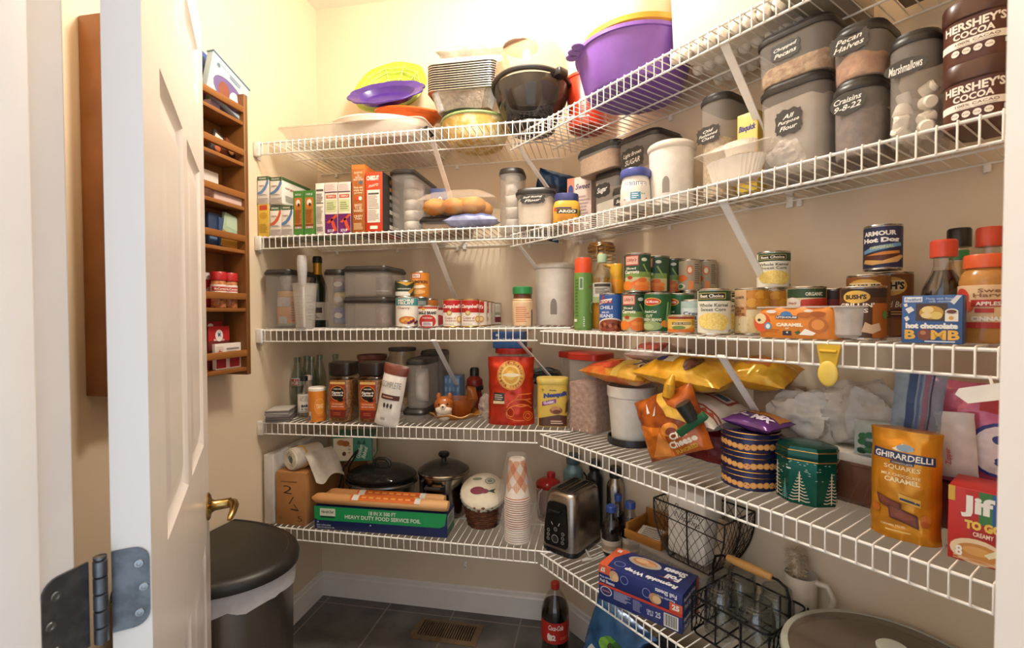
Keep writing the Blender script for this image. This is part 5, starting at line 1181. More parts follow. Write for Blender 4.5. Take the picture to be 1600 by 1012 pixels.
# instant coffee jars
COF = mat('#7a4f28', .7, col2='#a8743c', scale=140, bump=.4, bscale=160)
def cofjar(label, xl, xr, s=None):
    i = place('B', 2, xl, xr, 567, .405)
    w, H = .096, i.H
    t = thing('coffee_jar', label, 'jar', pos('B', i.s, .36, i.z), yaw('B', .05))
    b = MB(); b.loft([rr(w*.92, w*.92, .02, 4, 0, 0, .0), rr(w, w, .022, 4, 0, 0, .006), rr(w, w, .022, 4, 0, 0, H*.72), rr(w*.9, w*.9, .03, 4, 0, 0, H*.78), rr(w*.8, w*.8, .035, 4, 0, 0, H*.80)], mat('#e6d2b4', .05, glass=True, a=.2), (1, 0)); part(t, 'glass_body', b)
    b = MB(); b.loft([rr(w*.88, w*.88, .02, 4, 0, 0, .004), rr(w*.965, w*.965, .022, 4, 0, 0, .010), rr(w*.965, w*.965, .022, 4, 0, 0, H*.70), rr(w*.8, w*.8, .02, 4, 0, 0, H*.71)], COF); part(t, 'instant_coffee', b)
    b = MB(); b.loft([rr(w*.84, w*.84, .03, 4, 0, 0, H*.775), rr(w*.95, w*.95, .022, 4, 0, 0, H*.80), rr(w*.97, w*.97, .022, 4, 0, 0, H*.985), rr(w*.93, w*.93, .02, 4, 0, 0, H)], plas('#241b18')); part(t, 'lid', b)
    b = MB(); lw, lh = w*.62, H*.60
    b.art([('r', 0, 0, 1, 1, ink('#a8401e')), ('r', 0, 0, 1, .22, ink('#7d241a')), ('r', 0, .22, 1, .45, ink('#c4581f')), ('r', 0, .93, 1, 1, ink('#e2b46a')), ('e', .5, .68, .5, .22, ink('#d8823a')), ('e', .5, .68, .46, .195, ink('#241613')), ('e', .68, .50, .2, .06, ink('#241613')), ('t', 'NESCAFE', .5, .80, .5, .035, ink('#efe4d4'), {'b': .03}), ('t', 'Taster\'s\nChoice', .5, .67, .82, .13, ink('#f4ece0'), {'i': .35, 'b': .04}), ('t', 'HOUSE BLEND', .5, .38, .74, .04, ink('#f0d8a8')), ('t', 'INSTANT COFFEE', .5, .31, .8, .03, ink('#f4ece0')), ('l', .2, .06, .8, .16, 2, ink('#b5563a'))], lw, lh, lambda u, v, l: Vector((u, -w/2-l-.0006, .02+v))); part(t, 'paper_label', b, 'orange brown label with dark oval')
cofjar('instant coffee jar next to the orange canister', 509, 545.5)
cofjar('instant coffee jar next to the white pouch', 556, 592.5)
FOILW = mat('#e9e2d8', .35, var=.05)
pouch('protein_pouch', 'white pouch with brown top leaning right between coffee jar and clear box', 'pouch', pos('B', .528, .412, z2(.54)), (0, .20, .04), .092, .225, .050, FOILW, [('r', -.02, .84, 1.02, 1.0, ink('#6b3322')), ('t', 'COMPLETE', .5, .68, .8, .1, ink('#8a8580'), {'b': -.005}), ('r', .18, .44, .92, .52, ink('#5b2c1e')), ('l', .25, .46, .85, .5, 1, ink('#c9a08a')), ('e', .38, .34, .05, .04, ink('#4a4542')), ('e', .52, .34, .05, .04, ink('#4a4542')), ('e', .66, .34, .05, .04, ink('#4a4542')), ('l', .3, .08, .6, .16, 1, ink('#b9b2aa'))], seed=6, crum=.004, foot=.75)
# things behind
t = thing('plastic_tub', 'brown plastic tub showing above the coffee jars', 'tub', pos('B', .325, .115, z2(.3)))
b = MB(); b.lathe([(0, 0), (.045, 0), (.048, .004), (.060, .215), (.064, .217), (.064, .232), (.059, .232), (.05, .01), (0, .008)], plas('#7a4638'), 40); part(t, 'tub_body', b)
t = thing('glass_jar', 'wide glass jar with dark band behind the white pouch', 'jar', pos('B', .468, .125, z2(.47)))
b = MB(); b.lathe([(0, 0), (.068, 0), (.074, .006), (.076, .17), (.064, .215), (.054, .228), (.054, .25)], mat('#d8cfbc', .06, glass=True, a=.35), 44, cap=(1, 0)); part(t, 'glass_body', b)
b = MB(); b.lathe([(.0, .249), (.056, .249), (.058, .251), (.058, .262), (.0, .264)], matte('#4a453e'), 40); part(t, 'lid', b)
b = MB(); b.lathe([(0, .006), (.066, .006), (.072, .012), (.073, .06), (0, .062)], mat('#b89a72', .7, col2='#d2b892', scale=60), 40); part(t, 'contents', b)
tub('food_container', 'tall grey box standing behind the clear box with napkin packets', 'B', 2, 655, 692, 548, .17, .10, None, None, r=.02, body=mat('#7d7772', .4, a=.75))
lo = tub('food_container', 'low clear box under the tall one, beside the squirrel dish', 'B', 2, 627, 663, 638, .385, .19, None, None, r=.025, H=.052)
tub('food_container', 'tall clear black lidded box standing on the low clear box', 'B', 2, 631, 664, 561, .375, .18, None, None, r=.03, taper=.95, z0=lo.top+.0005, extra=packets(1, .62, .45, .125, .045, 100))
carton('tissue_box', 'blue patterned box behind the squirrel dish', 'box', 'B', 2, 688, 718, 591, .140, .08, '#5f7fa8', [('e', .1+.2*(q % 5), .12+.25*(q//5), .06, .08, ink('#8fa9c8')) for q in range(20)], H=.143)
t = bottle('syrup_bottle', 'dark red squeeze bottle with black cap behind the squirrel dish', 'bottle', rplace('B', 2, 727, 756, 578, .160, D=.066), [(0, 0), (.033, 0), (.035, .005), (.034, .06), (.028, .085), (.034, .11), (.032, .135), (.016, .15), (0, .15)], plas('#7d2218'), [(.014, .148), (.019, .150), (.019, .176), (.014, .183), (0, .184)], plas('#1c1918'))
b = MB(); b.lathe([(.033, .092), (.0365, .094), (.0365, .108), (.035, .11)], plas('#1c1918'), 28, cap=(0, 0)); part(t, 'neck_band', b, 'black band')
crumple('film_bag', 'crumpled clear film between the squirrel dish and the red coffee bag', 'bag', pos('B', .868, .265, z2(.86)), .030, .04, .055, mat('#d8c4b4', .1, a=.38), 9, .35)
# leaf plate with squirrel dish
GOLD = mat('#a85f1a', .22, col2='#c98a3a', scale=20, fac=(.3, .7))
t = thing('leaf_plate', 'amber leaf shaped plate with gold edge under the squirrel dish', 'plate', pos('B', .745, .275, z2(.74)))
b = MB(); n = 60
def lf(f, z, w=1): return [Vector((.102*f*math.cos(a)*(1+.07*w*math.cos(7*a)), .085*f*math.sin(a)*(1+.07*w*math.cos(7*a)), z+.005*w*math.sin(7*a)*f)) for a in (2*PI*q/n for q in range(n))]
b.loft([lf(.5, 0, 0), lf(.6, .002, 0), lf(1, .020), lf(1.02, .023), lf(.98, .025), lf(.6, .007, 0), lf(.4, .006, 0)], GOLD); part(t, 'plate_body', b)
b = MB(); b.tube([p+Vector((0, 0, .001)) for p in lf(1.005, .0235)], .0018, mat('#e2b878', .25, .4), 6, True); part(t, 'gold_rim', b)
t = thing('squirrel_dish', 'ceramic nut dish shaped as an orange squirrel on the leaf plate', 'dish', pos('B', .742, .285, z2(.74)+.0085), camface('B', .745, .28)-.1)
t.scale = (1.2, 1.2, 1.25)
FOX = mat('#b5662a', .25, col2='#8f4a1e', scale=16, fac=(.35, .65)); CRM = mat('#ecdcc4', .25, var=.03)
b = MB(); b.lathe([(0, 0), (.035, 0), (.046, .008), (.060, .048), (.062, .054), (.058, .054), (.045, .016), (0, .012)], FOX, 40, cx=.012, cy=.01, ry=.85); part(t, 'bowl_body', b)
hx, hy, hz = -.022, -.046, .043
b = MB(); b.ball((hx, hy, hz), .031, .025, .027, FOX, 24, 16); 
for sx in (-1, 1): b.ball((hx+sx*.017, hy+.004, hz+.024), .008, .006, .013, FOX, 10, 8)
part(t, 'head', b)
b = MB(); b.ball((hx, hy-.008, hz-.010), .0265, .020, .0175, CRM, 20, 12); b.ball((hx, hy-.020, hz-.002), .010, .012, .010, CRM, 14, 10); b.ball((hx, hy+.006, hz-.028), .024, .02, .02, CRM, 16, 10); part(t, 'cream_muzzle', b)
b = MB(); b.ball((hx, hy-.0325, hz+.001), .0038, .003, .003, matte('#4a5a3a'), 10, 8); part(t, 'nose', b)
for sx in (-1, 1):
    b = MB(); b.ball((hx+sx*.013, hy-.0215, hz+.0065), .003, .0025, .0035, mat('#1a1412', .15), 10, 8); part(t, 'eye', b)
b = MB(); b.tube([(.05, .035, .02), (.062, .045, .05), (.058, .042, .075), (.045, .036, .082)], [.014, .019, .016, .007], FOX, 12); part(t, 'tail', b)
# red coffee bag
co = place('B', 2, 758, 836, 558, .36)
RED = foilm('#c0351a')
cir = [('e', .52, .74, .30, .215, ink('#cf9a3a')), ('e', .52, .74, .285, .203, ink('#b8341a')), ('e', .52, .74, .275, .196, ink('#d6a748')), ('e', .52, .74, .20, .143, ink('#e8cd7a')), ('e', .52, .74, .175, .125, ink('#d8a03a')), ('e', .52, .74, .10, .07, ink('#e6c25c')), ('p', [(.3, .74), (.44, .77), (.62, .77), (.76, .745), (.62, .72), (.44, .72)], ink('#f0e2c0'))]
for q, chh in enumerate('SAN FRANCISCO'):
    a = PI*(1-(q+.7)/13.4)
    cir.append(('t', chh, .52+.238*math.cos(a), .74+.17*math.sin(a), .04, .03, ink('#9a3a1a'), {'rot': a-PI/2, 'b': .03})) if chh != ' ' else None
for q, chh in enumerate('FINE COFFEE'):
    a = PI+PI*(q+.9)/11.8
    cir.append(('t', chh, .52+.238*math.cos(a), .74+.17*math.sin(a), .04, .03, ink('#9a3a1a'), {'rot': a+PI/2, 'b': .03})) if chh != ' ' else None
line = ink('#d8702a')
def stroke(pts, w=.008):
    o = []
    for q in range(len(pts)-1):
        (x0, y0), (x1, y1) = pts[q], pts[q+1]
        dx, dy = x1-x0, y1-y0; L = math.hypot(dx, dy) or 1
        nx, ny = -dy/L*w, dx/L*w
        o.append(('p', [(x0+nx, y0+ny), (x1+nx, y1+ny), (x1-nx, y1-ny), (x0-nx, y0-ny)], line))
    return o
arc_ = lambda cx, cy, rx, ry, a0, a1, n=10: [(cx+rx*math.cos(a0+(a1-a0)*q/n), cy+ry*math.sin(a0+(a1-a0)*q/n)) for q in range(n+1)]
car = stroke(arc_(.72, .22, .30, .17, 2.9, .6))+stroke(arc_(.72, .20, .28, .11, 3.1, .5))+stroke(arc_(.88, .14, .09, .07, 0, 2*PI, 14))+stroke(arc_(.88, .14, .05, .04, 0, 2*PI, 12))+stroke([(.42, .24), (.44, .12), (.6, .08), (.8, .07)])+stroke([(.62, .38), (.7, .46), (.96, .47)])+stroke([(.62, .38), (.95, .39)])+stroke(arc_(.52, .2, .08, .07, 0, 2*PI, 12))+stroke([(.6, .3), (.75, .28), (.9, .3)])
w_ = co.W*.93
pouch('coffee_bag', 'red foil coffee bag with round gold seal and car outline', 'bag', pos('B', co.s, .335, co.z), camface('B', co.s, .33)*.6 and (0, 0, camface('B', co.s, .33)*.35), w_, co.H, .078, RED, cir+[('r', .14, .36, .38, .48, ink('#2a2320')), ('r', .14, .32, .38, .36, ink('#d8c49a')), ('l', .16, .37, .36, .46, 3, ink('#c9b9a0'))]+car, seed=2, crum=.006, foot=.9, top=.55, p=3.2)
# red lidded jar with a blue box on it, behind
t = thing('plastic_jar', 'clear jar with red lid, behind the red coffee bag', 'jar', pos('B', .955, .14, z2(.95)))
H = .262
b = MB(); b.lathe([(0, 0), (.062, 0), (.068, .006), (.068, H-.04), (.06, H-.02)], mat('#b9b4ae', .1, a=.4), 40); part(t, 'jar_body', b)
b = MB(); b.lathe([(.064, H-.022), (.075, H-.020), (.075, H-.002), (.07, H), (0, H)], plas('#b02d22'), 40); part(t, 'lid', b, 'red lid')
carton('cocoa_box', 'blue box lying on the red lidded jar just under the middle shelf', 'box', 'B', 2, 770, 818, 510, .19, .10, '#2f5f9a', [('r', 0, .5, 1, .95, ink('#27508a')), ('t', 'One-Pouch Family', .5, .55, .8, .14, ink('#dfe6f0')), ('e', .14, .8, .05, .08, ink('#dfe6f0'))], z0=z2(.95)+H+.001, H=.064)
crb = bagshape(.13, .13, .04, 3, .010, 2.2)
b = MB(); b.lathe([(0, 0), (.045, 0), (.047, .004), (.047, .105), (0, .108)], plas('#4a4542'), 28); solo('tin', 'grey tin behind the yellow cocoa canister', 'tin', b, pos('B', 1.100, .135, z2(1.1)))
pouch('snack_bag', 'shiny black packet lying on the grey tin by the corner', 'packet', pos('B', 1.100, .205, z2(1.1)+.135), (-PI/2+.25, 0, .3), .15, .12, .05, mat('#2c3236', .15, .4, var=.3, scale=14), [('r', .2, .4, .7, .6, ink('#5b6a70'))], seed=14, crum=.010)
# yellow cocoa canister
ns = place('B', 2, 838, 892, 589, .345)
YL = paper('#e0bf52')
t = thing('cocoa_canister', 'yellow cocoa powder canister right of the red coffee bag', 'canister', pos('B', 1.133, .345, z2(1.13)), camface('B', 1.133, .345)*.6)
H = hit('B', .36, 865, 590)[1]-z2(1.13); w = .112
b = MB(); b.loft([rr(w*.96, .066, .03, 5, 0, 0, 0), rr(w*.97, .068, .03, 5, 0, 0, .003), rr(w*.97, .068, .03, 5, 0, 0, H-.02)], YL)
b.art([('r', 0, 0, 1, .17, ink('#55301f')), ('p', [(0, .17), (1, .17), (1, .24), (.7, .28), (.3, .22)], ink('#55301f')), ('t', 'Nestle', .52, .86, .22, .035, ink('#4a3a2a'), {'b': .03}), ('t', 'Nesquik', .62, .745, .80, .14, ink('#2f3f86'), {'b': .08, 'i': .12, 'rot': .12}), ('p', [(.18, .48), (.62, .56), (.62, .66), (.18, .58)], ink('#8a3a86')), ('t', 'CLASSIC', .40, .57, .34, .06, ink('#f0e2ec'), {'b': .05, 'rot': .14}), ('e', .62, .38, .2, .09, ink('#9a5a34')), ('e', .6, .42, .14, .06, ink('#c08a58')), ('e', .64, .35, .12, .05, ink('#6b3520')), ('p', [(.9, .3), (1.05, .35), (1.05, .62), (.95, .55)], ink('#6b4526')), ('e', .2, .87, .04, .03, ink('#a88a3a')), ('l', .45, .05, .85, .15, 2, ink('#d8b89a')), ('r', .02, .0, .06, .18, ink('#e8d690'))], w*1.0, H-.024, face_rr(w*.97, .068, .03, .003), du=.005); part(t, 'canister_body', b)
b = MB(); b.loft([rr(w*.99, .070, .032, 5, 0, 0, H-.022), rr(w*1.02, .073, .034, 5, 0, 0, H-.020), rr(w*1.02, .073, .034, 5, 0, 0, H-.004), rr(w*.98, .068, .03, 5, 0, 0, H)], plas('#e3c661')); part(t, 'lid', b)

# ---------------------------------------------------------------- second lowest shelf, angled wall
zr2 = zdeck('R', 2, .5)
SNK = mat('#b98a6e', .7, col2='#d6ab8e', scale=70, bump=.8, bscale=60)
def redjar(label, s, d, w, H, fill=None, rz=0.):
    t = thing('plastic_jar', label, 'jar', pos('R', s, d, zr2), yaw('R', rz))
    b = MB(); b.loft([rr(w*.96, w*.96, .015, 4, 0, 0, 0), rr(w, w, .018, 4, 0, 0, .004), rr(w, w, .018, 4, 0, 0, H-.02)], mat('#c9c2ba', .12, a=.30), (1, 0)); part(t, 'jar_body', b)
    b = MB(); b.loft([rr(w*1.0, w*1.0, .018, 4, 0, 0, H-.024), rr(w*1.07, w*1.07, .02, 4, 0, 0, H-.022), rr(w*1.07, w*1.07, .02, 4, 0, 0, H-.003), rr(w*1.02, w*1.02, .02, 4, 0, 0, H)], plas('#b5301f')); part(t, 'lid', b, 'red lid')
    if fill:
        b = MB(); b.loft([rr(w*.95, w*.95, .015, 4, 0, 0, .003), rr(w*.97, w*.97, .016, 4, 0, 0, H*fill), rr(w*.5, w*.5, .01, 4, 0, 0, H*fill+.01)], SNK); part(t, 'snack_mix', b)
redjar('clear square jar with red lid in the corner, mostly empty', .175, .075, .105, .262)
redjar('clear square jar of pink brown snack mix with red lid', .335, .155, .118, .272, .62, .18)
# white bucket with stripes on a black base
bk = rplace('R', 2, 948, 1027, 598, .165)
t = thing('bucket', 'white bucket with black striped logo standing in a black saucer', 'bucket', pos('R', bk.s, .165, zr2), camface('R', bk.s, .165)+.2)
H = bk.H-.006; r1 = bk.W/2
b = MB(); b.lathe([(0, .0), (r1*.93, 0), (r1*.98, .004), (r1*.96, .022), (r1*.9, .022), (r1*.88, .008), (0, .008)], plas('#221f1e'), 44); part(t, 'saucer', b, 'black saucer')
b = MB(); b.lathe([(0, .009), (r1*.78, .009), (r1*.80, .013), (r1*.94, H*.80), (r1*.985, H*.82), (r1*1.0, H*.985), (r1*.97, H), (r1*.93, H*.98), (r1*.78, .02), (0, .018)], plas('#e4dcd0'), 48)
K = ink('#1d1a19')
b.art([('p', [(.0, .80), (.55, .80), (.95, .2), (.8, .2), (.48, .68), (.0, .68)], K), ('p', [(.0, .1), (.12, .1), (.12, .45), (.3, .6), (.0, .6)], K), ('p', [(.2, .1), (.34, .1), (.55, .38), (.34, .58), (.2, .45)], K), ('p', [(.62, .8), (.76, .8), (1.0, .42), (1.0, .2)], K), ('r', .0, -.12, .7, -.02, K)], r1*1.0, H*.42, face_cone(r1*.80, r1*.93, H*.8, .013+H*.34, .0), du=.006)
b.art([], 1, 1, face_front(1)); part(t, 'bucket_body', b)
ztopb = zr2+bk.H
CH = lambda c, c2: mat(c, .2, .15, var=.2, scale=18, col2=c2, fac=(.4, .6), bump=.08, bscale=25)
pouch('corn_chip_bag', 'orange and yellow corn chip bag lying on the white bucket', 'bag', pos('R', .515, .255, ztopb+.028), (-PI/2+.10, .03, yaw('R', -.0)), .27, .15, .066, CH('#d8642a', '#e0a23a'), [('e', .2, .3, .14, .2, ink('#d6502a')), ('e', .35, .55, .16, .2, ink('#e58a3a')), ('e', .42, .25, .12, .16, ink('#cf4a26')), ('r', .55, .0, 1.0, 1, ink('#dda63a')), ('p', [(.52, 0), (.62, 0), (.72, 1), (.62, 1)], ink('#e8c45a')), ('t', 'TOS', .80, .55, .30, .42, ink('#f3ead8'), {'b': .1, 'rot': -.12}), ('t', 'TOS', .80, .55, .28, .38, ink('#3a2018'), {'b': .05, 'rot': -.12})], seed=21, crum=.008)
pouch('cracker_bag', 'white and red film pack tucked above the corn chip bag', 'bag', pos('R', .56, .145, ztopb+.088), (-PI/2+.1, 0, yaw('R', .1)), .17, .14, .055, mat('#d8bfb4', .15, var=.2, scale=14), [('r', .2, .1, .8, .5, ink('#b04a3a')), ('r', .3, .55, .7, .9, ink('#e6dcd4'))], seed=24, crum=.010)
b = MB(); b.box(-.052, .052, -.055, .055, 0, .105, paper('#8a6a4a'), .002); solo('cardboard_box', 'small brown carton under the flour sack', 'box', b, pos('R', .70, .075, zr2), yaw('R'))
MRN = CH('#6b1a1c', '#8a2a24')
pouch('snack_bag', 'dark maroon snack bag standing behind the puffs bag', 'bag', pos('R', .775, .135, zr2+.002), (.02, 0, yaw('R')), .15, .155, .05, MRN, [('r', .6, .1, .95, .5, ink('#7d2420'))], seed=31, crum=.008, foot=.6)
PAP = mat('#e2d6c4', .6, var=.08, scale=10, bump=.15, bscale=18)
pouch('flour_sack', 'white paper sack with red border band lying under the yellow chip bag', 'sack', pos('R', .742, .242, zr2+.132), (-PI/2+.16, .10, yaw('R', -.05)), .245, .17, .085, PAP, [('r', .0, .14, 1.0, .17, ink('#b8513a')), ('r', .0, .22, 1.0, .25, ink('#b8513a'))]+[('p', [(.05+.09*q, .17), (.095+.09*q, .22), (.14+.09*q, .17)], ink('#c4684a')) for q in range(10)]+[('r', .62, .55, .92, .85, ink('#b04a3a')), ('r', .65, .59, .89, .81, ink('#e6dcd0')), ('r', .68, .64, .86, .76, ink('#4a6a8a'))], seed=33, crum=.006, p=3)
YB = CH('#d8981e', '#e6b43a')
pouch('chip_bag', 'big yellow chip bag lying highest, under the middle shelf lip', 'bag', pos('R', .748, .262, zr2+.232), (-PI/2+.15, .06, yaw('R', .05)), .27, .20, .085, YB, [('r', .3, .2, .42, .8, ink('#e6dcc0')), ('e', .62, .3, .09, .2, ink('#5b2f1c')), ('r', .03, .5, .2, .75, ink('#d8d4cc')), ('l', .04, .52, .19, .73, 4, ink('#8a857e')), ('e', .25, .3, .06, .1, ink('#3a3f6a'))], seed=37, crum=.010)
pouch('chip_bag', 'second yellow chip bag at the back wall behind the shelf brace', 'bag', pos('R', .905, .155, zr2+.235), (-PI/2+.3, .1, yaw('R', .1)), .16, .13, .07, YB, [('r', .3, .3, .7, .7, ink('#b5651e'))], seed=38, crum=.012)
b = MB(); b.box(-.05, .05, -.035, .035, 0, .22, paper('#a88f72'), .002); solo('cardboard_box', 'plain tan carton standing at the wall beside the flour sack', 'box', b, pos('R', .925, .05, zr2), yaw('R'))
# cheese puffs bag with clip
PF = CH('#8a3f1a', '#c4641e')
t = thing('puffs_bag', 'brown and orange cheese snack bag folded down and clipped, front of shelf', 'bag', pos('R', .792, .276, zr2+.043), (-.10, -.42, yaw('R', .14)))
fn = bagshape(.185, .165, .080, 41, .010, 2.4, .40, .12)
b = MB(); bag(b, fn, .185, .165, PF)
bagart(b, fn, .185, .165, [('p', [(.0, .1), (.0, .62), (.5, .45), (.48, .0), (.2, .0)], mat('#d8741e', .2, .1, var=.2, scale=18)), ('p', [(.12, .06), (.42, .4), (.48, .2), (.44, .02)], ink('#e08a3a')), ('e', .58, .40, .13, .10, ink('#d8862e')), ('e', .60, .36, .08, .06, ink('#8a3a1a')), ('t', 'Chili\nCheese', .68, .24, .42, .22, ink('#f0e2cc'), {'b': .04, 'rot': .12}), ('t', 'FLAVORED', .70, .07, .34, .06, ink('#e0b43a'), {'b': .02, 'rot': .12}), ('p', [(.28, .72), (.3, .9), (.33, .72)], ink('#efe6d8')), ('p', [(.36, .66), (.46, .82), (.40, .66)], ink('#efe6d8')), ('p', [(.45, 1), (.6, .6), (.75, .5), (.95, .35), (1, .42), (.78, .66), (.66, .75), (.55, 1)], ink('#d8a83a'))])
part(t, 'printed_bag', b)
b = MB(); b.tube([(.03, -.02, .150), (.05, -.03, .175), (.06, -.02, .195)], [.016, .014, .006], mat('#d8a02e', .2, .1, var=.15), 10); part(t, 'folded_corner', b, 'yellow folded corner of the bag')
t = thing('bag_clip', 'green and black clip pinching the cheese snack bag', 'clip', pos('R', .852, .322, zr2+.142), (.3, -.7, yaw('R', .1)))
b = MB(); b.box(-.045, .045, -.008, .008, -.012, .008, plas('#1f5a34'), .004); part(t, 'clip_jaw', b)
b = MB(); b.tube([(.012, -.002, .006), (.022, -.004, .05)], [.017, .020], plas('#2a2a26'), 14); part(t, 'clip_grip', b)
# cookie tins
NAVY = mat('#23264e', .25, .3, var=.04)
ck = rplace('R', 2, 1126, 1222, 668, .205)
r = ck.W/2; hz_ = (ck.H)/3
for q in range(3):
    t = thing('cookie_tin', ['lowest round navy butter cookie tin of three', 'middle round navy butter cookie tin of three', 'top round navy butter cookie tin, snack pack on it'][q], 'tin', pos('R', ck.s, .205, zr2+q*hz_), camface('R', ck.s, .2), 'stacked cookie tins')
    b = MB(); b.lathe([(0, 0), (r*.97, 0), (r*.985, .002), (r*.97, .004), (r*.97, hz_*.72), (0, hz_*.72)], NAVY, 56)
    sh = []
    for k in range(14): sh += [('e', .035+k*.0715, .42+.05*math.sin(k*.9), .040, .23 if k % 4 else .2, ink('#d8984a')), ('e', .035+k*.0715, .42+.05*math.sin(k*.9), .028, .15, ink('#e2aa62'))]+([('e', .02+k*.0715, .46, .008, .05, ink('#9a3a2a')), ('e', .05+k*.0715, .38, .008, .05, ink('#9a3a2a'))] if k % 4 == 2 else [])
    b.art(sh, r*2.9, hz_*.72, face_cyl(r*.97, 0), du=.006); part(t, 'tin_body', b)
    b = MB(); b.lathe([(r*.975, hz_*.70), (r*.995, hz_*.71), (r*.995, hz_*.96), (r*.975, hz_*.985), (r*.94, hz_*.995), (0, hz_*.985)], NAVY, 56); part(t, 'lid', b)
    b = MB()
    for zz_ in (hz_*.70, hz_*.97): b.tube([(r*.985*math.cos(2*PI*k/48), r*.985*math.sin(2*PI*k/48), zz_) for k in range(48)], .0013, TINGOLD, 5, True)
    part(t, 'gold_rim', b)
pouch('snack_pack', 'small purple trail mix pack lying on the cookie tins', 'pack', pos('R', ck.s+.012, .255, zr2+3*hz_+.016), (-PI/2+.05, .04, yaw('R', -.1)), .125, .10, .035, CH('#5a2f6e', '#6b3a80'), [('r', .05, .5, .95, .95, ink('#b8783a')), ('r', .1, .6, .5, .85, ink('#8a4a22')), ('t', 'MIX', .72, .3, .4, .24, ink('#eadff0'), {'b': .06}), ('l', .1, .2, .45, .4, 2, ink('#d8c8e0'))], seed=51, crum=.006)
# octagonal christmas tin
xm = rplace('R', 2, 1217, 1306, 690, .205)
GRN = mat('#0f5a48', .22, .45, var=.05)
t = thing('gift_tin', 'eight sided green holiday tin with white fir trees', 'tin', pos('R', xm.s, .205, zr2), yaw('R', .25))
def octr(w, d, c, z): return [Vector(p) for p in ((w/2, -d/2+c, z), (w/2, d/2-c, z), (w/2-c, d/2, z), (-w/2+c, d/2, z), (-w/2, d/2-c, z), (-w/2, -d/2+c, z), (-w/2+c, -d/2, z), (w/2-c, -d/2, z))]
w, d, c, H = .112, .088, .030, xm.H
b = MB(); b.loft([octr(w*.97, d*.97, c, 0), octr(w, d, c, .003), octr(w, d, c, H-.03)], GRN)
GS = ink('#e0cdb2')
def fir(cx, s_, top, col):
    sh = [('r', cx-.006, .03, cx+.006, top, col)]
    for q in range(9):
        y = .05+(top-.08)*q/9; wd = s_*(1-q/9.5)
        for sg in (-1, 1): sh.append(('p', [(cx, y+.05), (cx+sg*wd*.6, y+.015), (cx+sg*wd, y+.03), (cx+sg*wd*.95, y+.01), (cx+sg*wd*.6, y-.005), (cx, y+.03)], col))
    return sh
dots = [('e', random.Random(q).uniform(.03, .97), random.Random(q+99).uniform(.55, .97), .012, .006, ink('#d8e4dc')) for q in range(40)]
def octmap(u, v, l):
    # wrap round the front three faces
    fw = w/2-c; ch = c*math.sqrt(2)
    if abs(u) <= fw: return Vector((u, -d/2-l, .003+v))
    sg = 1 if u > 0 else -1; e = abs(u)-fw
    if e <= ch: return Vector((sg*(fw+e*C45+l*C45), -d/2+e*C45-l*C45, .003+v))
    return Vector((sg*(w/2+l), -d/2+c+(e-ch), .003+v))
b.art(dots+fir(.47, .105, .74, GS)+fir(.17, .10, .85, GS)+fir(.31, .05, .5, ink('#5f9a96'))+fir(.80, .09, .75, GS)+[('e', .36, .78, .03, .02, ink('#cfe0d8'))], 2*(w/2-c+c*math.sqrt(2)+.028), H-.034, octmap, du=.004); part(t, 'tin_body', b)
b = MB(); b.loft([octr(w*1.01, d*1.01, c, H-.032), octr(w*1.03, d*1.03, c, H-.030), octr(w*1.03, d*1.03, c, H-.012), octr(w*.97, d*.96, c, H-.003), octr(w*.8, d*.8, c*.8, H)], mat('#10493c', .2, .5)); part(t, 'lid', b)
b = MB()
for zz_, k in ((H-.031, 1.035), (H-.011, 1.02)):
    R = octr(w*k, d*k, c, zz_); b.tube(R, .0014, TINGOLD, 6, True)
part(t, 'gold_rim', b)
# behind: brown glass dish, white bags
t = thing('baking_dish', 'brown glass baking dish with a white card, behind the holiday tin', 'dish', pos('R', 1.128, .092, zr2), yaw('R', .0))
b = MB(); b.loft([rr(.13, .12, .03, 5, 0, 0, 0), rr(.14, .13, .035, 5, 0, 0, .006), rr(.155, .145, .04, 5, 0, 0, .085), rr(.165, .155, .042, 5, 0, 0, .088), rr(.165, .155, .042, 5, 0, 0, .094), rr(.15, .14, .04, 5, 0, 0, .092), rr(.135, .125, .035, 5, 0, 0, .01)], mat('#7a4a34', .08, a=.72)); part(t, 'dish_body', b)
b = MB(); b.box(-.058, .058, -.053, .05, .012, .105, paper('#d8cfc2'), .002); part(t, 'card_box', b, 'white card box in the dish')
FILM = mat('#d9d2c8', .25, a=.62, var=.05, bump=.5, bscale=28)
FILM2 = mat('#e4ddd4', .3, a=.78, var=.05, bump=.5, bscale=28)
crumple('shopping_bag', 'white crumpled shopping bag with black stripes behind the cookie tins', 'bag', pos('R', 1.015, .085, zr2+.10), .105, .052, .075, FILM2, 61, .42, yaw('R', .1))
b = MB(); b.box(-.07, .07, -.04, .04, 0, .10, paper('#b9a58c'), .002); solo('cardboard_box', 'low tan carton under the striped shopping bag', 'box', b, pos('R', 1.005, .09, zr2), yaw('R'))
crumple('shopping_bag', 'large white translucent shopping bag heaped over the baking dish', 'bag', pos('R', 1.125, .082, zr2+.110), .115, .055, .090, FILM, 63, .42, yaw('R'))
crumple('produce_bag', 'clear produce bag sagging at the wall above the tan carton', 'bag', pos('R', .915, .055, zr2+.221), .05, .035, .035, mat('#d8d0c6', .15, a=.4), 66, .4, yaw('R'))
t = thing('printed_bag', 'clear bag with green leafy print on the brown baking dish', 'bag', pos('R', 1.172, .142, zr2+.107), (-.1, 0, yaw('R')))
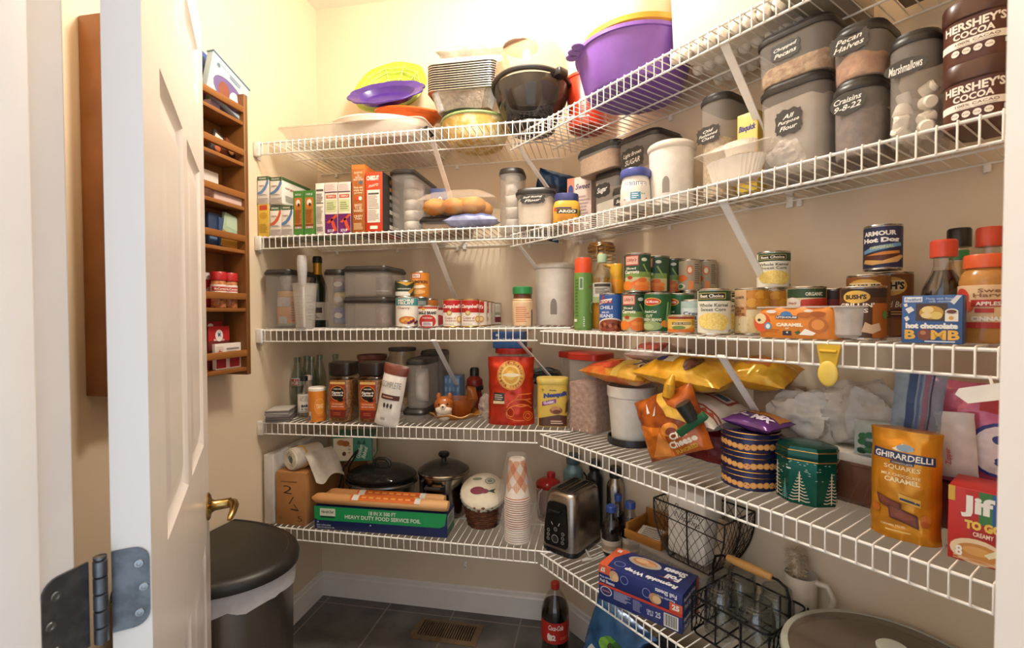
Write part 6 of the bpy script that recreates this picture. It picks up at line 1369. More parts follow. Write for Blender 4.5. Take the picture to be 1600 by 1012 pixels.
fn = bagshape(.095, .075, .03, 71, .008, 2.2); b = MB(); bag(b, fn, .095, .075, mat('#cfd6cf', .2, a=.5)); bagart(b, fn, .095, .075, [('e', .2+.15*(q % 5), .15+.2*(q//5)+.05*(q % 2), .10, .09, ink('#2f6a44' if q % 3 else '#244a34')) for q in range(15)]); b.xf(Matrix.Translation((0, -.0, .0))); part(t, 'bag_film', b)
t = thing('zip_bag', 'tall clear zip bag with blue and pink seal standing behind the caramel bag', 'bag', pos('R', 1.226, .192, zr2), (0, .08, yaw('R', .15)))
fn = bagshape(.075, .30, .018, 75, .004, 2.2, .4)
b = MB(); bag(b, fn, .075, .30, mat('#8fa8bc', .12, a=.5, var=.1)); part(t, 'bag_film', b)
b = MB(); bagart(b, fn, .075, .30, [('r', .30, .05, .46, 1, ink('#2a3f6a')), ('r', .50, .05, .55, 1, ink('#4a5a8a')), ('r', .60, .05, .70, 1, ink('#8a5a6a')), ('r', .74, .05, .77, 1, ink('#3a2a4a')), ('r', -.0, .05, .25, .45, ink('#5f90b0'))]); part(t, 'zip_seal', b, 'blue and pink zip seal')
# caramel chocolate bag
gh = place('R', 2, 1350, 1462, 676, .285)
GO = foilm('#d28a1e')
CHO = ink('#5b2a1c'); CH2 = ink('#7a3f28')
GA = [('p', [(.36, .835), (.5, .885), (.66, .835), (.6, .82), (.42, .82)], ink('#e6dcc8')), ('e', .54, .85, .12, .03, ink('#8aa0b0')), ('p', [(.08, .74), (.94, .72), (.94, .80), (.08, .82)], ink('#1f2f5c')), ('t', 'GHIRARDELLI', .51, .77, .80, .055, ink('#f2ecdc'), {'b': .02, 'rot': -.02}), ('r', .34, .700, .68, .725, ink('#1f2f5c')), ('t', 'CHOCOLATE', .51, .712, .3, .015, ink('#e6dcc8')), ('t', 'SQUARES', .51, .665, .52, .045, ink('#f0dca8'), {'b': .02}), ('t', 'MILK CHOCOLATE', .50, .60, .56, .026, ink('#f0dca8')), ('t', 'CARAMEL', .52, .555, .50, .045, ink('#f2e2b4'), {'b': .03}), ('p', [(.14, .40), (.52, .345), (.50, .25), (.20, .31)], CHO), ('p', [(.17, .385), (.49, .34), (.475, .27), (.225, .315)], CH2), ('p', [(.32, .32), (.74, .26), (.76, .14), (.36, .20)], CHO), ('p', [(.35, .305), (.71, .252), (.725, .16), (.385, .21)], CH2), ('e', .56, .235, .13, .03, ink('#8a4a30')), ('p', [(.48, .44), (.78, .41), (.78, .34), (.50, .37)], ink('#d6a83a')), ('p', [(.50, .405), (.77, .38), (.77, .36), (.50, .385)], ink('#1f2f5c')), ('e', .14, .26, .07, .035, ink('#b8601a')), ('e', .84, .24, .07, .04, ink('#c06a1e')), ('e', .84, .20, .06, .03, ink('#a8521a')), ('t', 'CARAMEL FILLED', .4, .13, .34, .02, ink('#f0d8a0')), ('l', .3, .07, .7, .10, 1, ink('#e0b860'))]
pouch('chocolate_bag', 'gold chocolate caramel squares bag standing at the shelf front', 'bag', pos('R', gh.s, .245, gh.z), (0, 0, yaw('R', .06)), gh.W*1.02, gh.H, .060, GO, GA, seed=81, crum=.005, foot=.9, top=.55, p=3.4)
# pink bag and peanut butter box
PK2 = CH('#c04a68', '#d8728a')
t = thing('candy_bag', 'large pink candy bag with big white letters at the right end', 'bag', pos('R', 1.340, .118, zr2+.09), (.05, .06, yaw('R', .1)))
fn = bagshape(.21, .19, .075, 85, .010, 2.6, .6)
b = MB(); bag(b, fn, .21, .19, PK2); bagart(b, fn, .21, .19, [('r', .35, .76, 1, .90, ink('#b8302e')), ('e', .52, .42, .22, .26, ink('#3a3a86')), ('e', .52, .42, .19, .23, ink('#efe0e0')), ('e', .52, .52, .07, .045, ink('#3a3a86')), ('e', .55, .32, .07, .045, ink('#3a3a86')), ('t', 's', .84, .42, .26, .48, ink('#3a3a86'), {'b': .07, 'rot': .1}), ('t', 's', .84, .42, .22, .44, ink('#efe0e0'), {'b': .03, 'rot': .1}), ('r', .4, .04, .9, .10, ink('#8a2a5a'))]); part(t, 'bag_film', b)
b = MB(); fn2 = bagshape(.055, .12, .012, 88, .004, 2.4); bag(b, fn2, .055, .12, mat('#e6d8d0', .2, a=.8)); b.art([('t', 'Zipper', .3, .4, .6, .1, ink('#c04a5a'), {'rot': PI/2})], .05, .10, lambda u, v, l: Vector((u, -.010-l, v)))
b.xf(Matrix.Translation((-.045, -.052, .02)) @ Matrix.Rotation(-.12, 4, 'Y')); part(t, 'white_seal_strip', b, 'white film strip')
b = MB(); b.box(-.085, .085, -.04, .04, 0, .088, paper('#7d2a2a'), .002); solo('cardboard_box', 'dark red carton under the pink candy bag', 'box', b, pos('R', 1.345, .105, zr2), yaw('R'))
RJ = '#c0281e'
carton('peanut_butter_box', 'red peanut butter cups box at the shelf front, right end', 'box', 'R', 2, 1478, 1572, 765, .275, .085, RJ, [('r', .0, .80, .12, 1, ink('#d8a83a')), ('p', [(.30, .60), (.30, .98), (.52, .98), (.52, .60)], ink('#c0281e')), ('p', [(.52, .55), (.52, .98), (.74, .98), (.74, .55)], ink('#3f7a3a')), ('p', [(.74, .55), (.74, .98), (1, .98), (1, .55)], ink('#2f5a96')), ('t', 'Jif', .50, .76, .56, .30, ink('#f4efe6'), {'b': .045}), ('t', 'TO GO', .60, .52, .62, .12, ink('#e8c450'), {'b': .07}), ('r', .40, .36, .80, .45, ink('#a81f18')), ('t', 'CREAMY', .60, .405, .34, .06, ink('#f0dcc0')), ('e', .5, .17, .46, .17, ink('#e6cba4')), ('e', .52, .16, .38, .12, ink('#c4843a')), ('e', .5, .18, .24, .06, ink('#d89e54')), ('p', [(.62, .16), (.95, .32), (1, .24), (.7, .12)], ink('#e8e0b4')), ('t', '8', .20, .14, .12, .14, ink('#f4efe6'), {'b': .03}), ('l', .1, .02, .9, .08, 2, ink('#d8a06a'))], right=[('r', 0, 0, 1, 1, ink('#a82018'))], rz=.08)
# clip and tag on the middle shelf's lip
YC = mat('#e0b83a', .15, a=.85)
t = thing('bag_clip', 'yellow plastic clip hanging on the middle shelf lip', 'clip', pos('R', 1.150, DR+.0075, 1.2005), yaw('R'))
b = MB(); b.poly([(-.020, .070), (-.017, .073), (.017, .073), (.020, .070), (.013, .032), (.016, .012), (.010, .0), (-.010, .0), (-.016, .012), (-.013, .032)], 0, .006, YC); b.xf(Matrix.Rotation(PI/2, 4, 'X')); b.xf(Matrix.Translation((0, .003, 0))); part(t, 'front_plate', b)
b = MB(); b.ball((0, -.004, .030), .017, .004, .024, plas('#e8c85a'), 16, 10, None); b.xf(Matrix.Translation((0, 0, -.012))); part(t, 'grip_pad', b)
b = MB(); b.tube([(-.014, -.003, .060), (.014, -.003, .060)], .003, plas('#d8a82a'), 8); part(t, 'spring_bar', b)
t = thing('price_tag_holder', 'white plastic tag tilted under the middle shelf lip at the door side', 'tag', pos('R', 1.374, DR+.012, 1.215), (0, -.30, yaw('R')))
b = MB(); b.poly([(-.045, .004), (-.038, .012), (.06, .012), (.06, -.012), (-.034, -.012)], 0, .005, plas('#efe8dd')); b.xf(Matrix.Rotation(PI/2, 4, 'X')); part(t, 'tag_body', b)
b = MB(); b.tube([(.0, -.002, .012), (.0, .0, .024)], .002, plas('#efe8dd'), 6); part(t, 'hook', b)

# ================================================================ lowest shelf, back wall
z1 = zdeck('B', 1, .4); zr1 = zdeck('R', 1, .6)
CB = mat('#b07a45', .75, var=.08, scale=12, bump=.05, bscale=80)
b = MB(); b.box(-.021, .021, -.19, .19, 0, .27, mat('#cfc8c0', .5, var=.04), .003); solo('storage_box', 'narrow pale upright box between left wall and brown carton', 'box', b, pos('B', .035, .215, z1), 0)
i = place('B', 1, 432, 468, 742, .40)
w, H = .128, .205
b = MB(); b.box(-w/2, w/2, -.185, .185, 0, H, CB, .0015)
PEN = ink('#2a2320')
b.art([('l', .18, .80, .82, .84, 1, ink('#7d5a36')), ('t', '2', .40, .67, .30, .15, PEN, {'b': -.012, 'rot': -.1}), ('t', '/', .52, .47, .18, .14, PEN, {'b': -.012}), ('t', '7', .62, .30, .26, .12, PEN, {'b': -.012, 'rot': -.9}), ('t', '5', .80, .13, .16, .10, PEN, {'b': -.012}), ('r', .10, .1, .2, .16, ink('#8a6236'))], w, H, face_front(.37))
b.art([('r', .0, .955, 1, .965, ink('#8f6236'))], .37, H, face_right(w), base=.0008)
bx_ = solo('cardboard_box', 'long brown cardboard carton with hand written digits on its end', 'box', b, pos('B', .126, .215, z1), 0)
zb_ = z1+H
# roll of clear bags lying on the carton
t = thing('bag_roll', 'roll of clear plastic bags lying on the brown carton', 'roll', pos('B', .118, .385, zb_+.0445), (0, 0, -.35))
RF = mat('#e6dccb', .3, a=.88, var=.05)
b = MB(); rings = []
for y, r in ((0, .040), (.006, .043), (.05, .042), (.10, .042), (.125, .040)): rings.append([Vector((r*math.cos(2*PI*q/30)*(1+.02*math.sin(5*q)), y, r*math.sin(2*PI*q/30))) for q in range(30)][::-1])
b.loft(rings, RF, (0, 1))
for r in (.036, .030, .024, .018): b.loft([[Vector((r*k*math.cos(2*PI*q/26), y, r*k*math.sin(2*PI*q/26))) for q in range(26)][::-1] for k, y in ((1.1, .001), (1.05, -.004), (.95, -.004), (.9, .002))], mat('#e9dfcb', .4, var=.05), (0, 0))
part(t, 'rolled_film', b)
b = MB(); b.tube([(.0425*math.cos(2*PI*q/30), .045, .0425*math.sin(2*PI*q/30)) for q in range(30)], .0035, mat('#d9a83a', .4), 6, True); part(t, 'yellow_band', b, 'yellow band round the roll')
b = MB(); b.grid(lambda a, c: Vector((.036+.075*c+.006*math.sin(9*a), .03+a*.13, .02-.10*c**1.3*(1+.12*math.sin(7*a)))), 14, 12, mat('#e9e0d0', .25, a=.72, var=.06)); b.grid(lambda a, c: Vector((.036+.075*c+.006*math.sin(9*a), .03+a*.13, .0215-.10*c**1.3*(1+.12*math.sin(7*a)))), 14, 12, mat('#e9e0d0', .25, a=.72, var=.06), True); part(t, 'hanging_film', b)
TE = '#3a8466'
b = MB(); b.box(-.08, .08, -.07, .07, 0, .10, paper('#3a8466'), .0015)
b.art([('r', .03, .03, .52, .97, ink('#e2d2b0')), ('e', .22, .78, .10, .12, ink('#b06a2a')), ('e', .34, .74, .10, .12, ink('#a85a22')), ('e', .30, .32, .05, .09, ink('#5b3322')), ('l', .40, .3, .48, .7, 3, ink('#b89a6a')), ('p', [(.66, .9), (.74, .7), (.82, .9), (.84, .7), (.62, .7)], ink('#1f4a3a')), ('t', 'Golden\nBaked', .75, .38, .36, .38, ink('#d8e2cc'), {'i': .3, 'rot': 1.3})], .16, .10, face_front(.14))
b.art([('r', .08, .1, .7, .9, ink('#d9d4c6')), ('e', .3, .3, .05, .08, ink('#4a3a30')), ('r', .74, .3, .9, .95, ink('#a86a36'))], .14, .10, face_right(.16), base=.0008)
solo('snack_carton', 'green and cream carton behind the bag roll, on the brown carton', 'carton', b, pos('B', .272, .165, zb_+.0005), .28)
b = MB(); b.box(-.026, .026, -.055, .055, 0, H-.001, CB, .0015); solo('cardboard_box', 'second brown carton beside the long one, under the green carton', 'box', b, pos('B', .220, .075, z1), 0)
# slow cooker
t = thing('slow_cooker', 'black oval slow cooker with glass lid behind the foil box', 'cooker', pos('B', .402, .190, z1), .06)
BKM = mat('#1d1c1c', .12, var=.05); STL = mat('#8f8a84', .25, 1., var=.06)
def ov(f, z, a=.150, c=.118): return circ(a*f, 56, 0, 0, z, c*f)
b = MB(); b.loft([ov(.72, .0), ov(.76, .006), ov(.86, .03), ov(.93, .11), ov(.97, .118)], STL, (1, 0)); part(t, 'heating_base', b)
b = MB(); b.loft([ov(.95, .112), ov(1.0, .116), ov(1.02, .122), ov(1.0, .128), ov(.94, .128), ov(.92, .118)], mat('#6f6b68', .2, .7), (0, 0)); part(t, 'steel_rim', b)
b = MB(); b.loft([ov(.93, .118), ov(.97, .138), ov(.98, .145), ov(.94, .148), ov(.9, .135)], BKM, (0, 0)); part(t, 'crock', b)
b = MB(); b.loft([ov(.955, .146), ov(.96, .150), ov(.90, .158), ov(.72, .172), ov(.4, .182), ov(.1, .185)], mat('#3a3836', .05, a=.78), (1, 1)); part(t, 'glass_lid', b)
b = MB(); b.tube([(-.035, 0, .183), (-.034, 0, .198), (-.015, 0, .210), (.015, 0, .210), (.034, 0, .198), (.035, 0, .183)], .007, mat('#3a3836', .1), 10); part(t, 'lid_handle', b)
b = MB(); b.tube([(-.125, .04, .06), (-.165, .03, .10), (-.13, -.03, .18), (-.085, -.06, .24), (-.075, -.06, .262), (-.088, -.06, .25), (-.13, -.075, .19), (-.16, -.06, .10)], .0035, plas('#1a1919'), 8); part(t, 'power_cord', b)
# stock pot
i = rplace('B', 1, 640, 726, 735, .19)
t = thing('cooking_pot', 'steel pot with glass lid and black knob right of the slow cooker', 'pot', pos('B', .668, .172, z1), camface('B', .66, .18))
r = .103; SS = mat('#a09a92', .16, 1., var=.05)
b = MB(); b.lathe([(0, 0), (r*.92, 0), (r*.97, .006), (r*.985, .16), (r*1.03, .165), (r*1.03, .170), (r*.96, .168), (r*.95, .02), (0, .012)], SS, 56); part(t, 'pot_body', b)
b = MB(); b.lathe([(r*1.02, .170), (r*1.03, .173), (r*1.0, .178), (r*.97, .176)], SS, 56, cap=(0, 0)); part(t, 'lid_rim', b)
b = MB(); b.lathe([(r*.98, .175), (r*.85, .190), (r*.6, .203), (r*.3, .210), (0, .212)], mat('#5a554f', .05, a=.62), 56, cap=(0, 0)); part(t, 'glass_lid', b)
b = MB(); b.lathe([(.0, .208), (.012, .208), (.010, .222), (.022, .232), (.024, .240), (.020, .246), (0, .247)], plas('#1c1a1a'), 28); part(t, 'lid_knob', b)
for sg, nm in ((-1, 'handle'), (1, 'handle')):
    b = MB(); b.tube([(-.035+.0, sg*(r*.98)-.0, .135), (-.03, sg*(r+.028), .14), (.03, sg*(r+.028), .14), (.035, sg*(r*.98), .135)], .0075, plas('#1c1a1a'), 10)
    b.xf(Matrix.Rotation(-.35 if sg < 0 else .5, 4, 'Z')); part(t, nm, b)
# foil box and the paper rolls on it
fx0, fx1 = .232, .752
w, H, D = fx1-fx0, .088, .098
b = MB(); NV = paper('#1c2a5c'); b.box(-w/2, w/2, -D/2, D/2, 0, H, NV, .0015)
G2 = ink('#1f9a55')
b.art([('p', [(.0, .48), (.03, .40), (.95, .40), (.985, .50), (1.0, 1), (.0, 1)], G2), ('r', .045, .60, .165, .92, ink('#e6e6d2')), ('t', 'HandyChef', .105, .76, .10, .16, ink('#4a4a44'), {'i': .3}), ('r', .05, .52, .16, .58, ink('#143a24')), ('t', '18 IN X 500 FT', .525, .83, .205, .17, ink('#eef0e2'), {'b': .02}), ('t', 'HEAVY DUTY FOOD SERVICE FOIL', .525, .62, .57, .17, ink('#eef0e2'), {'b': .02}), ('e', .435, .31, .006, .03, ink('#c8d0dc')), ('t', '8', .03, .33, .012, .08, ink('#c8d0dc')), ('t', 'EASY OPEN END', .075, .20, .11, .06, ink('#c8d0dc')), ('t', 'TEAR TO USE BOX FOIL', .09, .10, .14, .06, ink('#c8d0dc'))], w, H, face_front(D))
b.art([('r', .05, .1, .95, .9, ink('#b9c0b4')), ('r', .05, .1, .95, .35, ink('#1f6a4a')), ('l', .15, .45, .8, .8, 4, ink('#4a6a5a'))], D, H, face_right(w), base=.0008)
foil = solo('foil_box', 'long green and navy box of food service foil at the shelf front', 'box', b, pos('B', (fx0+fx1)/2, .355, z1), .03)
KR = mat('#c98f56', .6, col2='#dba86e', scale=20, stretch=(.3, 1, 1))
for q, (lb, dd, x0, x1, art) in enumerate([('front bamboo kabob paper roll lying on the foil box', .385, -.28, .265, True), ('rear bamboo kabob paper roll lying on the foil box', .335, -.25, .235, False)]):
    t = thing('paper_roll', lb, 'roll', pos('B', (fx0+fx1)/2, dd, z1+H+.0225), .025, 'paper rolls on the foil box')
    b = MB(); rings = [[Vector((x, r*math.cos(2*PI*k/20), r*.85*math.sin(2*PI*k/20))) for k in range(20)] for x, r in ((x0, .004), (x0+.02, .021), (x0+.04, .0235), (x1-.02, .0235), (x1-.003, .020), (x1, .010))]
    b.loft(rings, KR); part(t, 'kraft_wrap', b)
    b = MB(); m = lambda u, v, l: Vector((.03+u, -(.0237+l)*math.sin((v-.03)/.0237), (.0237*.85+l)*math.cos((v-.03)/.0237)))
    b.art([('r', .1, .45, .82, 1, ink('#d8702a')), ('r', .1, .60, .82, .85, ink('#c85a22'))]+[('r', .14+q2*.08, .66, .19+q2*.08, .80, ink('#e09a4a')) for q2 in range(8)]+[('r', .12, .5, .19, .98, ink('#d9d4cc')), ('r', .80, .5, .86, .98, ink('#d9d4cc'))]+([('e', .80, .30, .035, .26, ink('#d8a83a')), ('e', .80, .30, .025, .19, ink('#e6c25c'))] if art else []), .36, .058, m, dv=.006, base=.0008); part(t, 'printed_label', b, 'orange printed band')
# lidded basket
t = thing('lidded_basket', 'small round wicker basket with cream cloth lid painted with a radish', 'basket', pos('B', .854, .248, z1), camface('B', .85, .25)*.5)
WK = mat('#7a4522', .6, col2='#4f2a14', scale=30, bump=.8, bscale=55, stretch=(1, 1, 3))
b = MB()
for q in range(11):
    z = .004+q*.0085; r = .058+.0020*q
    b.tube([(r*(1+.025*(1 if (k+q) % 2 else -1))*math.cos(2*PI*k/30), r*(1+.025*(1 if (k+q) % 2 else -1))*math.sin(2*PI*k/30), z) for k in range(30)], .0052, WK, 6, True)
b.lathe([(0, 0), (.056, 0), (.078, .096), (.07, .096), (.05, .01), (0, .01)], WK, 32); part(t, 'wicker_body', b)
CL = mat('#e0d5bc', .7, var=.05, bump=.1, bscale=40)
b = MB(); b.lathe([(.0, -.004), (.082, -.004), (.089, .003), (.088, .012), (.078, .022), (.05, .028), (0, .030)], CL, 44)
cap = lambda u, v, l: Vector((u, v-.06, .0312-.0075*((u*u+(v-.06)**2)/.0056)+l))
b.art([('e', .34, .36, .24, .15, ink('#7d3040')), ('e', .56, .34, .14, .09, ink('#7d3040')), ('p', [(.66, .34), (.78, .40), (.92, .46), (.86, .36), (.92, .28), (.78, .31)], ink('#3a4a3a')), ('e', .70, .76, .17, .14, ink('#8a9080')), ('e', .70, .76, .13, .10, ink('#cfc9b4')), ('e', .70, .76, .09, .07, ink('#8a9080')), ('e', .28, .84, .16, .06, ink('#7f8468'))], .12, .12, cap, du=.012, dv=.012)
b.xf(Matrix.Translation((0, 0, .119)) @ Matrix.Rotation(.50, 4, 'X')); part(t, 'cloth_lid', b)
b = MB(); b.tube([((.083+.003*(k % 2))*math.cos(2*PI*k/60), (.083+.003*(k % 2))*math.sin(2*PI*k/60), .0) for k in range(60)], .0065, mat('#9aa796', .7, col2='#c9cbb8', scale=60), 6, True)
b.xf(Matrix.Translation((0, 0, .119)) @ Matrix.Rotation(.50, 4, 'X')); part(t, 'ruffle', b, 'grey green ruffle round the lid')
# upside-down paper cups
CUPW = mat('#ece0d2', .5, var=.03); cs, _D = roundfit('B', .355, 787, 830, 840)
rim, bot, ch_ = .0455, .0285, .142
def cupmesh(pattern):
    b = MB()
    b.lathe([(rim-.0005, .0), (rim+.001, .0005), (rim+.0018, .0025), (rim, .0045), (rim-.0012, .006), (bot+.001, ch_-.002), (bot, ch_), (bot-.003, ch_), (bot-.004, ch_-.006), (0, ch_-.006)], CUPW, 40, cap=(0, 1))
    if pattern:
        O = ink('#d8743a'); P2 = ink('#e6a67a'); sh = []
        rows = 6
        for r_ in range(rows):
            for c_ in range(8):
                y0 = .04+r_*.155; x = (c_+.5*(r_ % 2))/8
                sh.append(('p', [(x, y0), (x+.0625, y0+.155), (x, y0+.31), (x-.0625, y0+.155)], (P2 if r_ % 2 else (O if (c_+r_//2) % 2 else ink('#efe4d8')))))
        sh.append(('r', 0, .036, 1, .066, O))
        b.art(sh, 2*PI*(rim+bot)/2, ch_*.96, lambda u, v, l: Vector((((rim-.001)+(bot-rim+.001)*min(v, ch_*.97)/ch_+l)*math.sin(u/((rim+bot)/2)), -((rim-.001)+(bot-rim+.001)*min(v, ch_*.97)/ch_+l)*math.cos(u/((rim+bot)/2)), min(max(v, .006), ch_*.985))), du=.006, base=.0002, lift=.0001)
    return b
cupP = cupmesh(True); cupW = cupmesh(False)
topz = hit('B', .36, 808, 716)[1]
n = 20; stp = (topz-z1-ch_)/(n-1)
pw = pp = None
for q in range(n):
    if q < 6:
        if pw is None: o = pw = solo('paper_cup', '', 'cup', cupW, (0, 0, 0))
        else: o = pw.copy(); COL.objects.link(o)
        lb = 'plain white upturned paper cup in the lower part of the stack'
        g = 'plain white paper cups in the stack'
    else:
        if pp is None: o = pp = solo('paper_cup', '', 'cup', cupP, (0, 0, 0))
        else: o = pp.copy(); COL.objects.link(o)
        lb = 'orange checked upturned paper cup nested in the upper part of the stack' if q < n-1 else 'topmost orange checked paper cup, its whole side showing'
        g = 'orange checked paper cups in the stack'
    o.location = pos('B', cs, .355, z1+q*stp); o.rotation_euler = (0, 0, q*1.1); tag(o, lb, 'cup', g)
t = thing('film_bag', 'clear film bag draped over the tall stack of paper cups', 'bag', pos('B', cs-.004, .354, z1))
FB = mat('#dcd2c8', .08, a=.16, var=.05); b = MB(); Ht = topz-z1+.02; n = 40
def fr(z, rx, ry, cx=0, cy=0): return [Vector((cx+rx*math.cos(2*PI*k/n)*(1+.08*noise.noise(Vector((math.cos(2*PI*k/n)*2, math.sin(2*PI*k/n)*2, z*9)))), cy+ry*math.sin(2*PI*k/n)*(1+.08*noise.noise(Vector((math.cos(2*PI*k/n)*2, math.sin(2*PI*k/n)*2+5, z*9)))), z)) for k in range(n)]
b.loft([fr(.002, .075, .056, .008), fr(.05, .078, .058, .008), fr(.15, .070, .055, .003), fr(.22, .056, .050, 0), fr(Ht-.03, .040, .040), fr(Ht-.004, .034, .034), fr(Ht, .008, .008)], FB, (0, 1)); part(t, 'film', b)
t = thing('pitcher', 'red lidded clear pitcher in the corner behind the cups', 'pitcher', pos('B', 1.098, .160, z1), -2.0)
b = MB(); b.lathe([(0, 0), (.040, 0), (.043, .004), (.048, .13), (.046, .13), (.04, .01), (0, .008)], mat('#c9a49a', .1, a=.4), 36); part(t, 'pitcher_body', b)
b = MB(); b.lathe([(.0, .128), (.049, .128), (.05, .142), (.044, .150), (.03, .158), (0, .160)], mat('#a8261f', .2, a=.9), 36)
b.lathe([(.0, .155), (.016, .155), (.018, .168), (.016, .178), (0, .18)], plas('#a8261f'), 20, cx=-.022); part(t, 'lid', b, 'red lid with spout knob')
b = MB(); b.tube([(.045, 0, .13), (.07, 0, .12), (.078, 0, .08), (.066, 0, .035), (.042, 0, .02)], .004, mat('#b9a8a0', .2), 8); part(t, 'handle', b)
# ---------------------------------------------------------------- lowest shelf, angled wall
def flask(name, label, cat, s, d, r, H, col, capc, extra=None):
    t = thing(name, label, cat, pos('R', s, d, zr1), camface('R', s, d))
    b = MB(); b.lathe([(0, 0), (r*.94, 0), (r, .005), (r, H*.72), (r*.9, H*.77), (r*.62, H*.82), (r*.6, H*.86), (0, H*.86)], col, 36); part(t, 'flask_body', b)
    b = MB(); b.lathe([(r*.66, H*.85), (r*.7, H*.86), (r*.7, H*.98), (r*.6, H), (0, H)], capc, 30); part(t, 'cap', b)
    if extra: extra(t, r, H)
    return t
def badge(t, r, H):
    b = MB(); b.art([('r', .1, .2, .9, .8, mat('#c9c4bc', .3, .8)), ('t', 'STANLEY', .5, .5, .7, .3, ink('#3a4a4a'), {'b': .04})], .055, .026, face_cyl(r+.0003, H*.58), du=.006); part(t, 'badge', b, 'pale badge plate')
    b = MB(); b.tube([(r+.002, 0, H*.72), (r+.012, 0, H*.66), (r+.013, 0, H*.52), (r+.003, 0, H*.46)], .0035, metal('#8a8c8a'), 8); part(t, 'side_handle', b)
flask('thermos_flask', 'teal thermos flask with badge in the corner behind the toaster', 'flask', .132, .055, .040, .262, mat('#6f8a8c', .35, .3, var=.05), plas('#4a5a5c'), badge)
flask('thermos_flask', 'black flask between the teal flask and the steel one', 'flask', .238, .040, .031, .262, mat('#262525', .3, .2, var=.05), plas('#1a1919'))
flask('thermos_flask', 'brushed steel flask behind the cola bottles', 'flask', .340, .036, .031, .262, mat('#a89f94', .25, 1., var=.06, stretch=(1, 1, .1)), plas('#2a2624'))
# toaster
ts, td = .286, .196; tw, tdp, tH = .140, .200, .208
t = thing('toaster', 'brushed steel two slot toaster with black control panel', 'toaster', pos('R', ts, td, zr1), yaw('R', .29))
BS = mat('#a39a90', .28, 1., var=.05, scale=60, stretch=(.05, 1, 1)); BK = mat('#191817', .18, var=.04)
b = MB(); b.loft([rr(tw*.98, tdp*.98, .03, 6, 0, 0, 0), rr(tw*1.02, tdp*1.02, .032, 6, 0, 0, .006), rr(tw*1.0, tdp, .03, 6, 0, 0, .018)], BK); part(t, 'base', b)
b = MB(); b.loft([rr(tw, tdp, .030, 6, 0, 0, .018), rr(tw*.99, tdp*.99, .032, 6, 0, .001, .10), rr(tw*.95, tdp*.95, .034, 6, 0, .003, .165), rr(tw*.90, tdp*.91, .036, 6, 0, .005, tH-.014), rr(tw*.82, tdp*.85, .036, 6, 0, .006, tH-.004), rr(tw*.72, tdp*.78, .034, 6, 0, .006, tH)], BS, (0, 1)); part(t, 'steel_shell', b)
b = MB()
yf = lambda v: -tdp/2*(1-.05*max(0, (v-.06)/.12))-.0006
pm_ = lambda u, v, l: Vector((u-.004, yf(v+.028)-l*2, .028+v))
b.art([('p', [(.08, .0), (.92, .0), (1, .06), (.98, .5), (.88, .95), (.78, 1), (.22, 1), (.12, .95), (.02, .5), (0, .06)], BK)], .094, .150, pm_, dv=.02, lift=.0004, base=.0015)
b.art([('e', .5, .80, .22, .05, mat('#3a3836', .2)), ('e', .5, .40, .075, .047, ink('#8f8a83')), ('e', .5, .40, .055, .034, ink('#2a2827'))]+[e for q in range(3) for e in (('e', .2, .34-.095*q, .065, .040, ink('#8f8a83')), ('e', .2, .34-.095*q, .045, .027, ink('#2a2827')), ('e', .82, .34-.095*q, .065, .040, ink('#8f8a83')), ('e', .82, .34-.095*q, .045, .027, ink('#2a2827')))]+[('e', .5, .19, .15, .095, ink('#8f8a83')), ('e', .5, .19, .125, .079, ink('#2a2827')), ('p', [(.34, .56), (.40, .50), (.38, .49), (.32, .55)], ink('#c9c4be')), ('p', [(.62, .50), (.68, .57), (.70, .56), (.64, .49)], ink('#c9c4be'))], .094, .150, pm_, dv=.02, lift=.0004, base=.0024)
part(t, 'control_panel', b, 'glossy black control panel with grey buttons')
b = MB(); b.box(-.022, .022, -.016, -.002, 0, .010, BK, .003); b.xf(Matrix.Translation((-.004, -tdp/2+.0, .146))); part(t, 'lever', b)
for sx in (-.022, .022):
    b = MB(); b.loft([rr(.030, .135, .006, 3, sx, .006, tH+.0002), rr(.030, .135, .006, 3, sx, .006, tH+.0035), rr(.020, .124, .004, 3, sx, .006, tH+.0035), rr(.020, .124, .004, 3, sx, .006, tH+.0008)], mat('#7d766e', .25, 1.), (0, 0))
    b.box(sx-.0098, sx+.0098, -.056, .068, tH+.0003, tH+.0012, mat('#120f0e', .8)); part(t, 'toast_slot', b)
b = MB(); b.tube([(.06, -.02, .012), (.10, -.055, .006), (.125, -.085, .02), (.10, -.10, .012), (.085, -.085, .004), (.12, -.06, .010), (.14, -.03, .02)], .0032, mat('#cfc9c0', .2, a=.75), 8); part(t, 'power_cord', b, 'pale loose cord loop')
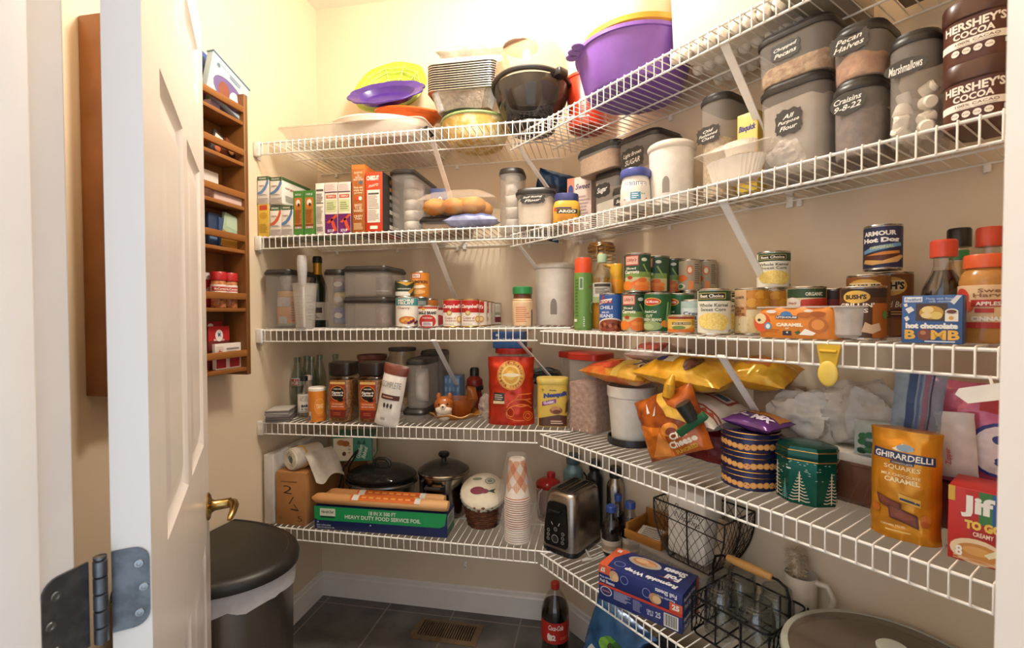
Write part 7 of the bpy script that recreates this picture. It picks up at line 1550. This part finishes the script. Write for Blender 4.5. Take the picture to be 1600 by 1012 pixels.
# small cola bottles
def minibottle(label, px0, px1, yt, d, D):
    i = rplace('R', 1, px0, px1, yt, d, D=D); r = D/2; H = i.H
    t = thing('cola_bottle', label, 'bottle', i.loc, camface('R', i.s, d), 'small cola bottles with blue caps')
    prof = [(0, 0), (r*.85, 0), (r*.95, .006), (r*.95, H*.35), (r*.92, H*.4), (r, H*.47), (r*.98, H*.56), (r*.8, H*.66), (r*.48, H*.78), (r*.40, H*.86), (r*.40, H*.90)]
    b = MB(); b.lathe(prof, mat('#d8cfc8', .05, glass=True, a=.3), 32); part(t, 'bottle_body', b)
    b = MB(); b.lathe([(0, .003), (r*.82, .003), (r*.92, .008), (r*.92, H*.35), (r*.89, H*.4), (r*.96, H*.47), (r*.95, H*.55), (r*.84, H*.62), (0, H*.62)], mat('#1c0f0a', .1, var=.05), 32); part(t, 'cola', b)
    ringlabel(t, 'paper_label', r*.95, H*.10, H*.24, '#c9b9a4', [('r', 0, .2, 1, .6, ink('#a08a72'))])
    b = MB(); b.lathe([(r*.45, H*.875), (r*.52, H*.88), (r*.52, H*.985), (r*.46, H), (0, H)], plas('#35509a'), 28); part(t, 'cap', b, 'blue cap')
minibottle('small cola bottle with blue cap, nearest the toaster front', 938, 973, 789, .135, .068)
minibottle('small cola bottle with blue cap, right of the nearest one', 969, 1001, 783, .078, .066)
minibottle('small cola bottle with blue cap, at the back', 955, 977, 772, .058, .052)
# clear bin with tray and wire basket on it
b = MB(); b.loft([rr(.265, .13, .015, 4, 0, 0, 0), rr(.27, .135, .018, 4, 0, 0, .004), rr(.285, .15, .02, 4, 0, 0, .092), rr(.292, .158, .02, 4, 0, 0, .094), rr(.292, .158, .02, 4, 0, 0, .098), rr(.26, .13, .018, 4, 0, 0, .099)], mat('#b9afa4', .1, a=.38)); solo('clear_bin', 'clear plastic bin under the wooden tray and wire basket', 'bin', b, pos('R', .648, .090, zr1), yaw('R'))
WD = mat('#a8702a', .45, col2='#8f5a20', scale=14, stretch=(.2, 1, 1), fac=(.35, .65))
t = thing('wooden_tray', 'honey wood square tray holding a printed card', 'tray', pos('R', .556, .090, zr1+.0995), yaw('R', .12))
b = MB(); b.box(-.062, .062, -.062, .062, 0, .006, WD)
for x0, x1, y0, y1, h in ((-.066, .066, -.066, -.058, .026), (-.066, .066, .058, .066, .062), (-.066, -.058, -.058, .058, .044), (.058, .066, -.058, .058, .044)): b.box(x0, x1, y0, y1, 0, h, WD, .001)
part(t, 'tray_body', b)
b = MB(); b.box(-.045, .04, -.048, .03, 0, .004, paper('#ddd6ca'), .0005); b.art([('l', .1, .1, .9, .9, 6, ink('#8a857e')), ('e', .5, .5, .2, .25, ink('#b9b4ac'))], .08, .075, lambda u, v, l: Vector((u, v-.045, .004+l)), base=.0003)
solo('recipe_card', 'white printed card lying in the wooden tray', 'card', b, pos('R', .556, .092, zr1+.1095), (.18, 0, yaw('R', .3)))
t = thing('wire_basket', 'dark wire mesh napkin basket on the clear bin', 'basket', pos('R', .726, .083, zr1+.0995), yaw('R', -.0))
WR_ = mat('#2e2622', .5, .5, var=.1)
bw, bd, bh = .230, .150, .160
def bsurf(a, v):
    # a: 0..4 round the rectangle, v: height share
    k = .55+.45*math.sin(min(1, v*1.15)*PI/2)**.8
    c = int(a) % 4; f = a-int(a)
    P4 = [(-1, -1), (1, -1), (1, 1), (-1, 1)]
    p, q = P4[c], P4[(c+1) % 4]
    return Vector(((p[0]+(q[0]-p[0])*f)*bw/2*k, (p[1]+(q[1]-p[1])*f)*bd/2*(.7+.3*k), .002+v*bh))
b = MB()
b.tube([bsurf(a/2, 1) for a in range(8)], .0026, WR_, 6, True); b.tube([bsurf(a/2, 0) for a in range(8)], .0022, WR_, 6, True)
for a in (0, .5, 1, 1.5, 2, 2.5, 3, 3.5): b.tube([bsurf(a, v/8) for v in range(9)], .0024, WR_, 6)
b.tube([bsurf(0, .75), bsurf(.5, .72), bsurf(.99, .70)], .0018, WR_, 5)
part(t, 'frame', b)
b = MB()
for q in range(32):
    a0 = q*.125
    for sg in (1, -1): b.tube([bsurf((a0+sg*.125*v/2+8) % 4, min(1, v/8)) for v in range(9)], .0008, WR_, 4, cap=False)
part(t, 'wire_mesh', b)
NP_ = mat('#e6dccc', .6, var=.04)
b = MB(); b.box(-.072, .052, -.052, .035, .006, .205, NP_, .006); b.art([('t', 'Premium\nNapkins', .55, .5, .8, .42, ink('#4a4440'), {'i': .3, 'rot': -.12, 'b': -.005})], .12, .11, lambda u, v, l: Vector((u-.01, -.052-l, .075+v)))
solo('napkin_pack', 'pack of white paper napkins standing in the wire basket', 'napkins', b, pos('R', .716, .083, zr1+.1025), yaw('R'))
pouch('snack_pack', 'clear wrapped rolls of tan snacks at the right end of the wire basket', 'pack', pos('R', .792, .083, zr1+.108), (0, .1, yaw('R', .1)), .058, .13, .05, mat('#c4ad90', .2, a=.85, col2='#a88a6a', scale=30), (), seed=91, crum=.008)
# foil sheet boxes
for q in range(2):
    w, D, H = .242, .120, .0505
    b = MB(); b.box(-w/2, w/2, -D/2, D/2, 0, H, paper('#26326e'), .0012)
    OR, NB = ink('#d8623a'), ink('#26326e')
    if q == 0:
        front = [('r', 0, .86, 1, 1, ink('#c8402a')), ('e', .10, .62, .075, .26, ink('#d9dce6')), ('e', .10, .62, .065, .22, ink('#3a3060')), ('t', 'Reynolds', .10, .62, .09, .1, ink('#e6a0a0')), ('l', .2, .35, .42, .85, 8, ink('#a9aec8')), ('l', .44, .2, .56, .8, 8, ink('#8f95b8')), ('t', '12IN X\n10 3/4', .645, .45, .08, .3, ink('#dfe2ec')), ('t', '25', .735, .5, .06, .3, ink('#dfe2ec')), ('r', .80, .10, .96, .80, ink('#e6e2da'))]+[('r', .812+.0135*k, .16, .818+.0135*k+.003*(k % 2), .76, ink('#2a2826')) for k in range(10)]
        top = []
    else:
        front = [('r', 0, .55, .16, 1, OR), ('r', .86, .0, 1, .45, OR), ('t', '57', .055, .78, .06, .26, ink('#f0ece4'), {'b': .05, 'rot': PI}), ('e', .20, .62, .06, .3, ink('#c9a07a')), ('e', .22, .55, .04, .2, ink('#e0b98a')), ('e', .33, .62, .05, .24, ink('#8a93c4')), ('e', .33, .62, .042, .2, NB), ('t', 'Reynolds Wrap', .10, .38, .17, .14, ink('#dfe2f0'), {'rot': PI, 'i': .2}), ('t', 'Foil Sheets', .115, .15, .19, .18, ink('#f0f0f4'), {'b': .02}), ('t', 'Foil Sheets', .82, .78, .24, .24, ink('#f0f0f4'), {'rot': PI, 'b': .03}), ('t', 'Reynolds Wrap', .82, .53, .2, .14, ink('#dfe2f0'), {'rot': PI}), ('e', .60, .42, .05, .26, ink('#8a93c4')), ('e', .60, .42, .042, .22, NB), ('e', .70, .30, .07, .28, ink('#b98a62')), ('e', .72, .28, .05, .2, ink('#dcb88a')), ('t', '25', .93, .24, .08, .28, ink('#f0ece4'), {'b': .05}), ('r', .86, .0, 1, .03, ink('#c8402a'))]
        R2 = {'rot': PI, 'b': .05, 'i': .15}
        top = [('r', 0, 0, .22, 1, OR), ('p', [(.10, .05), (.26, .0), (.26, 1), (.18, 1), (.08, .5)], NB), ('t', '50', .06, .86, .06, .14, ink('#f0ece4'), {'b': .05, 'rot': PI}), ('e', .20, .30, .07, .12, ink('#7f88bc')), ('e', .20, .30, .06, .1, NB), ('e', .42, .72, .20, .22, ink('#b9b2a8')), ('e', .42, .74, .15, .15, ink('#c98a5a')), ('e', .38, .76, .08, .09, ink('#e0b890')), ('e', .50, .70, .06, .07, ink('#d8a878')), ('t', 'Reynolds Wrap', .60, .20, .62, .19, ink('#eeeef2'), R2), ('t', 'Foil', .80, .50, .18, .22, ink('#eeeef2'), R2), ('t', 'Sheets', .78, .76, .26, .22, ink('#eeeef2'), R2), ('l', .66, .38, .9, .42, 1, ink('#b05a6a'))]
    b.art(front, w, H, face_front(D)); b.art(top, w, D, face_top(H, D))
    b.art([('t', 'Reynolds Wrap', .42, .62, .7, .26, ink('#eeeef2'), {'b': .03, 'i': .2}), ('t', 'Foil Sheets', .42, .26, .6, .24, ink('#eeeef2'), {'b': .02}), ('r', .84, 0, 1, 1, OR)], D, H, face_right(w), base=.0008)
    solo('foil_sheet_box', ['lower blue box of foil sheets with barcode at the shelf front', 'upper blue box of foil sheets, orange corner, on the lower one'][q], 'box', b, pos('R', .675, .264, zr1+q*.0512), yaw('R', .27), 'foil sheet boxes')
# jar caddy
cx_, cd_ = .914, .170
t = thing('jar_caddy', 'black wire jar carrier with wooden handle', 'caddy', pos('R', cx_, cd_, zr1), yaw('R', .0))
BW = mat('#191716', .4, .6, var=.1); hw, hd = .098, .092
b = MB()
for z in (.006, .055, .100): b.tube([p for p in rr(hw*2, hd*2, .02, 4, 0, 0, z)], .0026, BW, 6, True)
for x in (-hw, -hw*.33, hw*.33, hw):
    for y in (-hd, hd): b.tube([(x, y, .006), (x, y, .100)], .0022, BW, 6)
for y in (-hd*.33, hd*.33):
    for x in (-hw, hw): b.tube([(x, y, .006), (x, y, .100)], .0022, BW, 6)
for q in range(7): b.tube([(-hw+hw*2*q/6, -hd, .006), (-hw+hw*2*q/6, hd, .006)], .002, BW, 5)
for x in (-hw, hw):
    for q in range(10):
        y = -hd+.01+q*.0195
        b.tube([(x, y+.0095*math.cos(a), .026+.0165*math.sin(a)) for a in [2*PI*k/10 for k in range(10)]], .0014, BW, 4, True)
        b.tube([(x, y+.0095*math.cos(a), .078+.0165*math.sin(a)) for a in [2*PI*k/10 for k in range(10)]], .0014, BW, 4, True)
b.tube([(-hw, 0, .05), (hw, 0, .05)], .0022, BW, 6); b.tube([(0, -hd, .05), (0, hd, .05)], .0022, BW, 6)
part(t, 'wire_frame', b)
b = MB(); b.tube([(-hw, 0, .055), (-hw, 0, .150), (-hw*.92, 0, .176), (-hw*.72, 0, .186), (hw*.72, 0, .186), (hw*.92, 0, .176), (hw, 0, .150), (hw, 0, .055)], .0034, BW, 8); part(t, 'handle_wire', b)
b = MB(); rg = [[Vector((x, r*math.cos(2*PI*k/20), .186+r*math.sin(2*PI*k/20))) for k in range(20)] for x, r in ((-.058, .006), (-.056, .0085), (-.03, .0105), (.0, .0115), (.03, .0105), (.056, .0085), (.058, .006))]
b.loft(rg, mat('#d8a868', .4, col2='#c8924e', scale=20, stretch=(.2, 1, 1))); part(t, 'wooden_grip', b, 'turned wooden grip')
GL = mat('#e4e8e6', .04, glass=True, a=.55)
for lb, dx, dy in (('front jar beside the foil boxes in the jar carrier', -.046, -.046), ('front jar on the pan side of the carrier', .046, -.046), ('rear jar by the wire basket in the jar carrier', -.046, .046), ('rear jar on the pan side of the carrier', .046, .046)):
    p = pos('R', cx_+dx, cd_-dy, zr1+.0092)
    b = MB(); r = .040
    b.lathe([(0, 0), (r*.86, 0), (r*.97, .006), (r, .014), (r, .088), (r*.96, .100), (r*.84, .108), (r*.84, .112), (r*.88, .1135), (r*.88, .1165), (r*.84, .118), (r*.84, .120), (r*.88, .1215), (r*.88, .1245), (r*.84, .126), (r*.84, .1305), (r*.78, .1305), (r*.78, .108), (r*.90, .098), (r*.94, .088), (r*.94, .016), (r*.8, .008), (0, .008)], GL, 36)
    solo('mason_jar', 'empty clear glass '+lb, 'jar', b, p, 0, 'empty jars in the wire carrier')
# white crock with brush
t = thing('ceramic_mug', 'white ceramic mug with big loop handle behind the jar carrier', 'mug', pos('R', .978, .040, zr1), yaw('R'))
CE = mat('#d8cbb8', .3, var=.04)
b = MB(); b.lathe([(0, 0), (.030, 0), (.033, .004), (.0375, .155), (.036, .158), (.034, .155), (.030, .01), (0, .008)], CE, 36); part(t, 'mug_body', b)
b = MB(); b.tube([(.034, 0, .15), (.062, .0, .152), (.075, 0, .125), (.066, 0, .085), (.036, 0, .07)], .0075, CE, 10); part(t, 'handle', b)
t = thing('bottle_brush', 'beige bristle brush standing in the white mug', 'brush', pos('R', .976, .040, zr1+.010), (0, -.06, yaw('R')))
b = MB(); b.tube([(0, 0, 0), (0, 0, .145)], .0045, plas('#d8c8b0'), 8); part(t, 'stem', b)
b = MB(); rnd = random.Random(8); BR_ = mat('#d2bfa2', .8, var=.15)
for q in range(420):
    z = .142+.062*rnd.random(); a = rnd.uniform(0, 2*PI); e = rnd.uniform(-.5, .5); L = rnd.uniform(.022, .031)
    d_ = Vector((math.cos(a)*math.cos(e), math.sin(a)*math.cos(e), math.sin(e)))
    b.tube([Vector((0, 0, z)), Vector((0, 0, z))+d_*L], .0007, BR_, 3, cap=False)
b.lathe([(0, .140), (.012, .142), (.013, .20), (0, .205)], BR_, 14)
part(t, 'bristles', b)
# wide pan with glass lid
t = thing('lidded_pan', 'wide grey pan with tinted glass lid and round knob, lowest shelf right', 'pan', pos('R', 1.222, .216, zr1), camface('R', 1.22, .2))
PR = .188; GG = mat('#a9a89a', .35, var=.04)
b = MB(); b.lathe([(0, 0), (PR*.80, 0), (PR*.86, .006), (PR*.955, .118), (PR*.965, .124), (PR*.93, .122), (PR*.82, .012), (0, .010)], mat('#8d8a82', .35, var=.05), 64); part(t, 'pan_body', b)
b = MB(); b.lathe([(PR*.955, .124), (PR*1.0, .126), (PR*1.005, .132), (PR*.995, .139), (PR*.93, .142), (PR*.92, .138), (PR*.93, .128)], GG, 64, cap=(0, 0)); part(t, 'lid_band', b, 'pale grey green silicone rim')
b = MB(); b.lathe([(PR*.93, .1395), (PR*.80, .1445), (PR*.5, .150), (PR*.2, .153), (0, .1535)], mat('#6d5f50', .06, a=.72), 64, cap=(0, 0)); part(t, 'glass_lid', b)
b = MB(); b.lathe([(0, .152), (.022, .152), (.0225, .158), (.027, .176), (.0275, .180), (.024, .183), (.0, .1835)], GG, 32); part(t, 'lid_knob', b)
for a in (.55, .55+PI):
    b = MB(); b.tube([((PR*.96)*math.cos(a-.22), (PR*.96)*math.sin(a-.22), .105), ((PR+.028)*math.cos(a-.15), (PR+.028)*math.sin(a-.15), .112), ((PR+.028)*math.cos(a+.15), (PR+.028)*math.sin(a+.15), .112), ((PR*.96)*math.cos(a+.22), (PR*.96)*math.sin(a+.22), .105)], .009, GG, 10); part(t, 'side_handle', b)

# ================================================================ floor and left wall
cp = CAM+ray(867, 1040)*((0-CAM.z)/ray(867, 1040).z)
i = Info(); s_, D_ = roundfit('B', -cp.y, 845.5, 889.5, 960); r = D_/2; H = .322
t = thing('soda_bottle', 'large cola bottle with red cap and red label on the floor', 'bottle', Vector((s_, cp.y, 0)), camface('B', s_, -cp.y)+.35)
prof = [(0, .008), (r*.55, 0), (r*.85, .006), (r*.98, .03), (r*1.0, .06), (r*.95, .085), (r*.93, .105), (r*.96, .125), (r*.97, .19), (r*1.0, .20), (r*.98, .222), (r*.84, .25), (r*.55, .278), (r*.30, .296), (r*.26, .302)]
b = MB(); b.lathe(prof, mat('#d8cfc8', .05, glass=True, a=.25), 40); part(t, 'bottle_body', b)
b = MB(); b.lathe([(r_*.97, z*.995+.001) for r_, z in prof[:-4]]+[(r*.80, .245), (0, .246)], mat('#180c08', .1, var=.05), 40); part(t, 'cola', b)
ringlabel(t, 'printed_label', r*.975, .118, .078, '#b5241c', [('t', 'Coca-Cola', .38, .78, .44, .24, ink('#f0e6dc'), {'i': .35, 'b': .02}), ('e', .17, .32, .05, .18, ink('#e8d8c8')), ('t', '2', .32, .32, .10, .26, ink('#f0e6dc'), {'b': .05}), ('e', .235, .30, .045, .15, ink('#e8d8c8')), ('l', .5, .2, .8, .35, 2, ink('#d86a5a')), ('r', .82, .12, .92, .62, ink('#e6dcd0'))]+[('r', .83, .15+.045*k, .91, .165+.045*k+.008*(k % 2), ink('#3a2a26')) for k in range(10)], 2.5)
b = MB(); b.lathe([(r*.29, .298), (r*.31, .300), (r*.31, .320), (r*.27, H), (0, H)], plas('#b5301f'), 28); part(t, 'cap', b, 'red cap')
BLB = CH('#27486e', '#35608a')
fb = pouch('chip_bag', 'blue tortilla chip bag with pale lettered panel leaning on the floor', 'bag', pos('R', .435, .225, .002), (-.12, .24, yaw('R', .15)), .23, .375, .10, BLB, [('p', [(.18, .38), (.55, .46), (.9, .40), (.96, .58), (.6, .66), (.2, .62), (.12, .50)], ink('#c4c8c4')), ('t', 'LATE JULY\nCANTINA\nCHIPS', .55, .52, .6, .17, ink('#5f7a70'), {'rot': -.06, 'b': .01}), ('e', .5, .74, .16, .07, ink('#4f8a2e')), ('e', .40, .72, .09, .05, ink('#6fa03a')), ('e', .58, .76, .08, .05, ink('#2f5a22')), ('e', .5, .74, .05, .03, ink('#2c3f1a')), ('l', .2, .15, .8, .3, 3, ink('#8fb0a4')), ('e', .85, .25, .1, .08, ink('#7a8a3a'))], seed=95, crum=.010, foot=.6)
b = MB(); bgm = matte('#1c1b1d')
b.box(-.10, .10, -.07, .07, 0, .33, bgm, .02); b.tube([(-.05, -.03, .325), (-.04, -.03, .37), (.04, -.03, .37), (.05, -.03, .325)], .006, bgm, 8); solo('tote_bag', 'black bag standing behind the blue chip bag under the lowest shelf', 'bag', b, pos('R', .70, .16, 0), yaw('R', .1))
# trash can: half round steel bin
t = thing('trash_can', 'half round brushed steel trash can with black lid by the left wall', 'trash can', Vector((.018, -.772, 0)))
STC = mat('#9b938b', .27, 1., var=.05, scale=50, stretch=(1, 1, .04))
def dee(f, z, ax=.358, ay=.222, n=36, off=0):
    pts = [Vector((ax*f*math.cos(a)**.9 if math.cos(a) > 0 else 0, ay*f*math.sin(a), z)) for a in [(-PI/2+PI*k/n) for k in range(n+1)]]
    return [p+Vector((.0 if p.x > .001 else 0, 0, 0)) for p in pts]
b = MB(); b.loft([dee(.95, .012), dee(.955, .02), dee(.965, .54), dee(.965, .565)], STC); part(t, 'steel_body', b)
b = MB(); b.loft([dee(.96, 0), dee(.965, .004), dee(.965, .016)], plas('#222020')); part(t, 'base_ring', b)
b = MB(); n = 36
def lin_(z, f, amp): return [p+Vector((0, 0, amp*(noise.noise(Vector((k*.45, z*30, 3))) - .4))) for k, p in enumerate(dee(f, z))]
b.loft([lin_(.508, .985, .016), lin_(.535, .990, .008), dee(.985, .565)], mat('#d8d6d8', .3, a=.9, var=.04), (0, 0)); b.loft([lin_(.508, .975, .016), dee(.975, .565)], mat('#d8d6d8', .3, a=.9, var=.04), (0, 0)); part(t, 'bag_liner', b, 'white bag liner folded over the edge')
b = MB(); b.loft([dee(.99, .562), dee(1.02, .564), dee(1.025, .580), dee(1.01, .592), dee(.97, .600), dee(.93, .602), dee(.92, .599), dee(.90, .601), dee(.5, .606), dee(.1, .607)], mat('#26231f', .42, var=.04)); part(t, 'lid', b)
# spice rack on the left wall
RW = mat('#8f5e2c', .42, col2='#6f4620', scale=12, stretch=(1, 1, .08), fac=(.3, .7), bump=.05, bscale=40)
RWL = mat('#9c6430', .4, col2='#84501f', scale=12, stretch=(1, .1, 1), fac=(.3, .7))
y0_, y1_ = -1.036, -.568; zB, zT = 1.122, 2.085; dp = .098
t = thing('spice_rack', 'tall brown wooden spice rack hung on the left wall', 'rack', Vector((0, (y0_+y1_)/2, zB)))
hw = (y1_-y0_)/2; HH = zT-zB
for sg, dd in ((-1, .135), (1, dp)):
    b = MB(); ys = sorted((sg*hw, sg*(hw-.018))); b.box(.0015, .0015+(dp if sg > 0 else dp), ys[0], ys[1], 0, HH, RWL if sg < 0 else RW, .003); part(t, 'side_panel', b)
b = MB(); b.box(.0015, .009, -hw+.018, hw-.018, 0, HH, RW); part(t, 'back_panel', b)
rows = [(170, 192), (237, 256), (305, 325), (372, 393), (463, 484), (552, 577)]
SH = []
for ry, sy in rows:
    zr_ = hit('L', dp-.01, 374, ry)[1]-zB; zs = hit('L', dp-.01, 374, sy)[1]-zB
    SH.append(zs+zB)
    b = MB(); b.box(.009, dp-.002, -hw+.018, hw-.018, zs-.006, zs+.006, RWL, .001); part(t, 'shelf_board', b)
    b = MB(); b.box(dp-.014, dp, -hw+.016, hw-.016, zr_-.011, zr_+.011, RWL, .002); part(t, 'rail', b)
def onrack(px, k): # y along the wall for a column on shelf k
    return hit('L', .055, px, rows[k][1]-30)[0]
def rk(name, label, cat, k, px, w, d, h, col, art=(), x=.05, tilt=0., lean=0., group=None):
    b = MB(); b.box(-w/2, w/2, -d/2, d/2, 0, h, paper(col) if isinstance(col, str) else col, .0008); b.art(art, w, h, face_front(d))
    return solo(name, label, cat, b, Vector((x, onrack(px, k), SH[k]+.0068)), (lean, tilt, PI/2), group)
# kids' things on top
t = thing('activity_set', 'light blue picture case with purple oval, tilted on top of the spice rack', 'toy set', Vector((.070, onrack(350, 0)-.02, SH[0]+.034)), (-.12, .34, PI/2))
b = MB(); b.box(-.085, .085, -.012, .012, 0, .15, paper('#9fb4c0'), .003)
b.art([('r', .03, .03, .97, .97, ink('#a9bcc8')), ('e', .52, .34, .42, .32, ink('#6a5a8e')), ('e', .38, .3, .14, .22, ink('#8a4a3a')), ('e', .66, .3, .14, .22, ink('#cfc4d2')), ('l', .45, .74, .85, .86, 2, ink('#6f8496')), ('e', .16, .78, .04, .05, ink('#5f7a8e')), ('r', .2, .86, .42, .92, ink('#dfe6ea'))], .17, .15, face_front(.024)); part(t, 'case_body', b)
b = MB(); b.box(-.087, .087, -.014, .014, .1505, .156, paper('#8aa0ae'), .001); part(t, 'hinged_top', b)
for lb, px, col, dz in (('yellow and blue capsule on the picture case', 352, '#d8a83a', .185), ('dark blue capsule in the middle of the three', 362, '#2f4a78', .178), ('red capsule at the right of the three on the picture case', 373, '#b8323c', .158)):
    y = hit('L', .045, px, 100)[0]
    tt = thing('toy_capsule', 'clear topped '+lb, 'capsule', Vector((.028, y, SH[0]+dz-.035)), PI/2)
    b = MB(); b.ball((0, 0, 0), .022, .022, .028, mat(col, .25, col2='#c9d0d8' if col != '#b8323c' else '#d8606a', scale=70, fac=(.45, .6)), 20, 14); part(tt, 'filling', b)
    b = MB(); b.ball((0, 0, .001), .0255, .0255, .0315, mat('#d8d8d8', .05, glass=True, a=.1), 20, 14); part(tt, 'clear_shell', b)
b = MB(); b.box(-.05, .05, -.002, .002, 0, .20, paper('#3f5a9a'), .0005); b.art([('r', .42, .2, 1, .9, ink('#8fae6a')), ('e', .68, .5, .2, .2, ink('#d8d8d0')), ('r', 0, 0, .4, .4, ink('#8a2f4a'))], .1, .2, face_front(.004)); solo('picture_book', 'thin blue and green picture book leaning behind the picture case', 'book', b, Vector((.018, onrack(334, 0), SH[0]+.0068)), (-.03, .25, PI/2))
rk('spice_packet', 'mauve packet lying behind the highest rail', 'packet', 0, 348, .12, .03, .035, '#a08fae', [('r', .3, .2, .9, .8, ink('#4a3a5c'))])
rk('seasoning_packet', 'dark packet with white lettering on the second shelf of the rack', 'packet', 1, 340, .07, .012, .085, '#3a2f2c', [('r', .1, .6, .9, .9, ink('#e0d8cc')), ('e', .5, .3, .3, .15, ink('#b8633a'))], lean=-.1, tilt=.35)
rk('seasoning_packet', 'brown and black packet leaning beside the dark one on the second shelf', 'packet', 1, 352, .06, .012, .07, '#6b3a22', [('e', .5, .5, .35, .3, ink('#1d1512')), ('e', .5, .5, .2, .16, ink('#c98a4a'))], x=.062, lean=-.1, tilt=.4)
rk('note_card', 'plain white card standing on the third shelf of the rack', 'card', 2, 338, .07, .004, .105, '#e2dad0', x=.03)
rk('tea_box', 'low pinkish box lying behind the third rail', 'box', 2, 346, .13, .04, .045, '#c4a49a', [('r', .02, .1, .98, .9, ink('#d0b4aa'))], x=.065)
rk('seasoning_packet', 'navy blue packet on the fourth shelf of the rack', 'packet', 3, 335, .05, .014, .11, '#2c4060', [('l', .1, .2, .9, .5, 2, ink('#5f7a9a'))])
rk('seasoning_packet', 'second navy packet close beside the teal and gold sachet', 'packet', 3, 345, .035, .014, .10, '#35496a', x=.058)
rk('tea_sachet', 'teal and gold sachet tilted on the fourth shelf of the rack', 'sachet', 3, 358, .10, .012, .115, '#9fb89a', [('p', [(0, 0), (1, 0), (1, .5), (.4, .35), (0, .5)], ink('#b8862e')), ('r', .1, .6, .9, .95, ink('#b4c8ac'))], x=.060, tilt=.18)
rk('spice_carton', 'red and white carton behind the two red capped spice bottles', 'carton', 4, 340, .075, .014, .115, '#b02a30', [('r', .1, .8, .9, 1, ink('#e2dad2')), ('r', .78, 0, 1, .8, ink('#e2dad2')), ('e', .4, .45, .25, .15, ink('#c9a09a'))], x=.024, tilt=.06)
for lb, px in (('spice bottle with red cap, nearer the door', 338.5), ('spice bottle with red cap, nearer the back wall', 356.5)):
    tt = thing('spice_bottle', lb, 'bottle', Vector((.0615, onrack(px, 4), SH[4]+.0068)), PI/2-.45, 'red capped spice bottles')
    b = MB(); b.lathe([(0, 0), (.021, 0), (.0225, .003), (.0225, .085), (.019, .092), (0, .092)], mat('#a85a32', .2, col2='#c98a5a', scale=90, a=.95), 28); part(tt, 'bottle_body', b)
    ringlabel(tt, 'paper_label', .0225, .030, .046, '#e4d8cc', [('r', 0, .55, 1, .85, ink('#b5302e')), ('t', 'McCormick', .5, .7, .7, .18, ink('#f2e8dc')), ('r', .3, .1, .7, .4, ink('#8a3a3a'))], 2.6)
    b = MB(); b.lathe([(0, .090), (.0235, .090), (.024, .092), (.024, .115), (.022, .118), (0, .118)], plas('#b5262a'), 28); part(tt, 'cap', b, 'red cap')
rk('gravy_packet', 'red and brown turkey gravy packet on the lowest rack shelf', 'packet', 5, 346, .09, .018, .142, '#6b2a22', [('r', 0, .66, 1, 1, ink('#b5262a')), ('e', .5, .78, .18, .14, ink('#e8e2da')), ('t', 'M', .5, .8, .12, .1, ink('#3a4a86'), {'b': .06}), ('t', 'McCormick', .5, .68, .5, .05, ink('#f0e6dc')), ('t', 'TURKEY', .5, .50, .72, .12, ink('#f2ece2'), {'b': .03}), ('l', .2, .25, .8, .4, 2, ink('#c9b0a0'))], x=.040, lean=-.02)
rk('gravy_packet', 'another red packet just showing behind the turkey one', 'packet', 5, 340, .10, .014, .158, '#a8262a', [('e', .5, .9, .12, .06, ink('#e8e2da'))], x=.022)
rk('seasoning_packet', 'white packet with red patches, front of the lowest rack shelf', 'packet', 5, 350, .115, .012, .085, '#ddd2c8', [('r', .03, .45, .3, .9, ink('#cfc4ba')), ('p', [(.10, .55), (.16, .8), (.22, .55), (.08, .70), (.24, .70)], ink('#b02a30')), ('r', .03, .05, .38, .40, ink('#a82a30')), ('r', .52, .05, .9, .45, ink('#a82a30')), ('l', .4, .6, .95, .85, 2, ink('#8a7f78'))], x=.068)

# ================================================================ pieces that belong to a part rather than to the whole thing
SUB = {'lid_handle': 'glass_lid', 'lid_knob': 'glass_lid', 'lid_band': 'glass_lid', 'nose': 'head', 'eye': 'head', 'cream_muzzle': 'head', 'ruffle': 'cloth_lid',
       'spout': 'cap', 'chalk_label': 'container_body', 'butter_well': 'clear_dome', 'wire_clip': 'glass_lid', 'badge': 'flask_body', 'lever': 'control_panel',
       'wooden_grip': 'handle_wire', 'yellow_band': 'rolled_film', 'printed_label': 'kraft_wrap', 'clip_grip': 'clip_jaw', 'scale_marks': 'beaker'}
for o in [q for q in bpy.data.objects if q.parent is not None]:
    k = SUB.get(o.name.split('.')[0])
    if not k: continue
    p = next((c for c in o.parent.children if c.name.split('.')[0] == k and c is not o), None)
    if p: o.parent = p
